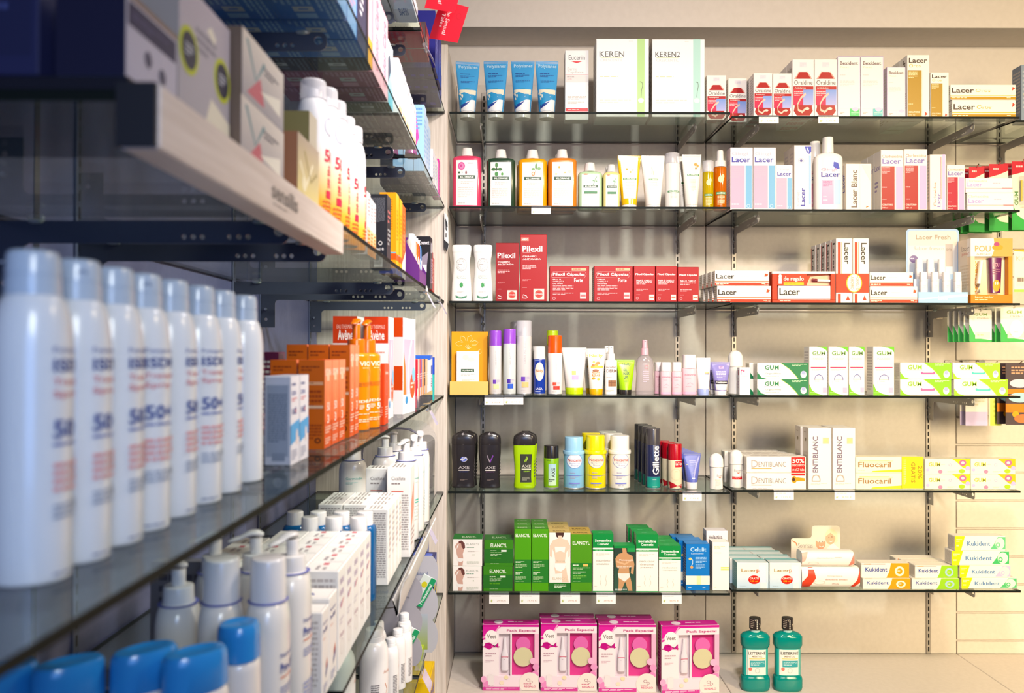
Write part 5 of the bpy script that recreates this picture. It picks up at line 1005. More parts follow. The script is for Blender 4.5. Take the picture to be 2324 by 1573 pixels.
print_on(mb, lambda u, v, o: (-w/2+u*w, .02-o, v*h), [('r', .1, .13, .9, .72, 'f0d0a8', 'f8e8d0'), ('Tv', 'Lacer junior', .16, .18, .28, .66, 'e8a030')]); fm = face_maps(w, d, h, 0, d/2); print_on(mb, fm['L'], [('t', 'Lacer', .3, .82, .9, .9, 'a8988c'), ('t', 'junior', .3, .74, .9, .8, 'e08878'), ('l', .2, .2, .9, .6, 8, 'e8d0b0')]); part(mb, 'carton', e)
mb = MB(); cc = [(h*.16, .016, .008, 3), (h*.4, .0185, .009, 3), (h*.7, .021, .0095, 3)]; loft(mb, cc, '6a2a5c', 1, 24, w*.12, .0102)
print_on(mb, body_map(cc, 0, w*.12, .0102), [('T', 'POU', .25, .74, .72, .86, 'e8a0b0'), ('l', .2, .5, .8, .68, 3, '9a5a78'), ('e', .5, .2, .34, .17, 'f0a030'), ('e', .4, .27, .06, .04, 'fbf0d8'), ('e', .6, .27, .06, .04, 'fbf0d8')], 4, 10, 8); part(mb, 'cup', e)
mb = MB(); tube(mb, [(-w*.27, .011, h*.16), (-w*.27, .011, h*.3), (-w*.2, .011, h*.66)], .007, 'fbf2e6', 1, 12); part(mb, 'toothpaste_tube', e)
# fourth shelf: white and green
def gum(c1, t, cx=.0, pk=None):
    P = [('p', [(.46, 1), (1, 1), (1, 0), (.8, 0), (.74, .25), (.63, .62)], c1), ('s', [(.46, 1), (.63, .62), (.74, .25), (.8, 0)], .006, 'c8dc60'), ('p', [(0, 0), (.2, 0), (.08, .12), (0, .45)], c1), ('T', 'GUM', .15, .58, .42, .86, c1 if cx == 0 else '8cbc3c'), ('r', .13, .53, .46, .55, 'a8a0c8'), ('l', .68, .8, .96, .94, 2, 'c8e8c0'), ('e', .9, .3, .06, .22, 'e8f0e8'), ('e', .9, .4, .04, .12, 'a8b0d8')]
    if cx == 0: P += [('t', t, .16, .28, .46, .4, '7a8a90'), ('l', .16, .14, .6, .2, 1, 'c0c8c0')]
    if pk: P += [('r', .42, .3, .66, .4, pk), ('e', .42, .38, .02, .08, pk), ('e', .66, .38, .02, .08, pk)]
    return {'F': P}
GG = gum('0f7a4a', 'OriginalWhite')
t = carton('lying white and dark green toothpaste carton, lower of two', 1718, 1835, 861, 'D', 2.655, .045, 'fbf8ee', GG, group='green gum care cartons', behind=1, stagger=-.012, bnp='lower dark green toothpaste carton', **TP)
carton('lying white and dark green toothpaste carton, upper of two', 1718, 1835, 824, 'D', 2.655, .045, 'fbf8ee', GG, on=t, group='green gum care cartons', behind=1, stagger=-.012, bnp='upper dark green toothpaste carton', **TP)
PX = {'F': [('p', [(1, 1), (.4, 1), (.75, .97), (.92, .93), (1, .88)], '6cc02c'), ('p', [(0, 0), (.75, 0), (.4, .04), (.15, .1), (0, .24)], '7cc42c', ), ('T', 'GUM', .16, .83, .88, .905, '6a9a4c'), ('r', .2, .81, .84, .816, 'a8a0c8'), ('t', 'PAROEX', .2, .73, .82, .77, 'c8b8b0'), ('r', .08, .56, .92, .585, 'c83a6a'), ('l', .14, .5, .86, .54, 2, 'd8ccc4'), ('e', .52, .33, .24, .1, '5a58a8', .86), ('r', .2, .22, .84, .31, 'fcf8ee'), ('l', .3, .26, .72, .34, 2, 'e8d0c0'), ('r', .74, .06, .96, .16, 'c0b8d8'), ('l', .06, .04, .4, .06, 1, 'e0f0c8')]}
for a, b, wd in ((1836, 1878, 'leftmost of the four'), (1880, 1924, 'second of the four'), (1926, 1962, 'third of the four'), (1981, 2029, 'standing apart to the right')):
    carton(f'upright white and lime mouth rinse carton, {wd}', a, b, 787, 'D', 2.655 if a != 1926 else 2.668, .05, 'fcf8ee', PX, group='lime mouth rinse cartons')
GL1, GL2 = gum('8ac82c', '', 1, 'e060a0'), gum('a0d03c', '', 1, '58c8c0')
t = carton('lying white and lime toothpaste carton with magenta mark, lower', 2042, 2158, 861, 'D', 2.655, .045, 'fdf8ea', GL1, group='lime toothpaste cartons', **TP)
carton('lying white and lime toothpaste carton with magenta mark, upper', 2042, 2159, 823, 'D', 2.655, .045, 'fdf8ea', GL1, on=t, group='lime toothpaste cartons', behind=1, stagger=-.012, bnp='upper magenta marked toothpaste carton', **TP)
t = carton('lying white and lime toothpaste carton with aqua mark, lower', 2164, 2286, 861, 'D', 2.655, .045, 'fdf8ea', GL2, group='lime toothpaste cartons', **TP)
carton('lying white and lime toothpaste carton with aqua mark, upper', 2161, 2269, 823, 'D', 2.655, .045, 'fdf8ea', GL2, on=t, group='lime toothpaste cartons', **TP)
# fifth shelf
DB = {'F': [('t', 'D', .08, .32, .19, .78, 'b8a8a0'), ('t', 'ENTIBLANC', .2, .36, .66, .68, '988880'), ('r', .08, .24, .42, .28, 'e8a048'), ('r', .0, .0, 1, .05, 'e0d4c8'), ('l', .1, .02, .5, .06, 1, 'a898a0')], 'T': [('l', .1, .2, .9, .8, 3, 'd8ccc4')]}
DT = dict(DB); DT['F'] = DB['F'] + [('r', .75, .0, .985, .97, 'c81818'), ('T', '50%', .77, .6, .97, .88, 'fbf4ec'), ('T', 'DESCUENTO', .77, .4, .97, .54, 'fbe0d8'), ('t', 'en el 2º tubo', .77, .12, .97, .3, 'fbe0d8')]
DU = dict(DB); DU['F'] = DB['F'] + [('r', .75, .84, .985, .97, 'c81818'), ('e', .8, .6, .045, .22, 'e8a030'), ('e', .79, .6, .025, .12, '4a2a18'), ('p', [(.84, .74), (.98, .68), (.98, .52), (.84, .5)], 'e8a030')]
DG = dict(group='pale boxed whitening toothpastes')
t = carton('lying pale toothpaste carton with an orange tube sticker, lower', 1694, 1829, 1073, 'E', 2.655, .045, 'fdf6ea', DU, behind=3, stagger=-.012, bnp='lower pale toothpaste carton', **TP, **DG)
carton('lying pale toothpaste carton with a red discount sticker, upper', 1694, 1829, 1036, 'E', 2.655, .045, 'fdf6ea', DT, on=t, behind=3, stagger=-.012, bnp='upper pale toothpaste carton', **TP, **DG)
DV = {'F': [('tv', 'D', .14, .12, .52, .24, 'b8a89c'), ('Tv', 'ENTIBLANC', .18, .27, .42, .86, '7a6a80'), ('r', .62, .74, .88, .84, 'c8c8a0'), ('e', .75, .79, .08, .03, 'e0d890'), ('l', .1, .06, .8, .1, 2, 'd8ccc0')], 'L': [('e', .5, .8, .1, .03, '8a7a50'), ('l', .2, .9, .8, .93, 1, 'b8a890'), ('l', .15, .1, .85, .6, 10, 'e0d4c4')]}
carton('upright pale toothpaste carton with sideways letters, left one', 1834, 1887, 971, 'E', 2.66, .05, 'fbf4ea', DV, side='ece0d0', behind=1, stagger=-.008, bnp='left upright pale toothpaste carton', **TP, **DG)
carton('upright pale toothpaste carton with sideways letters, right one', 1889, 1941, 971, 'E', 2.66, .05, 'fbf4ea', DV, behind=1, bnp='right upright pale toothpaste carton', **TP, **DG)
FL = {'F': [('p', [(.03, .62), (.52, .62), (.56, .8), (.06, .8)], 'f4ecc0'), ('T', 'Fluocaril', .03, .36, .52, .7, 'a07850'), ('r', .05, .78, .5, .81, 'd8d850'), ('p', [(.22, .06), (.69, .06), (.69, .26), (.25, .14)], 'd8e048'), ('l', .03, .12, .2, .18, 1, 'e0d8b0')]}
t = carton('lying cream toothpaste carton in the yellow sleeve, lower', 1942, 2094, 1074, 'E', 2.655, .045, 'fdf8dc', FL, **TP)
carton('lying cream toothpaste carton in the yellow sleeve, upper', 1942, 2094, 1037, 'E', 2.655, .045, 'fdf8dc', FL, on=t, **TP)
X, w, za = span(2046, 2095, 1108, 2.6525); zb = span(2046, 2095, 1036, 2.6525)[2]
mb = MB(); box(mb, X-w/2, X+w/2, 2.6532, 2.6543, za, zb, 'eede20', 0, .0003)
print_on(mb, lambda u, v, o: (X-w/2+u*w, 2.6532-o, za+v*(zb-za)), [('Td', '20%', .74, .3, .94, .72, 'a88820'), ('Td', 'GRATIS', .42, .18, .62, .82, 'a88820'), ('l', .08, .1, .2, .9, 14, 'f8f0a0')])
o = mb.obj('yellow_sleeve'); tag(o, 'yellow paper sleeve with discount lettering around two cream toothpaste cartons', 'packaging')
def kids(c): return {'F': [('T', 'GUM', .08, .5, .34, .76, 'b8b848'), ('l', .36, .56, .5, .64, 1, 'e8e0c0'), ('e', .56, .6, .035, .1, 'c8a8d0', .6), ('p', [(.6, 1), (1, 1), (1, .3), (.85, .4), (.7, .8)], c), ('e', .84, .74, .08, .2, 'e06a98'), ('e', .84, .74, .04, .1, 'f8c8d8'), ('e', .34, .16, .05, .12, 'e888a8'), ('e', .82, .2, .07, .14, 'a8c83c'), ('e', .95, .4, .05, .14, 'c8b0e0'), ('e', .06, .28, .04, .1, 'c0b8e0'), ('l', .5, .1, .7, .2, 2, 'e8dcc0')]}
for a, b, c, wd in ((2098, 2200, 'c8cc30', 'left'), (2201.5, 2303, 'eab838', 'right')):
    t = carton(f'lying children toothpaste carton with small flowers, lower {wd}', a, b, 1076, 'E', 2.66, .04, 'fbf4dc', kids(c), group='children toothpaste cartons', **TP)
    carton(f'lying children toothpaste carton with small flowers, upper {wd}', a, b, 1041, 'E', 2.66, .04, 'fbf4dc', kids(c), on=t, group='children toothpaste cartons', **TP)
# lowest shelf
LP = {'F': [('r', 0, .0, 1, .98, 'c4dcec', 'f4f2ee'), ('r', 0, .55, .7, .98, 'fbf6ea'), ('T', 'Lacer', .14, .64, .62, .76, 'a89060'), ('T', 'p', .62, .58, .72, .74, 'e06030'), ('e', .55, .33, .19, .17, 'd02820'), ('T', 'GRATIS', .4, .34, .7, .42, 'fbe8d8'), ('t', '100 ml', .44, .24, .66, .31, 'f0c830'), ('p', [(.68, .9), (.92, .9), (.92, .2), (.74, .2)], 'd8e4f4'), ('r', .74, .0, .94, .22, 'f8f4ee'), ('T', '2', .24, .26, .36, .42, 'd8e8f0'), ('l', .1, .06, .4, .09, 1, 'b8c8d0')], 'L': [('r', 0, 0, 1, 1, '7ab8c0'), ('l', .1, .2, .9, .8, 8, 'b0d8dc')], 'T': [('r', 0, .7, 1, 1, '68b4b8'), ('r', .05, .1, .95, .65, 'd8e8e8')]}
carton('pale blue denture cube pack, front left by the bay joint', 1672, 1744, 1276, 'F', 2.66, .055, 'f0eee8', LP, group='pale blue denture cube packs', behind=3, stagger=-.008, bnp='left pale blue cube pack')
carton('pale blue denture cube pack, front right with the red spot', 1746, 1818, 1276, 'F', 2.66, .055, 'f0eee8', LP, group='pale blue denture cube packs', behind=3, stagger=-.010, bnp='right pale blue cube pack')
# photo header card behind pillow boxes
X, w, zt = span(1795, 1906, 1192, 2.80); z0 = zl('F')+.0002; H = zt-z0
mb = MB(); pts = [(-w/2, 0), (w/2, 0), (w/2, H-.01), (w/2-.004, H-.003), (w/2-.01, H), (-w*.02, H), (-w*.07, H-.004), (-w*.08, H-.012), (-w*.08, H*.8), (-w*.1, H*.765), (-w*.14, H*.75), (-w*.46, H*.75), (-w/2, H*.73)]
prism(mb, pts, 0, .0015, 'efe2d0', 0)
S = lambda u, v, o: (-w/2+u*w, -o, v*H)
print_on(mb, S, [('t', 'Sonrisas', .14, .56, .44, .66, '9a8a84'), ('t', 'seguras', .12, .46, .4, .52, '9a8a84'), ('s', [(.02, .7), (.1, .66), (.12, .6)], .01, 'e08a60'), ('p', [(.5, .3), (.98, .3), (.98, .55), (.85, .66), (.72, .55), (.55, .52), (.48, .42)], 'f8f2ea'), ('e', .6, .66, .1, .13, 'e0a888'), ('e', .6, .73, .1, .06, 'e8dcd0'), ('e', .8, .75, .1, .12, 'eab898'), ('p', [(.68, .8), (.74, .92), (.84, .94), (.94, .86), (.95, .7), (.9, .66), (.9, .78), (.8, .86), (.72, .8)], 'f4e4c0'), ('s', [(.57, .6), (.62, .58), (.66, .6)], .006, 'fbf4ee'), ('s', [(.77, .7), (.81, .68), (.85, .7)], .006, 'fbf4ee'), ('e', .58, .68, .008, .01, '6a4a40'), ('e', .64, .69, .008, .01, '6a4a40'), ('e', .77, .77, .008, .01, '6a4a40'), ('e', .83, .78, .008, .01, '6a4a40')])
o = mb.obj('header_card'); o.location = (X, 2.80, z0); tag(o, 'cream display card with a photo of a smiling older couple', 'display card')
def pillow(np, x0, x1, yt, on, Y, P, yb=None):
    X, w, zt = span(x0, x1, yt, Y); z0 = on; h = zt-z0; d = .055
    mb = MB(); n = 12; vs = []; fs = []
    for i in range(n+1):
        u = i/n; k = 1-.28*abs(2*u-1)**2.2
        for j in range(16):
            t = 2*PI*j/16; vs.append((-w/2+u*w, d/2*math.copysign(abs(math.cos(t))**.6, math.cos(t)), h/2+h/2*math.copysign(abs(math.sin(t))**.6, math.sin(t))*(1 if i not in (0, n) else .985)))
    for i in range(n):
        for j in range(16): k = (j+1) % 16; fs.append([i*16+j, i*16+k, (i+1)*16+k, (i+1)*16+j])
    fs += [list(range(16)), [n*16+j for j in range(16)][::-1]]
    mb.add(vs, fs, 'fbf4ea', 0)
    def S(u, v, o):
        s = max(-.97, min(.97, 2*v-1)); t = math.copysign(abs(s)**(1/.6), s); c = math.sqrt(max(0, 1-t*t)); return (-w/2+u*w, -d/2*c**.6-o*2.5, h/2+h/2*s)
    print_on(mb, S, P, 0, 8, 8)
    o = mb.obj('pillow_box'); o.location = (X, Y+d/2, z0); tag(o, np, 'box', 'denture pillow boxes'); return zt+.0004
PB = [('p', [(.12, .98), (.2, .98), (.24, .5), (.14, .1), (.1, .02), (.0, .02), (.0, .3), (.1, .6)], 'd84a34'), ('p', [(1, .95), (1, .3), (.9, .05), (.82, .02), (.95, .4)], 'd84a34'), ('e', .3, .3, .1, .1, 'e0d8cc', .85), ('t', 'dentaduras postizas', .4, .38, .78, .48, 'c09080'), ('t', 'limpieza', .44, .56, .7, .64, 'd8c0b8'), ('t', 'EFICAZ', .52, .2, .64, .28, 'c8a8a0')]
t = pillow('white and red pillow shaped carton, lower one with larger print', 1820, 1951, 1287, zl('F')+.0002, 2.655, PB)
t = pillow('white and red pillow shaped carton, upper of the two', 1820, 1938, 1251, t, 2.66, [('p', [(.0, .9), (.12, .95), (.06, .4), (0, .3)], 'e8b8a8'), ('p', [(1, .9), (1, .2), (.9, .05), (.95, .5)], 'e08a78'), ('e', .22, .25, .1, .1, 'e0d8cc', .85), ('t', 'dentaduras', .28, .55, .6, .64, 'd8c0b8'), ('l', .62, .55, .85, .65, 1, 'e0d0c8')])
def kuk(c, ring): return {'F': [('r', 0, 0, 1, 1, 'fbf4e6'), ('p', [(.62, 1), (1, 1), (1, 0), (.52, 0), (.58, .4)], c), ('T', 'Kukident', .08, .42, .54, .72, '3a4c98'), ('e', .8, .45, .1, .34, ring, .6), ('l', .75, .4, .85, .5, 1, 'fbf4e6'), ('r', 0, .9, .5, .97, 'b8a8a8'), ('r', .05, .9, .2, .97, 'd88048')]}
KK = dict(cat='denture cream box', group='denture cream cartons')
t = carton('lying white and orange denture carton, lower of two', 1957, 2065, 1311, 'F', 2.655, .045, 'fbf4e6', kuk('e8a02c', 'fbf0d8'), **KK)
carton('lying white and orange denture carton, upper of two', 1954, 2062, 1277, 'F', 2.66, .045, 'fbf4e6', kuk('e8a02c', 'fbf0d8'), on=t, **KK)
t = carton('lying white and green denture carton, lower of two', 2068, 2175, 1311, 'F', 2.655, .045, 'fbf4e6', kuk('98cc3c', 'a8c8d8'), behind=2, stagger=-.008, bnp='lower green denture carton', **KK)
t2 = carton('lying white and green denture carton, upper of two', 2075, 2172, 1282, 'F', 2.66, .045, 'fbf4e6', kuk('98cc3c', 'a8c8d8'), on=t, behind=2, stagger=-.01, bnp='upper green denture carton', **KK)
def kup(c): return {'F': [('p', [(0, 0), (.12, 0), (.2, 1), (0, 1)], 'eeea30'), ('l', .03, .55, .14, .8, 2, 'f8f8b8'), ('l', .03, .2, .12, .4, 1, 'f8f8b8'), ('T', 'Kukident', .24, .33, .7, .66, '6088b8'), ('p', [(.7, .1), (1, .1), (1, .95), (.85, .95), (.78, .5)], c), ('e', .89, .5, .09, .4, 'd8f0dc'), ('e', .85, .4, .04, .18, c, .5)]}
t = zl('F')+.0002
for (a, b, yt, c, wd) in ((2180, 2305, 1310, '58b878', 'bottom'), (2176, 2291, 1282, 'e8b8dc', 'second from the bottom, pink ended'), (2158, 2288, 1249, '48b46c', 'third from the bottom'), (2165, 2280, 1216, '68c088', 'topmost')):
    t = carton(f'lying white and yellow denture carton of the high stack, {wd}', a, b, yt, 'F', 2.66, .045, 'fbf4e6', kup(c), on=t, **KK)
price_tag(1721, 1766, 262, 280, 2.638, 'small white price tag under the small red mouthwash cartons', '4,95 €')
price_tag(1856, 1902, 262, 280, 2.638, 'small white price tag under the big red mouthwash cartons', '6,95 €')
price_tag(1755, 1800, 1113, 1133, 2.638, 'small white price tag under the lying pale toothpaste cartons', '11,95 €')
price_tag(1892, 1938, 1113, 1133, 2.638, 'small white price tag under the upright pale toothpaste cartons', '8,90 €')
# mouthwash bottles on the deck
def green_wash(np, x0, x1, Y):
    X, w, zs = span(x0, x1, 1436, Y); z0 = ZD+.0003; h = zs-z0; c0 = span(x0+16, x1-20, 1405, Y); hc = c0[2]-z0; d = .05
    s = [(0, w*.44, d*.42, 3), (.003, w*.48, d*.46, 3), (.012, w*.5, d*.48, 3.2), (h*.2, w*.5, d*.48, 3.2), (h*.235, w*.485, d*.46, 3), (h*.25, w*.45, d*.42, 3), (h*.28, w*.435, d*.41, 3), (h*.72, w*.435, d*.41, 3), (h*.74, w*.46, d*.43, 3), (h*.78, w*.5, d*.48, 3), (h*.92, w*.5, d*.48, 3), (h*.965, w*.42, d*.42, 2.6), (h, w*.24, d*.24, 2)]
    e = empty('mouthwash_bottle', np, 'mouthwash', (X, Y+d/2, z0), 0, 'green mouthwash bottles'); mb = MB(); loft(mb, s, '1fa89c', 3, 36); part(mb, 'body', e)
    mb = MB(); loft(mb, [(h*.275, w*.438, d*.414, 3), (h*.725, w*.438, d*.414, 3)], '2ab0a4', 4, 36, caps=False)
    print_on(mb, body_map(s, 0), [('r', .1, .28, .93, .715, 'f4efe6'), ('T', 'LISTERINE', .16, .63, .86, .68, '3a3c38'), ('T', 'MENTOL', .3, .585, .72, .615, '9a8a6a'), ('r', .2, .555, .84, .565, 'd8cc40'), ('r', .22, .42, .84, .53, '3aa4a8'), ('l', .26, .44, .8, .51, 3, 'c8e8e8'), ('e', .24, .385, .07, .03, 'e08070'), ('e', .52, .36, .1, .045, 'c8d8cc', .7)], 4, 12, 10)
    part(mb, 'label', e)
    r = w*.2; mb = MB(); loft(mb, cap_secs(r*.8, r*.8, h-.001, h+.008, .0005), 'c8e8e0', 1, 24); part(mb, 'neck', e)
    mb = MB(); loft(mb, cap_secs(r, r*.98, h+.008, hc, .002), '2e2826', 1, 28)
    S = body_map([(h+.008, r, r, 2), (hc, r, r, 2)], 0); print_on(mb, S, [('l', .05, .1, .3, .9, 5, 'b8a898')] + [('e', .55, .15+.17*k, .06, .04, 'e8e0d0') for k in range(5)] + [('s', [(.35, .9), (.8, .5), (.9, .1)], .03, 'c8b8a0')], 4, 8, 4); part(mb, 'cap', e)
    return e
green_wash('green mouthwash bottle on the base, left one', 1686, 1751, 2.64)
green_wash('green mouthwash bottle on the base, right one', 1760, 1825, 2.64)

# hanging packs on slatwall hooks ----------------------------------
HOOKM = pbr('chrome_hook', .2, metal=1, attr=False, col='c8c4be')
def hook(x, z, L, np):
    e = empty('display_hook', np, 'hook', (x, YW, z), 0, 'slatwall hooks')
    mb = MB(); box(mb, -.012, .012, -.004, .0, -.012, .016, 'ffffff', 0); part(mb, 'back_plate', e, [HOOKM])
    mb = MB(); tube(mb, [(0, -.004, 0), (0, -L+.02, 0), (0, -L, .014)], .0022, 'ffffff', 0); part(mb, 'prong', e, [HOOKM])
def pack(np, x0, x1, yt, yb, Y, col, P, n=0, dx=0, dy=.02, group='hanging gum care packs', blister=None):
    X, w, zt = span(x0, x1, yt, Y); z0 = span(x0, x1, yb, Y)[2]; h = zt-z0
    e = empty('hanging_pack', np, 'hanging pack', (X, Y, z0), 0, group)
    mb = MB(); prism(mb, rrect(-w/2, w/2, 0, h, min(w, h)*.06, 3), 0, .0008, col, 0); S = lambda u, v, o: (-w/2+u*w, -o, v*h); print_on(mb, S, P, 0); part(mb, 'card', e)
    if blister:
        mb = MB(); u0, v0, u1, v1 = blister; box(mb, -w/2+u0*w, -w/2+u1*w, -.011, -.0004, v0*h, v1*h, 'ffffff', 0, .004); part(mb, 'blister', e, [CLEARP])
        mb = MB()
        cols = ['e8d040', 'e08060', 'f4f0ec', '60b8a0']
        for k in range(3):
            x = -w/2+(u0+(u1-u0)*(k+.5)/3)*w; mb2 = MB(); tube(mb2, [(x, -.006, h*(v0+.06)), (x, -.006, h*(v1-.06))], .0028, cols[(k+int(x0)) % 4], 1, 8); part(mb2, 'brush', e)
    for k in range(n): dup(e, (X+dx*(k+1), Y+dy*(k+1), z0), f'{ORD[k]} pack behind the {np[:80]}')
    hook(X, zt-.008, YW-Y+.012, f'chrome hook carrying the {np[:70]}')
R1 = [('p', [(0, 1), (1, 1), (1, .9), (.5, .84), (0, .8)], 'c02838'), ('l', .2, .89, .7, .94, 1, 'f0c8c8'), ('p', [(0, 0), (1, 0), (1, .12), (.6, .14), (.25, .22), (0, .4)], '3ca84c'), ('Tv', 'GUM', .12, .36, .3, .56, '5a8a58'), ('l', .4, .3, .8, .34, 1, 'c8c0b0')]
pack('red topped interdental brush pack, leftmost of the hook row', 2199, 2234, 378, 526, 2.76, 'f4ecd8', R1, 2, -.012, .03, blister=(.3, .36, .92, .78))
pack('red topped interdental brush pack, middle one of the row', 2245, 2288, 372, 524, 2.76, 'f4ecd8', R1, 2, -.010, .03, blister=(.3, .36, .92, .78))
pack('red topped interdental brush pack at the right frame edge', 2296, 2345, 366, 522, 2.76, 'f4ecd8', R1, 1, -.01, .03, blister=(.3, .36, .92, .78))
R2 = [('T', 'GUM', .22, .82, .8, .91, '98b068'), ('t', 'Ortho', .35, .72, .85, .77, 'c8a8a0'), ('p', [(0, 0), (1, 0), (1, .06), (.5, .1), (.22, .24), (.05, .5), (0, .55)], '48b058'), ('r', .26, .1, .92, .3, 'e8f0d0'), ('l', .35, .16, .8, .24, 1, 'b8c8a0')]
pack('white and green floss pack below the orange children box, left one', 2199, 2250, 704, 776, 2.72, 'fbf4e6', R2, 4, -.0075, .02)
pack('white and green floss pack at the right frame edge', 2270, 2330, 698, 776, 2.72, 'fbf4e6', R2 + [('e', .6, .38, .26, .26, 'fdf8f0'), ('l', .5, .25, .75, .3, 1, 'd8c8c0')], 4, -.0075, .02)
R3 = [('r', 0, 0, 1, .22, 'd8c8f0'), ('l', .1, .3, .9, .9, 12, 'e8e0c8'), ('Tv', 'GUM', .1, .6, .3, .85, 'a8a898')]
pack('white and lilac slim pack hanging under the toothpaste bay end', 2190, 2240, 824, 966, 2.80, 'fbf4ee', R3, 1, -.008, .02)
pack('white and lime slim pack beside the orange and black one', 2243, 2272, 824, 966, 2.80, 'f4f4c0', [('r', .1, 0, .9, .9, 'd8e860', 'e8f0a0'), ('l', .3, .1, .7, .85, 10, 'c0cc60')], 0)
R4 = [('r', 0, 0, 1, 1, '4a3c40'), ('r', 0, .5, 1, .58, 'e88030'), ('r', 0, .2, 1, .34, 'e88030'), ('e', .5, .67, .36, .07, 'd8c8d8'), ('e', .5, .44, .4, .08, 'a8d0d8'), ('e', .35, .17, .12, .05, 'e8a030'), ('e', .6, .1, .3, .07, 'e07848'), ('l', .2, .8, .9, .94, 3, 'c89878')]
pack('black and orange blister pack cut by the right frame edge', 2281, 2345, 824, 964, 2.76, '4a3c40', R4, 1, -.012, .03, group='hanging dental packs')
pack('white barcode backed pack hanging beside the orange children box', 2301, 2350, 566, 663, 2.76, 'f8f0dc', [('r', .1, .14, .9, .36, 'e8e0d0'), ('l', .15, .16, .85, .34, 1, '8a7a70'), ('p', [(0, 1), (1, 1), (1, .92), (0, .96)], 'e8b048'), ('r', 0, 0, 1, .06, 'a8d068'), ('t', 'Kin', .1, .74, .5, .84, 'd8b8a0')], 0, group='hanging dental packs')

# ================================================================== left unit
def lx(x, X): return X*F/(x-VX)            # distance at which something at side offset X shows in photo column x
# --- fourth shelf (D): white sun sprays ---------------------------
IS = [('t', 'Fotoprotector', .2, .785, .82, .812, '2f4a9a'), ('T', 'ISDIN', .2, .725, .72, .77, '26408f'), ('t', 'Transparent', .2, .672, .8, .702, 'd8505c'), ('t', 'Spray', .2, .63, .56, .66, 'd8505c'), ('T', '50+', .2, .495, .58, .56, '2f4a9a'), ('l', .2, .46, .78, .48, 1, '6a7ab8'), ('r', .84, .535, .95, .565, '2a3f88'), ('r', .84, .495, .95, .525, '2a3f88'), ('l', .2, .3, .8, .41, 4, 'eaa8aa'), ('l', .2, .21, .8, .27, 3, 'a8b4c8'), ('l', .2, .02, .6, .035, 1, '8a94b0')]
def sun_spray(np, X, Y, lev, h=.194, r=.0215, rot=PI/2, P=IS, name='sun_spray', cols=None, col='f4f7fa', capc='c4d2e2', group='white sun sprays', cr=.0145, prot=0, clearcap=False, capl=None):
    z0 = zl(lev)+.0002; hb = h*.87
    s = [(0, r*.93, r*.93, 2), (.0012, r*.99, r*.99, 2), (.003, r, r, 2)] + [(hb*k, r, r, 2) for k in (.2, .45, .65, .79)] + [(hb*.79+hb*.21*math.sin(a), r*(.60+.40*math.cos(a)), r*(.60+.40*math.cos(a)), 2) for a in [i/6*PI/2 for i in range(1, 7)]]
    if cols: cl = [cols(q[0]/hb) for q in s]
    else: cl = None
    def top(mb):
        c = cr; n = 28; vs = []; fs = []
        lev_ = [(hb-.005, c*.95), (hb-.003, c*.95), (hb-.0028, c*1.06), (hb+.009, c*1.04), (hb+.0094, c*1.0), (hb+.0104, c*1.0), (hb+.0108, c*1.03), (h-.0045, c*1.0), (h-.0015, c*.94), (h-.0003, c*.82), (h, c*.6)]
        loft(mb, [(z, q, q, 2) for z, q in lev_], capc, 1, 28)
        print_on(mb, body_map([(hb+.007, c, c, 2), (h-.006, c*.985, c*.985, 2)], 0), [('e', .5, .68, .12, .2, '8a98b0')], 4, 12, 4)
    if clearcap:
        caps = [('nozzle', [(cap_secs(cr*.5, cr*.45, hb, h-.012, .001), 'f6f4f6')], 1)]
    else: caps = [('spray_cap', [('mb', top)], 1)]
    e = bottle(name, np, 'sun spray', X, Y, z0, s, col, caps, P, 1, rot, group, wrap=True, cols=cl, prot=prot)
    if clearcap:
        mb = MB(); loft(mb, cap_secs(cr*1.02, cr, hb-.001, h, .004), 'ffffff', 0, 28); part(mb, 'clear_cap', e, [FROST])
    return e
spray_rot = {0: .12, 1: .05, 2: .1, 3: -.35, 4: .12, 5: -.35, 6: .35, 7: .75}
caprot = [.6, -.7, .9, -.6, .9, 1.6, 1.2, 1.0]
proto = None
for i, (Y, ap) in enumerate(zip((.483, .5305, .577, .623, .675, .734, .789, .856), ('nearest the camera and largest', 'second nearest, nozzle hole facing forward', 'third nearest in the row', 'fourth nearest, nozzle hole facing forward', 'fifth nearest in the row', 'third from the far end of the row', 'second from the far end', 'last and smallest, beside the grey cartons'))):
    e = sun_spray('white sun spray bottle, ' + ap, -.285, Y, 'D', rot=PI/2+spray_rot[i]+.28, prot=0) if i == 0 else dup(proto, (-.285, Y, zl('D')+.0002), 'white sun spray bottle, ' + ap, None, PI/2+spray_rot[i]+.28)
    if i == 0: proto = e
    for ch in KIDS[e.name]:
        if ch.name.startswith('spray_cap'): ch.rotation_euler = (0, 0, -spray_rot[i] + (-1.1 if i in (1, 3) else caprot[i]))
GR = {'L': [('r', .08, .1, .92, .9, '9aa4b4'), ('l', .14, .25, .86, .8, 22, '6a7688'), ('r', .3, .05, .8, .14, '8a94a4')],
      'F': [('r', .0, .0, 1, 1, 'eceaf0'), ('l', .12, .86, .88, .92, 1, '5a6494'), ('T', 'ISDIN', .12, .78, .6, .83, '2f4a9a'), ('l', .12, .7, .7, .75, 2, 'd86068'), ('T', '50', .12, .56, .4, .63, '26408f'), ('r', .45, .56, .62, .64, '26408f'), ('r', .5, .58, .58, .62, 'e05040'), ('p', [(0, .22), (1, .3), (1, .5), (0, .45)], '5aa8e0'), ('e', .7, .3, .1, .09, 'f0d8d0'), ('l', .12, .04, .7, .16, 4, 'a8acc0')]}
L_carton('grey and white sun care carton beside the last spray, nearer one', .966, 1.007, .031, .106, 'D', 'c8ccd8', GR, X=-.264, cols=0)
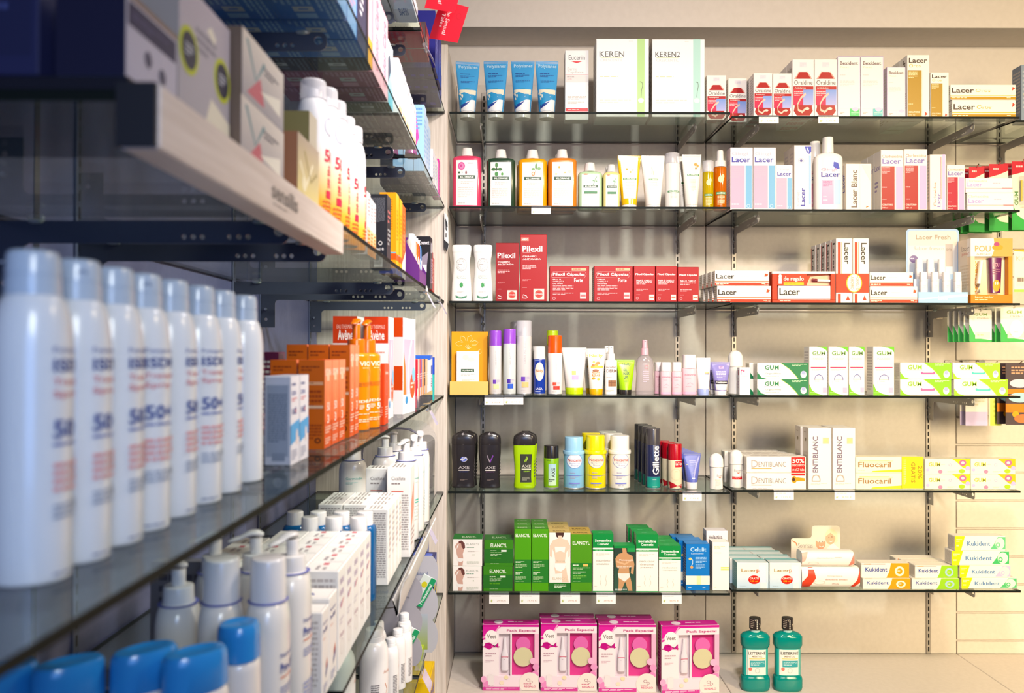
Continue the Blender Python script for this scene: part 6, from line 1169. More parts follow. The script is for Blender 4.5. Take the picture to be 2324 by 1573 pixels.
L_carton('grey and white sun care carton beside the last spray, farther one', 1.008, 1.050, .031, .106, 'D', 'c8ccd8', GR, X=-.264, cols=0)
def orng(n, base='ea6c38', pale='f4946a'): return {'L': [('r', 0, .0, 1, 1, 'd06818'), ('l', .1, .86, .8, .93, 2, '8a3a10'), ('r', .05, .72, .95, .755, 'e8b088'), ('l', .1, .73, .9, .745, 1, '8a5030'), ('l', .1, .45, .9, .66, 4, 'a04414'), ('r', .05, .46, .95, .49, 'e8c0a0'), ('l', .1, .1, .9, .28, 5, 'a04414'), ('e', .75, .1, .12, .03, '502010', .6)],
    'F': [('r', 0, .3, 1, 1, base, pale), ('T', 'ISDIN', .12, .82, .86, .9, 'fbe0d0'), ('r', .3, .76, .64, .86, 'f8c8a8'), ('s', [(.5, .72), (.44, .6), (.56, .5)], .03, 'f4a878'), ('T', '50', .3, .42, .7, .52, 'fbe4d8'), ('T', '3', .35, .28, .6, .38, 'fbece0'), ('l', .1, .16, .9, .25, 3, 'f8d0b8'), ('l', .1, .04, .8, .12, 3, 'f8d0b8')]}
for k in range(3): L_carton(f'orange sun care carton in the front group, {ORD[k]} along the shelf', 1.127+.047*k, 1.173+.047*k, .036, .124, 'D', 'd8571c', orng(k), X=-.261, group='orange sun care cartons', side='d86a18', cols=1 if k == 0 else 0, bnp='nearest orange sun care carton', step=.003)
for k in range(2): L_carton(f'taller orange carton behind the front group, {ORD[k]} along the shelf', 1.285+.038*k, 1.322+.038*k, .032, .147, 'D', 'd8571c', orng(k), X=-.2575, group='orange sun care cartons', side='d86a18', cols=2 if k == 0 else 0, bnp='taller orange sun care carton', step=.002)
L_carton('dark plum carton at the back, left of the orange ones', 1.29, 1.33, .05, .135, 'D', '6a2444', X=-.372)
def vichy(np, X, Y, h=.1915, r=.0235):
    z0 = zl('D')+.0002; hb = h*.70
    P = [('T', 'VICHY', .22, .83, .78, .89, 'fbf0d8'), ('l', .3, .79, .62, .81, 1, 'f8d8a0'), ('p', [(.52, .78), (.6, .78), (.68, .62), (.66, .6)], 'c8b060'), ('l', .2, .56, .7, .62, 3, 'c86a1c'), ('T', 'IDÉAL', .2, .36, .7, .4, 'fbf0d8'), ('T', '50', .4, .26, .7, .34, 'fbf4e8'), ('l', .22, .27, .34, .33, 4, 'f8e8d0'), ('l', .2, .2, .75, .22, 1, 'f8d8b0'), ('l', .2, .1, .7, .15, 2, 'f8d8b0')]
    s = arc_body(2*r, 2*r, hb, 2, .003, .007, r*.62)
    e = bottle('sun_lotion_pump', np, 'sun lotion', X, Y, z0, s, 'f08c1c', pump_parts('e8761c', hb-.0005, h, .0155, reach=.016, droop=.002), P, 1, PI/2-.25, 'orange pump bottles', wrap=True)
    return e
vichy('orange pump bottle, left one of the two', -.273, 1.416)
vichy('orange pump bottle, right one with clearer white lettering', -.263, 1.466)
L_carton('slim red orange carton right of the orange pump bottles', 1.506, 1.556, .021, .114, 'D', 'd84c28', {'F': [('T', 'Avène', .2, .82, .85, .88, 'fbd8c8'), ('e', .5, .6, .2, .12, 'f0a088', .9), ('l', .2, .1, .8, .3, 5, 'f8c8b8')], 'L': [('r', .2, .45, .6, .62, 'f8f0e8'), ('l', .15, .1, .85, .3, 5, 'f0a088')]}, X=-.238)
AV = {'L': [('r', 0, 0, 1, 1, 'f8f0ee'), ('r', 0, .74, 1, 1, 'cc4220'), ('t', 'EAU THERMALE', .16, .88, .86, .92, 'f4c8b8'), ('T', 'Avène', .2, .77, .84, .87, 'fbf0e8'), ('l', .2, .6, .85, .66, 2, 'e0a898'), ('e', .7, .5, .08, .03, '7ac040'), ('r', 0, 0, 1, .2, 'cc4220')],
      'F': [('r', 0, 0, 1, 1, 'fbf6f4'), ('t', 'Spray', .2, .88, .6, .93, 'e0b0a8'), ('r', .08, .2, .92, .78, 'd8c8d8', 'c0b4c8'), ('s', [(.7, .78), (.5, .6), (.4, .4), (.5, .2)], .04, 'f0ecf4'), ('p', [(.05, .2), (.05, .66), (.2, .5), (.28, .2)], 'f08040'), ('e', .76, .28, .2, .13, 'e05a24'), ('l', .62, .24, .9, .32, 2, 'fbe0d0'), ('e', .3, .14, .1, .04, '3a90c8'), ('e', .85, .4, .12, .08, '88c8ec')]}
L_carton('tall red and white sun spray carton, left one behind the pumps', 1.625, 1.70, .048, .207, 'D', 'f8f0ee', AV, X=-.312, group='tall sun spray cartons')
L_carton('tall red and white sun spray carton, middle one', 1.64, 1.715, .048, .207, 'D', 'f8f0ee', AV, X=-.252, group='tall sun spray cartons')
AV2 = dict(AV); AV2['L'] = [('r', 0, 0, 1, 1, 'f0e6e4'), ('r', 0, .8, 1, 1, 'd04a24'), ('r', 0, .25, 1, .5, 'd04a24'), ('r', 0, 0, 1, .25, 'f4ecea')]
e = L_carton('tall sun spray window carton turned towards the room, right one', 1.775, 1.885, .02, .211, 'D', 'fbf6f4', AV2, X=-.2335, rot=-.13, group='tall sun spray cartons')
# foot care sachets in a clear tray with a blue rim
e = empty('sachet_tray', 'clear counter tray with a blue rim holding thin coloured packs', 'tray', (-.262, 2.13, zl('D')+.0002), PI/2)
mb = MB()
for a, b, c, d in ((-.155, .155, -.036, -.0345), (-.155, .155, .0345, .036), (-.155, -.1535, -.034, .034), (.1535, .155, -.034, .034)): box(mb, a, b, c, d, .0, .03, 'ffffff', 0, .0003)
part(mb, 'tray_wall', e, [CLEARP])
cl = ['c83040', 'f0d8d0', 'd83c48', '6a3aa8', 'f0b088', 'd88850', '3a2c30', 'e8b890', 'f0c8a0']
for k, c in enumerate(cl):
    mb = MB(); box(mb, -.0115, .0115, -.028, .028, 0, .118, c, 0); fm = face_maps(.023, .056, .118)
    print_on(mb, fm['F'], [('l', .2, .55, .8, .7, 3, 'f8f0ea'), ('r', .1, .1, .9, .4, 'e8a878' if k % 2 else 'f0e0d8'), ('p', [(0, 0), (1, 0), (1, .12), (.4, .2), (0, .08)], '5a4048')]); print_on(mb, fm['L'], [('l', .2, .2, .8, .9, 7, 'f0e8e4')])
    o = mb.obj('foot_care_pack'); o.location = (-.262, 1.995+.0275*k, zl('D')+.0005); o.rotation_euler = (0, 0, PI/2); tag(o, f'thin {["red", "pale pink", "scarlet", "violet", "peach", "orange brown", "blackish", "sand", "light peach"][k]} pack in the blue rimmed tray, {ORD[k]} from the camera', 'foot care pack', 'thin packs in the tray')
mb = MB(); box(mb, -.297, -.228, 2.25, 2.30, zl('D')+.0002, zl('D')+.128, 'e8ecf8', 0); 
print_on(mb, lambda u, v, o: (-.228+o, 2.25+.05*u, zl('D')+v*.128), [('r', 0, .93, 1, 1, '3868d0'), ('r', .1, .6, .9, .78, '3a58b8'), ('l', .2, .3, .8, .5, 4, 'c890c8'), ('r', 0, 0, 1, .1, '4a88d8')]); print_on(mb, lambda u, v, o: (-.297+.069*u, 2.25-o, zl('D')+v*.128), [('r', 0, .9, 1, 1, '3868d0')])
o = mb.obj('foot_care_pack'); tag(o, 'pale carton with blue top edge after the thin coloured packs', 'foot care pack')
mb = MB(); box(mb, -.29, -.226, 2.32, 2.345, zl('D')+.0002, zl('D')+.122, '40b8b0', 0); print_on(mb, lambda u, v, o: (-.226+o, 2.32+.025*u, zl('D')+v*.122), [('r', 0, .6, 1, 1, '2c50c0')]); print_on(mb, lambda u, v, o: (-.29+.064*u, 2.32-o, zl('D')+v*.122), [('r', 0, .6, 1, 1, '2c50c0')])
o = mb.obj('foot_care_pack'); tag(o, 'slim blue and teal pack at the end of the shelf', 'foot care pack')

# --- fifth shelf (E) ----------------------------------------------
def lotion(np, X, Y, lev, h=.223, r=.028, kind='pump', col='f4f0ea', rot=PI/2, P=None, group='white body lotion bottles', reach=.032):
    z0 = zl(lev)+.0002; hb = h*.80
    s = arc_body(2*r, 2*r*.8, hb, 2.2, .004, .03, r*.55)
    P = P or [('t', 'Nutratopic', .3, .66, .76, .7, '3a4a9a'), ('T', 'Pro-AMP', .3, .58, .74, .64, '3a4a9a'), ('l', .3, .54, .8, .56, 1, 'e08868'), ('l', .3, .44, .7, .5, 3, '8a94c0'), ('l', .7, .36, .78, .46, 2, 'e08868'), ('p', [(.66, .2), (.8, .26), (.8, .3), (.66, .24)], '2f4090'), ('p', [(.68, .27), (.78, .31), (.76, .34), (.68, .3)], 'e07040'), ('l', .3, .1, .72, .28, 6, '9aa0c8')]
    cp = pump_parts('f6f2ee', hb-.001, h, r*.58, reach=reach, droop=.004) if kind == 'pump' else [('cap', [(cap_secs(r*.68, r*.66, hb-.001, h, .003), 'f4f0ee')], 1)]
    e = bottle('body_lotion', np, 'body lotion', X, Y, z0, s, col, cp, P, 1, rot, group, wrap=True)
    mb = MB(); loft(mb, [(hb-.0022, r*.74, r*.72, 2), (hb-.0012, r*.78, r*.76, 2), (hb-.0008, r*.7, r*.68, 2)], '6a70b8', 4, 24); part(mb, 'neck_ring', e); return e
a = lotion('white pump lotion bottle, left one of the front row', -.362, .885, 'E')
b = lotion('white capped lotion bottle, middle of the front row', -.3095, .868, 'E', kind='cap', h=.222)
c = lotion('white capped lotion bottle, right one in front of the white cartons', -.262, .875, 'E', kind='cap', h=.221)
dup(a, (-.358, .983, zl('E')+.0002), 'white pump lotion bottle, left one of the back row', None, PI/2)
dup(a, (-.312, .992, zl('E')+.0002), 'white pump lotion bottle, middle of the back row, head turned left', None, PI/2)
d = dup(a, (-.266, .985, zl('E')+.0002), 'white pump lotion bottle nearest the small white cartons', None, PI/2)
for ch_owner, ang in ((a, -1.25), (d, -.7)):
    for ch in KIDS[ch_owner.name]:
        if ch.name.startswith('pump_head'): ch.rotation_euler = (0, 0, ang)
for own in [o for o in COL.objects if o.name.startswith('body_lotion') and o.name in KIDS and o not in (a, b, c, d)]:
    for ch in KIDS[own.name]:
        if ch.name.startswith('pump_head'): ch.rotation_euler = (0, 0, -1.3)
a.scale = (1, 1, .955)
def bluecap(np, X, Y, rx=.028, ry=.021, h=.185, col='f6f0ea', capc='3a90d8', rot=PI/2, lev='E', t=.0):
    z0 = zl(lev)+.0002; hb = h*.80; e = empty('gel_bottle', np, 'bath gel', (X, Y, z0), rot, 'blue capped bottles')
    s = arc_body(2*rx, 2*ry, hb, 2.1, .004, .01, rx*.8, ry*.8)
    mb = MB(); loft(mb, s, col, 1); print_on(mb, body_map(s, 0, wrap=True), [('l', .45, .5, .6, .56, 2, '6a6a78'), ('l', .3, .2, .7, .3, 3, '8a94b8')], 4, 12, 8); part(mb, 'body', e)
    mb = MB(); cs = [(hb-.001, rx*.93, ry*.93, 2.1), (hb+.001, rx*1.0, ry*1.0, 2.1), (h*.93, rx*.98, ry*.98, 2.1), (h*.97, rx*.95, ry*.95, 2.1), (h*.99, rx*.86, ry*.86, 2.2), (h*.995, rx*.7, ry*.7, 2), (h*.985, rx*.5, ry*.5, 2), (h*.982, rx*.2, ry*.2, 2)]
    loft(mb, cs, capc, 1); part(mb, 'flip_cap', e); return e
g = bluecap('bottle with a bright blue flip cap, highest one in front of the lotions', -.269, .803, .0215, .0205, .176)
g2 = bluecap('bottle with a wide blue flip cap, second from the right', -.2825, .728, .030, .018, .176, rot=.8)
dup(g2, (-.330, .7335, zl('E')+.0002), 'bottle with a wide blue flip cap, third from the right', None, .8)
dup(g2, (-.381, .702, zl('E')+.0002), 'bottle with a wide blue flip cap, fourth from the right', None, .8)
dup(g2, (-.432, .69, zl('E')+.0002), 'blue capped bottle at the bottom left corner', None, .8)
BC = {'L': [('r', 0, 0, 1, 1, '8a8890'), ('l', .15, .1, .85, .9, 9, '5c5a66'), ('T', 'Atopia', .3, .3, .7, .36, '4a4854')]}
L_carton('tilted grey printed carton behind the lotion bottles', 1.07, 1.09, .075, .165, 'E', '8a8890', BC, X=-.40, cat='box')
# small white cartons with blue print
PB1 = {'F': [('t', 'Nutratopic', .12, .82, .8, .87, '5a64a8'), ('T', 'Pro-AMP', .12, .74, .74, .79, '4a5498'), ('l', .12, .66, .6, .68, 1, 'e08868'), ('p', [(.5, .2), (.8, .3), (.8, .36), (.5, .26)], '2f4090'), ('p', [(.55, .3), (.75, .36), (.72, .42), (.55, .35)], 'e07040'), ('l', .2, .05, .7, .15, 3, '9aa0c8')], 'T': [('p', [(.3, .5), (.5, .6), (.5, .7), (.3, .6)], '3a4a9a')]}
L_carton('short white carton with blue print, nearest of the white cartons', 1.03, 1.068, .045, .112, 'E', 'f8f4ee', PB1, X=-.240, cols=0)
L_carton('short white carton with blue print, second nearest', 1.07, 1.118, .045, .118, 'E', 'f8f4ee', PB1, X=-.240, cols=0)
PW = {'F': [('l', .2, .55, .7, .9, 3, 'd8c8d8'), ('t', 'Avène', .2, .3, .8, .36, 'e0c0c8'), ('p', [(.3, .6), (.7, .66), (.7, .68), (.3, .62)], 'd04858'), ('e', .5, .2, .2, .08, 'e8dce0', .9), ('l', .2, .42, .7, .5, 2, 'e0d8e0')], 'L': [('l', .1, .1, .9, .92, 14, 'c8c0bc')], 'T': [('l', .15, .3, .6, .7, 2, 'c0b8b8'), ('r', .66, .42, .88, .58, 'd8707a')]}
for k in range(5):
    L_carton(f'white cream carton with a red dash, {ORD[k]} of the front column', 1.125+.051*k, 1.175+.051*k, .05, .139, 'E', 'fbf8f2', PW, X=-.240, group='white cream cartons', cols=3 if k < 4 else 2, bnp=f'{ORD[k]} white cream carton', step=.0015)
# blue mouthwash bottles with white caps
def bluewash(np, X, Y):
    z0 = zl('E')+.0002; h = .157; hb = .134
    s = arc_body(.041, .041, hb, 3, .003, .012, .0135)
    return bottle('blue_mouthwash', np, 'mouthwash', X, Y, z0, s, '2c78b8', [('cap', [(cap_secs(.0148, .0142, hb-.001, h, .002), 'f4f0ec')], 1)], None, 3, PI/2, 'blue bottles with white caps')
p = bluewash('blue bottle with a white cap, front row right', -.2665, 1.41)
for k, (X, wd) in enumerate(((-.309, 'front row middle'), (-.3505, 'front row left'))): dup(p, (X, 1.41, p.location.z), 'blue bottle with a white cap, ' + wd)
for k, (X, wd) in enumerate(((-.2645, 'rightmost'), (-.306, 'second from the right'), (-.3475, 'third from the right'), (-.389, 'leftmost'))): dup(p, (X, 1.458, p.location.z), f'blue bottle with a white cap, back row {wd}')
TW = {'L': [('l', .1, .06, .9, .95, 30, 'a8a29e')], 'F': [('l', .2, .3, .8, .9, 8, 'e0d8d4'), ('t', 'Avène', .2, .5, .8, .56, 'e8c8c8')], 'T': [('l', .1, .2, .9, .8, 4, 'b8b0aa')]}
for k in range(4): L_carton(f'tall white text covered carton after the blue bottles, {ORD[k]} along', 1.545+.047*k, 1.590+.047*k, .047, .144, 'E', 'fbf8f0', TW, X=-.236, group='tall white cartons', cols=2 if k in (1, 2, 3) else (0), bnp=f'{ORD[k]} tall white carton', step=.0015)
CI = {'L': [('t', 'Cicalfate', .2, .86, .78, .9, '7a6e6a'), ('l', .2, .8, .8, .83, 1, '9a8e8a'), ('r', .2, .73, .7, .742, 'e07868'), ('l', .1, .05, .92, .7, 24, 'b0a8a4')], 'F': [('p', [(.2, .3), (.8, .5), (.8, .8), (.2, .6)], 'f0a890'), ('l', .1, .1, .9, .3, 4, 'd8c0b8')], 'T': [('l', .1, .2, .9, .8, 4, 'a8a09a')]}
L_carton('white repair cream carton, left one behind the tall white ones', 1.80, 1.85, .053, .185, 'E', 'f4efe9', CI, X=-.272, group='repair cream cartons')
L_carton('white repair cream carton, right one behind the tall white ones', 1.755, 1.83, .051, .193, 'E', 'f8f4ee', CI, X=-.2175 if 0 else -.2205, group='repair cream cartons')
GP = [('t', 'Germisdin', .35, .76, .7, .79, '58b8ac'), ('l', .35, .7, .6, .73, 2, 'b8dcd4'), ('r', .5, .5, .62, .515, '38b8a0'), ('r', .5, .47, .62, .485, '38b8a0'), ('l', .35, .2, .6, .45, 6, 'd8e4e0')]
q = lotion('white pump gel bottle, front one nearest the glass edge', -.2465, 2.03, 'E', h=.236, r=.033, P=GP, group='white gel pumps', rot=PI/2+.1)
for X, Y, rt, wd in ((-.252, 1.925, -.5, 'second one, beside the repair carton'), (-.315, 2.01, -1.3, 'third one, behind the right repair carton'), (-.31, 2.12, -1.6, 'farthest one at the back'), (-.378, 1.93, -1.4, 'leftmost one, behind the left repair carton'), (-.245, 2.14, .2, 'last one, inside the clear dome')):
    dup(q, (X, Y, q.location.z), 'white pump gel bottle, ' + wd, None, PI/2+rt)
# clear dome bin
mb = MB(); n = 20; L0, L1 = 2.215, 2.50; xa, xb = -.41, -.232; zt = .235; r = .07
prof = [(xa, 0)] + [(xa+r-r*math.cos(i*PI/12), zt-r+r*math.sin(i*PI/12)) for i in range(7)] + [(xb-r+r*math.sin(i*PI/12), zt-r+r*math.cos(i*PI/12)) for i in range(7)] + [(xb, 0)]
m = len(prof); z0 = zl('E')+.0003; vs = [(x, y, z0+z) for y in (L0, L1) for x, z in prof]; mb.add(vs, [[i, i+1, m+i+1, m+i] for i in range(m-1)]+[list(range(m, 2*m))[::-1]], 'ffffff', 0)
e = empty('clear_bin', 'clear plastic dome topped bin at the far end of the left shelf', 'display bin', (0, 0, 0)); part(mb, 'dome', e, [CLEARP])
mb = MB(); tube(mb, [(x, L0, z0+z) for x, z in prof], .0028, 'ffffff', 0, 8); part(mb, 'rim', e, [thin('clear_rim', 'c8c4d0', 1.6, .08, .35, 'b8b4c4')])
# curved white shelf talker
mb = MB(); pr = [(-.2195+.022*math.sin(t*1.6), zl('E')-.006-.0+.052*t-.012) for t in [i/8 for i in range(9)]]
pr = [(-.2195, zl('E')-.014), (-.212, zl('E')-.045), (-.209, zl('E')-.040), (-.205, zl('E')-.0), (-.199, zl('E')+.02), (-.190, zl('E')+.033)]
pts = pr + [(x-.0015, z+.0006) for x, z in pr[::-1]]
prism(mb, pts, 1.50, 2.02, 'fbf8f2', 0)
o = mb.obj('shelf_talker'); tag(o, 'white curved plastic label strip clipped along the glass edge', 'label strip')

# --- third shelf (C): testers, sun sprays, cartons ------------------
zc = zl('C')
e = empty('tester_tray', 'pale ash wood fascia tray with small lettering on the glass edge', 'display tray', (0, 0, 0))
mb = MB(); box(mb, -.246, -.2205, .506, 1.055, zc-.040, zc+.001, 'ffffff', 0, .0015); part(mb, 'fascia', e, [ASHH])
mb = MB(); box(mb, -.2465, -.2215, .502, .5058, zc-.0395, zc+.0005, '14141c', 4, .0004); part(mb, 'end_cap', e)
mb = MB(); print_on(mb, lambda u, v, o: (-.2205+o*2, .73+u*.112, zc-.036+v*.03), [('T', 'sensilis', .1, .35, .9, .9, '8e857f'), ('l', .14, .15, .86, .22, 1, 'a89f98')], 0, 1, 1); part(mb, 'lettering', e)
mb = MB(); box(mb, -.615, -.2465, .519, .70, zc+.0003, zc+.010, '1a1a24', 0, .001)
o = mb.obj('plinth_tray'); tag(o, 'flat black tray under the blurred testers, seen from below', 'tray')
# glass under the near bay is notched by the fascia: the tray sits on its edge
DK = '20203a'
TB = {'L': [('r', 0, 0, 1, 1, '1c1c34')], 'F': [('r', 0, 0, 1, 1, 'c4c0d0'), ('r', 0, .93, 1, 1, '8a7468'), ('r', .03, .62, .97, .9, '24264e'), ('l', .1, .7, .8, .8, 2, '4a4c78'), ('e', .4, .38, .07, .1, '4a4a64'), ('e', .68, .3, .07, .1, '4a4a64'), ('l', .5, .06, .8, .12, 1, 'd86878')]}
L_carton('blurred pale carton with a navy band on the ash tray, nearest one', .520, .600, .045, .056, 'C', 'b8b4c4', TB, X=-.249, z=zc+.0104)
ST = {'L': [('r', 0, 0, 1, 1, 'a89c94')], 'F': [('r', 0, 0, 1, 1, 'b4b0b8', 'c4bcc8'), ('p', [(.45, 0), (1, 0), (1, .2), (.6, .3)], 'f0ead8'), ('l', .3, .55, .7, .75, 3, '8a8894'), ('p', [(.5, .8), (.6, .86), (.7, .8), (.66, .74)], 'f4eede')]}
L_carton('grey carton with two round yellow ringed stickers on the tray', .602, .711, .05, .104, 'C', 'b4b0b8', ST, X=-.249, z=zc+.0104)
for k, (yy, zz) in enumerate(((.621, .064), (.692, .064))):
    mb = MB(); prism(mb, [(yy+.0185*math.cos(t*PI/14), zc+zz+.0185*math.sin(t*PI/14)) for t in range(28)], -.2488, -.2484, 'c4cc48', 0, 'x')
    print_on(mb, lambda u, v, o: (-.2484+o, yy-.02+u*.04, zc+zz-.02+v*.04), [('e', .5, .5, .36, .36, '1e2240'), ('l', .3, .36, .7, .62, 3, 'c8ccd8')])
    o = mb.obj('round_sticker'); tag(o, f'round navy sticker with a yellow ring, {"nearer" if k == 0 else "farther"} one on the grey carton', 'sticker')
BX = {'L': [('r', 0, 0, 1, 1, '7a6658')], 'F': [('r', 0, 0, 1, 1, 'a8a4ac', 'e4dcd4'), ('s', [(.1, .9), (.3, .4), (.5, .8)], .03, '7a98a0'), ('p', [(.1, .1), (.4, .5), (.5, .1)], 'c86a78'), ('p', [(.4, .3), (.9, .5), (.9, .2)], 'f4f0e4'), ('l', .5, .6, .85, .75, 2, '5a5868')]}
t = L_carton('pale face cream carton with a brown end, lower one of the stack', .714, .848, .038, .060, 'C', 'd4ccc8', BX, X=-.240, z=zc+.0012, group='stacked cream cartons')
L_carton('pale face cream carton with a brown end, upper one of the stack', .716, .846, .038, .060, 'C', 'd4ccc8', BX, X=-.240, z=t, group='stacked cream cartons')
L_carton('small copper edged carton with a floral front on the ash tray', .887, .984, .022, .074, 'C', 'e0d0c0', {'L': [('r', 0, 0, 1, 1, 'b07858')], 'F': [('r', 0, 0, 1, 1, 'e8d890', 'b8a898'), ('s', [(.1, .6), (.4, .3), (.7, .7)], .03, 'f4ecd0'), ('s', [(.3, .8), (.6, .4), (.9, .6)], .03, 'a89868'), ('e', .3, .3, .1, .12, 'f0e8c8')]}, X=-.236, z=zc+.0012)
L_carton('olive gold carton behind the copper edged one', 1.0, 1.04, .045, .131, 'C', '9a9068', {'L': [('r', 0, 0, 1, 1, '8e8458')], 'F': [('r', 0, 0, 1, 1, 'b8b0a0')]}, X=-.252)
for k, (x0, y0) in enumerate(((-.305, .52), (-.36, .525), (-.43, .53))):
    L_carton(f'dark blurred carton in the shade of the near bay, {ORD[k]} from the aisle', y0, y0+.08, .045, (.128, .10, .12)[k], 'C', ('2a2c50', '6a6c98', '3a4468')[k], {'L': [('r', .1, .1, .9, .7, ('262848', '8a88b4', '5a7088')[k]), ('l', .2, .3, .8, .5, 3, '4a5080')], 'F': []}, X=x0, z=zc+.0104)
# frosted cap sun sprays with yellow feet
def yg(f):
    a, b, c = lin('f2901c'), lin('f8d468'), lin('f6f4f6')
    if f < .35: k = f/.35; return tuple(a[i]*(1-k)+b[i]*k for i in range(3))
    if f < .55: k = (f-.35)/.2; return tuple(b[i]*(1-k)+c[i]*k for i in range(3))
    return c
SP = [('e', .5, .78, .16, .07, '8a94b8', .9), ('T', '50', .34, .5, .66, .6, 'd02848'), ('Tv', 'SPF 50+', .42, .3, .56, .48, 'd83850'), ('r', .38, .22, .64, .28, 'd02848'), ('l', .3, .1, .7, .2, 3, 'e06a30'), ('e', .5, .08, .08, .015, 'f8f0f0')]
y0 = None
for k, (Y, h, wd) in enumerate(((1.085, .196, 'nearest and tallest looking'), (1.156, .208, 'second nearest'), (1.2155, .208, 'third nearest'), (1.283, .204, 'fourth nearest'), (1.348, .207, 'farthest of the five'))):
    if y0 is None: y0 = sun_spray(f'white sun spray with a yellow orange foot, {wd}', -.268, Y, 'C', h, .0225, PI/2-.1, SP, cols=yg, group='yellow footed sun sprays', cr=.017, clearcap=True)
    else:
        o = dup(y0, (-.268, Y, zc+.0002), f'white sun spray with a yellow orange foot, {wd}', None, PI/2+(-.2, .1, -.1, .2)[k-1], scale=(1, 1, h/.196))
WO = {'L': [('r', 0, 0, 1, 1, 'e8e2e4'), ('l', .2, .4, .8, .9, 8, 'c8c0c4')], 'F': [('r', 0, 0, 1, .45, 'f09030', 'f8e0b0'), ('l', .2, .55, .8, .9, 6, 'e0a0a0'), ('l', .2, .1, .8, .4, 5, 'd87838')]}
for k, (a, b) in enumerate(((1.378, 1.405), (1.407, 1.434), (1.436, 1.462))): L_carton(f'slim white and orange sun carton, {ORD[k]} after the yellow footed sprays', a, b, .030, (.107, .102, .100)[k], 'C', 'f4f0f0', WO, X=-.2475, group='slim white and orange cartons')
BK = {'L': [('r', 0, 0, 1, 1, '26262c'), ('l', .12, .62, .88, .95, 22, '6a6a70'), ('T', '30ml', .3, .24, .62, .28, 'd8d4d0'), ('T', 'e', .7, .24, .82, .28, 'd8d4d0'), ('e', .62, .34, .12, .03, 'd0ccc8', .6), ('r', .25, .02, .75, .2, 'd8d4d0'), ('l', .28, .04, .72, .18, 1, '2a2a2e')] + [('r', .28+.045*i, .05, .3+.045*i, .19, '26262c') for i in range(10)],
      'F': [('r', 0, 0, 1, 1, '2a2a30'), ('l', .2, .6, .8, .8, 3, 'c06a6a'), ('l', .2, .3, .8, .55, 4, 'a8a8a8')]}
L_carton('black carton with grey text and a barcode on its end', 1.609, 1.660, .034, .147, 'C', '26262c', BK, X=-.2505)
YE = {'L': [('r', 0, 0, 1, 1, 'ee9c1c'), ('l', .3, .5, .8, .92, 14, 'b86a18'), ('r', 0, .17, 1, .25, 'e85c20'), ('r', 0, .25, 1, .265, '60a8c8'), ('p', [(0, 0), (1, 0), (1, .06), (0, .1)], '2c3c9c')], 'F': [('r', 0, 0, 1, 1, 'f4b424'), ('r', 0, .17, 1, .25, 'e86020'), ('p', [(0, 0), (1, 0), (1, .05), (0, .12)], '2c50b0'), ('l', .3, .4, .7, .8, 8, 'd88820')]}
L_carton('tallest yellow orange carton right of the black one', 1.713, 1.758, .034, .171, 'C', 'f0a420', YE, X=-.2480, group='yellow cartons')
L_carton('yellow carton just past the tallest one', 1.762, 1.806, .026, .168, 'C', 'f8c020', YE, X=-.2470, group='yellow cartons')
L_carton('dark orange brown carton closing the yellow group', 1.812, 1.868, .028, .166, 'C', 'c86418', {'F': [('l', .3, .3, .7, .9, 10, 'e8a060'), ('p', [(0, 0), (1, 0), (1, .4), (0, .2)], 'e8e0dc')]}, X=-.2480, group='yellow cartons')
# purple tray with small bottles
e = empty('purple_display', 'purple card display tray holding four small clear bottles', 'display', (-.25, 1.98, zc+.0002), PI/2)
mb = MB()
prism(mb, [(-.03, 0), (.03, 0), (.03, .125), (.018, .125), (-.03, .035)], -.075, -.0735, '5a2470', 0, 'x'); prism(mb, [(-.03, 0), (.03, 0), (.03, .125), (.018, .125), (-.03, .035)], .0735, .075, '5a2470', 0, 'x')
box(mb, -.0735, .0735, -.03, -.0285, 0, .03, '6a2a80', 0, .0004); box(mb, -.0735, .0735, .0285, .03, 0, .125, '5a2470', 0, .0004); part(mb, 'tray', e)
for k, (c1, wd) in enumerate((('f0e4dc', 'milky'), ('f08c30', 'orange'), ('e85c28', 'red orange'), ('4aa0e8', 'sky blue'))):
    b = bottle('gel_bottle', f'small {wd} lubricant bottle in the purple tray', 'gel bottle', -.242, 1.922+.036*k, zc+.0025, arc_body(.032, .026, .098, 2.4, .004, .016, .009), c1, [('cap', [(cap_secs(.0085, .008, .0975, .112, .002), 'f0f0f4')], 1)], [('e', .5, .5, .24, .14, 'f4f0f8'), ('T', 'Play', .36, .47, .64, .54, '3a58b0'), ('r', .2, .1, .8, .3, ('60b858', 'e04830', 'f0a030', '2c60c8')[k])], 3, PI/2, 'small gel bottles')
CN = {'L': [('r', 0, 0, 1, 1, '16141a'), ('T', 'Connect', .3, .84, .95, .92, 'e8e4e8'), ('p', [(.2, .1), (.7, .1), (.9, .7), (.5, .6)], '8a8090'), ('r', .5, .3, .8, .45, 'e0d8e0')], 'F': [('r', 0, 0, 1, 1, '201c26'), ('r', .3, .7, .8, .9, 'a8a4b0'), ('Tv', 'Connect', .3, .1, .7, .6, 'c8a0c8')]}
L_carton('black carton with white lettering at the top after the purple tray', 2.085, 2.145, .042, .132, 'C', '16141a', CN, X=-.2140, group='dark intimate care cartons')
L_carton('deep red carton just past the black lettered one', 2.165, 2.205, .04, .105, 'C', 'a82028', {'F': [('Tv', 'Real', .3, .2, .7, .8, 'f0c8c8')]}, X=-.2175, group='dark intimate care cartons')
L_carton('brick red carton, last on the third left shelf', 2.225, 2.265, .04, .095, 'C', 'b8381c', {'F': [('l', .3, .2, .7, .8, 6, 'f0c8b0')]}, X=-.2200, group='dark intimate care cartons')

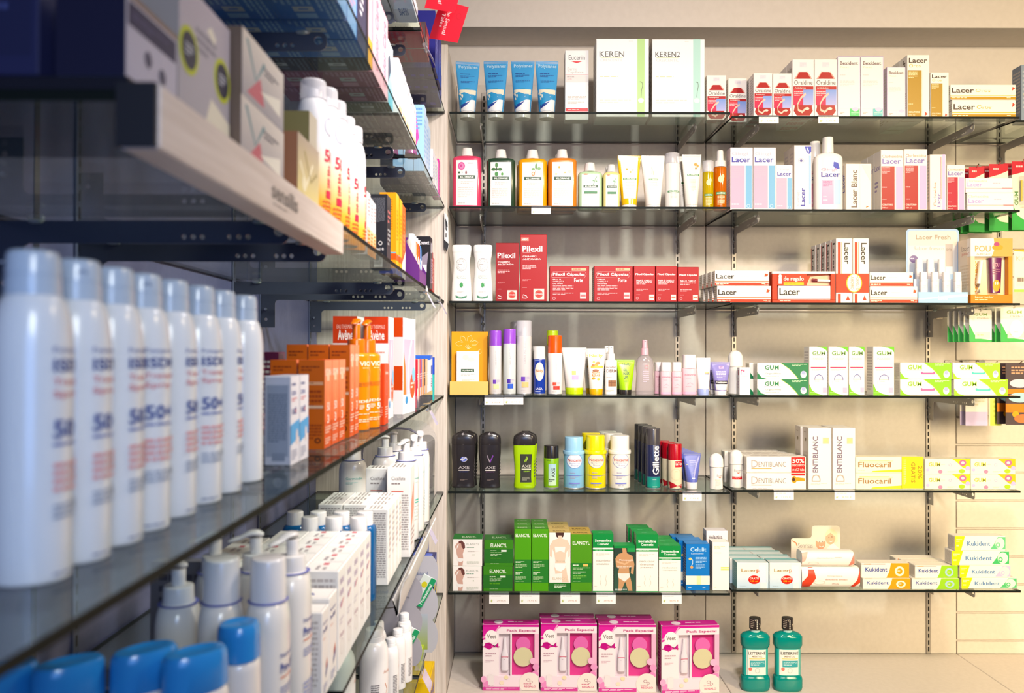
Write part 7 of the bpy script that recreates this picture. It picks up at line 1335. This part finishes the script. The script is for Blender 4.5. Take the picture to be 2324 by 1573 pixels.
# --- second shelf (B) ----------------------------------------------
zb = zl('B')
def under(c, c2): return [('r', 0, 0, 1, 1, c), ('r', .38, .3, .62, .6, 'c8d0dc'), ('r', .47, .38, .53, .52, c), ('r', .7, .3, .92, .6, c2), ('l', .04, .65, .96, .95, 4, c2), ('l', .04, .05, .3, .6, 6, c2)]
def ubox(np, Y0, Y1, d, h, col, ub, ub2, X=-.236, F_=None, cols=1, grp='boxed shades and colourants', near=None):
    L_carton(np, Y0, Y1, d, h, 'B', col, {'B': under(ub, ub2), 'F': F_ or [('l', .2, .2, .8, .8, 10, 'd8a8b8')], 'L': [('r', 0, 0, 1, 1, near or ub), ('l', .1, .1, .9, .9, 10, ub2)]}, X=X, cols=cols, group=grp, bnp=' '.join(np.replace(' on the second left shelf,', ',').split()))
BL = ('4a80d8', '9cc4f4')
ubox('blue underside carton on the second left shelf, first from the camera', 1.075, 1.145, .095, .155, '8ab0e0', *BL, cols=2)
ubox('blue underside carton on the second left shelf, second from the camera', 1.147, 1.217, .095, .150, '8ab0e0', *BL, cols=2)
ubox('blue underside carton on the second left shelf, third from the camera', 1.219, 1.292, .095, .148, '8ab0e0', *BL, F_=[('r', 0, 0, 1, 1, '3a3c58'), ('l', .3, .3, .7, .7, 5, 'e8e8f0')], cols=2)
ubox('black and gold underside carton after the blue ones', 1.296, 1.352, .095, .145, 'f0b8c0', '2a2c44', '6a7088', F_=[('r', 0, 0, .3, 1, '242030'), ('r', .3, 0, 1, .3, 'e8a848')], cols=2)
ubox('pink carton, nearer one of the pair with plum undersides', 1.357, 1.437, .09, .152, 'f2bcc8', 'a05a80', 'd0a0c0', F_=[('tv', 'Color Care', .3, .1, .7, .9, 'c86a88')], cols=2, near='e8a8b8')
ubox('pink carton, farther one of the pair with plum undersides', 1.439, 1.519, .09, .150, 'f2bcc8', '905074', 'c090b0', F_=[('tv', 'Color Care', .3, .1, .7, .9, 'c86a88')], cols=1, near='e8a8b8')
ubox('white and turquoise carton after the pink pair', 1.523, 1.585, .08, .120, 'e8f0f4', '34343e', '8a8a94', F_=[('r', 0, 0, 1, .6, '60c0dc', 'b8e4f0'), ('p', [(0, .3), (.6, .6), (.3, .8), (0, .7)], '2a3a50')], cols=1, near='e8e0e4')
WH = {'B': [('r', 0, 0, 1, 1, '84848e'), ('l', .1, .2, .9, .8, 3, 'b8b8c0'), ('r', .3, .3, .6, .6, 'a8a8b0')], 'L': [('l', .3, .3, .7, .9, 8, 'd8c8d0')], 'F': [('T', 'R&B' if 0 else 'Flora', .3, .8, .8, .88, 'a8a0a8'), ('e', .5, .5, .3, .15, 'e8c8d8'), ('r', .1, .1, .9, .2, 'f0c8a0')]}
for k in range(5):
    L_carton(f'pale hair care carton on the second left shelf, {ORD[k]} of its row', 1.59+.058*k, 1.646+.058*k, .052, .108-.004*k, 'B', 'f4eef0', WH, X=-.226, group='pale hair care cartons', cols=3, bnp=f'{ORD[k]} pale hair care carton', step=.002)
# translucent magenta bottles
mg = None
for k, (X, Y) in enumerate(((-.245, 1.925), (-.29, 1.925), (-.335, 1.925), (-.38, 1.925), (-.245, 1.965), (-.29, 1.965))):
    if mg is None: mg = bottle('small_vial', 'clear vial with magenta filling, first of those over the black brackets', 'vial', X, Y, zb+.0003, [(0, .012, .012, 2), (.001, .013, .013, 2), (.03, .008, .008, 2), (.06, .012, .012, 2)], 'c838b0', [('cap', [(cap_secs(.008, .007, .06, .075, .001), 'e8d8f0')], 1)], None, 3, 0, 'magenta vials')
    else: dup(mg, (X, Y, zb+.0003), f'clear vial with magenta filling, {ORD[k]} of those over the black brackets')
SK = {'L': [('r', 0, 0, 1, 1, 'a0c8f0'), ('p', [(0, .3), (.5, .5), (.2, .9), (0, .9)], 'e85ab0'), ('l', .2, .6, .8, .95, 6, '6a98d8')], 'F': [('r', 0, 0, 1, 1, 'c8dcf4'), ('l', .2, .2, .8, .8, 8, '90b8e8')], 'B': [('r', 0, 0, 1, 1, '9a98a4'), ('l', .1, .2, .9, .8, 4, 'c8c8d0')]}
for k in range(3): L_carton(f'sky blue carton on the second left shelf, {ORD[k]} before the end panel', 2.10+.055*k, 2.153+.055*k, .026, .172-.012*k, 'B', 'a8ccf0', SK, X=-.232, group='sky blue cartons', cols=2, bnp=f'{ORD[k]} sky blue carton')
WB = {'B': [('r', 0, 0, 1, 1, '94949c'), ('l', .1, .3, .9, .7, 2, 'c4c4cc')], 'F': [('l', .2, .2, .8, .8, 6, 'c8d4e8')], 'L': [('r', 0, 0, 1, 1, 'dcd8e0')]}
for k in range(4): L_carton(f'small white carton before the magenta one, {ORD[k]} along', 2.27+.042*k, 2.31+.042*k, .036, .10, 'B', 'eceaf0', WB, X=-.226, group='small white cartons', cols=3 if k < 3 else 1, bnp=f'{ORD[k]} small white carton')
L_carton('magenta carton with a round violet emblem, last on the second left shelf', 2.45, 2.50, .02, .116, 'B', 'd0389c', {'L': [('e', .5, .8, .35, .1, '6a58c0', .6), ('Tv', 'Ausonia' if 0 else 'LINE', .3, .3, .75, .66, 'f8d0e8')], 'F': [('l', .2, .2, .8, .8, 8, 'f0b0d8')]}, X=-.226)

# --- top shelf (A) ---------------------------------------------------
za = zl('A')
BI = {'B': [('r', 0, 0, 1, 1, 'd4d6e0'), ('Tv', 'BIAFIN', .6, .3, .8, .7, '1c3a7a'), ('l', .15, .1, .2, .9, 1, '6a7490'), ('l', .3, .1, .34, .9, 1, '6a7490')], 'F': [('T', 'BIAFIN', .1, .5, .6, .8, '1c3a7a')]}
for k in range(3): L_carton(f'lying white carton seen from below on the top left shelf, {ORD[k]} from the aisle', 1.70, 1.90, .05, .035, 'A', 'e4e4ec', BI, X=-.2255-.053*k, group='lying white cartons')
RB = {'B': [('r', 0, 0, 1, 1, 'c42c48'), ('e', .3, .3, .14, .14, 'e06a80', .85), ('e', .62, .3, .14, .14, 'e06a80', .85), ('l', .1, .6, .9, .8, 3, 'a85a6a')], 'L': [('r', 0, 0, 1, 1, 'e8dccc'), ('t', '- Aux extraits de plantes -', .05, .25, .95, .5, '3a3438')], 'F': [('r', 0, 0, 1, 1, 'd02838'), ('l', .2, .3, .8, .7, 4, 'f8d8d8')]}
L_carton('crimson display tray seen from below on the top left shelf', 1.945, 2.06, .20, .02, 'A', 'b02838', RB, X=-.226, group='crimson trays')
L_carton('second crimson carton seen from below, farther along', 2.065, 2.16, .20, .07, 'A', 'b02838', RB, X=-.226, group='crimson trays')
DB_ = {'B': [('r', 0, 0, 1, 1, '453a78'), ('l', .6, .1, .8, .9, 4, '5a48c8')], 'F': [('r', 0, 0, 1, 1, '2c2c98'), ('l', .3, .3, .7, .7, 5, '8a8ad8')], 'L': [('r', 0, 0, 1, 1, '24247a')]}
for k in range(2): L_carton(f'tall navy blue carton on the top left shelf, {ORD[k]} before the end panel', 2.20+.10*k, 2.29+.10*k, .12, .155-.02*k, 'A', '2c2c88', DB_, X=-.214, group='navy cartons')
L_carton('plum dark carton at the far end of the top left shelf', 2.42, 2.56, .15, .10, 'A', '3a3460', DB_, X=-.228, group='navy cartons')
# red flap cards jutting out over the aisle
for k, (ya, yb_, zz) in enumerate(((1.93, 2.02, .842), (2.04, 2.10, .812))):
    mb = MB(); w, h = (.115, .10)
    mb = MB(); prism(mb, [(-.002, 0), (w*.6, .012), (w*.62, h), (0, h*.95)], 0, .0012, 'c8202e', 0)
    print_on(mb, lambda u, v, o: (u*w*.6, -o, v*h), [('td', 'The Sensual', .36, .2, .5, .84, 'f4d0d0'), ('td', 'Tales', .2, .34, .32, .68, 'f4d0d0'), ('e', .78, .72, .1, .08, 'b81828', .7)])
    o = mb.obj('flap_card'); o.location = (-.2115, ya, EYE+zz-.022); o.rotation_euler = (.35, .28, .15); tag(o, f'red leaning card with pale pink writing over the top shelf edge, {"upper" if k == 0 else "lower"} one', 'display card', 'red cards')

# --- lowest left shelf (F) and deck ------------------------------------
def avcan(np, X, Y, h, r, pr=0):
    return sun_spray(np, X, Y, 'F', h, r, PI/2+pr, [('t', 'Avène', .4, .62, .7, .66, 'e0a890'), ('s', [(.45, .5), (.52, .42), (.48, .36), (.56, .28)], .008, 'e8a080'), ('l', .12, .12, .3, .5, 14, '6a6468'), ('t', 'Eau', .42, .2, .6, .26, 'd8c8c4')], 'thermal_water_can', None, 'f8f4f0', 'f8f6f4', 'white thermal water cans', r*.62)
c1 = avcan('big white aerosol can with grey side text, nearest on the lowest left shelf', -.288, 1.700, .190, .030, -.4)
cc = [(-.30, 1.80, .85), (-.268, 1.765, .72), (-.262, 1.835, .70), (-.252, 1.875, .68), (-.26, 1.93, .73)]
for k, (X, Y, s_) in enumerate(cc): dup(c1, (X, Y+.03, c1.location.z), f'smaller white aerosol can, {ORD[k]} behind the big one', None, PI/2+.1*k, scale=(.62, .62, s_))
dup(c1, (-.345, 1.64, c1.location.z), 'white aerosol can left of the big one, half hidden under the glass', None, PI/2)
dup(c1, (-.405, 1.64, c1.location.z), 'white aerosol can farthest left in the shade of the glass', None, PI/2)
# intimate hygiene display card: two leaning panels with scalloped edges
e = empty('hygiene_display', 'grey card display with scalloped edge, green meadow print and sample sachets', 'display', (-.30, 1.99, zl('F')+.0002), 0)
def scal(w, h, n=3):
    p = [(-w/2, 0), (w*.4, 0)]
    for k in range(n):
        z0_, z1_ = h*k/n, h*(k+1)/n
        p += [(w*.4+w*.1*math.sin(i*PI/8)**.6 if i else w*.4, z0_+(z1_-z0_)*i/8) for i in range(0, 9)]
    p += [(-w/2, h)]; return p
mb = MB(); w, h = .16, .215; prism(mb, scal(w, h), 0, .002, 'aaa6ac', 0)
S = lambda u, v, o: (-w/2+u*w*.96, -o, v*h)
print_on(mb, S, [('r', .3, .03, .86, .3, '8a9a3c', 'b8b8c0'), ('T', 'Menalind', .1, .82, .5, .86, '6a7498'), ('t', 'professional', .52, .81, .82, .85, '7a84a0'), ('t', 'para la higiene íntima', .3, .76, .84, .79, '6a6a78'), ('s', [(.3, .64), (.7, .67)], .005, '5a5048')]); part(mb, 'front_card', e)
mb = MB(); w2, h2 = .15, .245; prism(mb, [(a+.035, b) for a, b in scal(w2, h2)], .09, .092, 'c0bec4', 0); print_on(mb, lambda u, v, o: (-w2/2+.035+u*w2*.96, .09-o, v*h2), [('T', 'Professional', .5, .8, .86, .84, '7a84a0'), ('r', .3, .03, .86, .4, '9aa848', 'b8c0cc')]); part(mb, 'rear_card', e)
for k, (x, y, z, a, c) in enumerate(((.040, -.006, .06, .5, 'e8ece8'), (.072, .08, .16, .5, 'dfe8e0'))):
    mb = MB(); box(mb, -.018, .018, -.0015, .0015, -.04, .04, c, 0, .0005); print_on(mb, lambda u, v, o: (-.018+u*.036, -.0015-o, -.04+v*.08), [('r', .62, 0, 1, 1, '2f9a64'), ('Tv', 'Professional', .7, .1, .92, .8, 'e8f4ec'), ('l', .1, .2, .5, .5, 4, '9a98a0'), ('e', .4, .7, .2, .1, 'd8d048')])
    o = part(mb, 'sachet', e); o.location = (x, y, z); o.rotation_euler = (0, a, .0)
DX = {'L': [('r', 0, 0, 1, 1, '20225c'), ('l', .1, .1, .9, .93, 26, '5a5e98')], 'F': [('r', 0, 0, 1, 1, '2c48a8'), ('p', [(0, .3), (1, .6), (1, .75), (0, .45)], 'f0dc30'), ('p', [(0, 0), (1, .3), (1, .42), (0, .14)], 'f0dc30'), ('l', .2, .8, .8, .9, 2, 'a8b8e8')], 'T': [('p', [(.2, .2), (.7, .2), (.8, .6), (.3, .7)], '5a70d0')]}
L_carton('tall navy carton with yellow swooshes by the end panel', 2.36, 2.44, .046, .168, 'F', '22246a', DX, X=-.2275, group='navy and yellow cartons')
L_carton('tall navy carton with yellow swooshes, left of the front one', 2.38, 2.46, .046, .168, 'F', '22246a', DX, X=-.278, group='navy and yellow cartons')
L_carton('navy carton peeking highest behind the other two', 2.47, 2.55, .046, .19, 'F', '22246a', DX, X=-.262, group='navy and yellow cartons')
TM = lambda c: {'T': [('r', 0, 0, 1, 1, '58bcd4'), ('r', 0, 0, 1, .22, c), ('l', .2, .5, .7, .7, 2, 'd8f0f4')], 'F': [('r', 0, 0, 1, 1, '70c8dc'), ('r', 0, .0, .2, 1, c), ('l', .3, .3, .8, .7, 3, 'f0f8f8')], 'L': [('r', 0, 0, 1, 1, '68c0d4'), ('r', .1, .2, .9, .5, 'f4f4f0')]}
L_carton('teal carton with an orange edge, top one below the navy cartons', 2.235, 2.335, .055, .125, 'F', '58bcd4', TM('e86028'), X=-.2335, group='teal cartons')
L_carton('teal carton with a yellow edge, nearer the camera', 2.165, 2.23, .05, .085, 'F', '58bcd4', TM('f0cc28'), X=-.228, group='teal cartons', cols=1, bnp='yellow edged teal carton')
L_carton('teal carton with a crimson edge, lowest of the teal ones', 2.11, 2.16, .04, .055, 'F', '58bcd4', TM('d83050'), X=-.228, group='teal cartons')
L_carton('lime green carton lying under the glass price tag', 2.02, 2.10, .05, .02, 'F', 'b8d048', {'T': [('l', .2, .2, .8, .8, 4, '7aa028')]}, X=-.226)
L_carton('yellow carton with a round magenta emblem standing on the left deck', 2.18, 2.33, .07, .215, 'G', 'f2c81c', {'L': [('e', .5, .72, .34, .11, 'b82878'), ('e', .5, .72, .22, .06, 'f0a0c8'), ('e', .5, .72, .28, .085, 'f4d8e8', .8)], 'F': [('T', '24', .2, .66, .8, .8, '6a5aa8'), ('l', .2, .2, .8, .5, 4, 'c89818')], 'T': [('l', .2, .3, .8, .6, 2, 'd8a818')]}, X=-.2215)

# clear price tag holders along the left glass edges
def edge_tag(Y, lev, np, L=.05):
    e = empty('price_tag', np, 'price tag', (-.2195, Y, zl(lev)), PI/2, 'clear tag holders of the left unit')
    mb = MB(); box(mb, -L/2, L/2, -.0022, -.0010, -.012, .002, 'ffffff', 0, .0003); box(mb, -L/2, L/2, -.001, .016, .0006, .0016, 'ffffff', 0, .0003)
    tube(mb, [(-L/2, -.004+.0055*math.cos(t), -.014+.0055*math.sin(t)) for t in (0,)] + [(L/2, .0015, -.014)], .0045, 'ffffff', 0, 10); part(mb, 'clip', e, [CLEARP])
    mb = MB(); vs = [(-L/2, -.004, -.017), (L/2, -.004, -.017), (L/2, -.022, -.052), (-L/2, -.022, -.052)]; mb.add(vs+[(a, b+.0008, c) for a, b, c in vs], [[3, 2, 1, 0], [4, 5, 6, 7], [0, 1, 5, 4], [1, 2, 6, 5], [2, 3, 7, 6], [3, 0, 4, 7]], 'e8e0ee', 0)
    part(mb, 'card', e, [thin('tag_card_clear', 'f0ecf8', 1.2, .06, .45, 'dcd6ea') if 'tag_card_clear' not in bpy.data.materials else bpy.data.materials['tag_card_clear']])
edge_tag(2.02, 'A', 'clear price tag holder below the red cards on the top left shelf')
edge_tag(2.20, 'B', 'clear price tag holder on the second left glass shelf')
edge_tag(2.05, 'C', 'clear price tag holder under the purple tray')
edge_tag(2.42, 'C', 'clear curled price tag holder nearest the end panel')
edge_tag(2.13, 'D', 'clear price tag holder under the thin coloured packs')
edge_tag(2.12, 'E', 'clear price tag holder under the white gel pumps')
edge_tag(1.99, 'F', 'clear price tag holder on the lowest left glass shelf', .06)
# curled sign on the end panel edge
mb = MB(); n = 10; a0 = []
for i in range(n+1):
    t = i/n; zz = EYE+(802-482)/711-.125*t; a0.append((-.206+.004*math.sin(t*PI)+ .006*t, zz))
pts = a0+[(x+.0012, z) for x, z in a0[::-1]]
mb = MB(); prism(mb, [(-.2205, EYE+.452), (-.2085, EYE+.432), (-.2065, EYE+.34), (-.212, EYE+.322), (-.2205, EYE+.338)], 2.590, 2.5915, 'f2eeea', 0)
S = lambda u, v, o: (-.2205+u*.014, 2.590-o, EYE+.322+v*.13)
print_on(mb, S, [('p', [(.2, .84), (.7, .7), (.75, .6), (.5, .62), (.6, .5), (.3, .55)], '26262c'), ('r', .3, .36, .5, .46, '26262c'), ('p', [(0, .12), (.0, .3), (1, .2), (.9, .12), (.6, 0)], '2c2c30')])
o = mb.obj('hanging_sign'); tag(o, 'narrow white hanging sign with black figure on the end panel edge', 'sign')
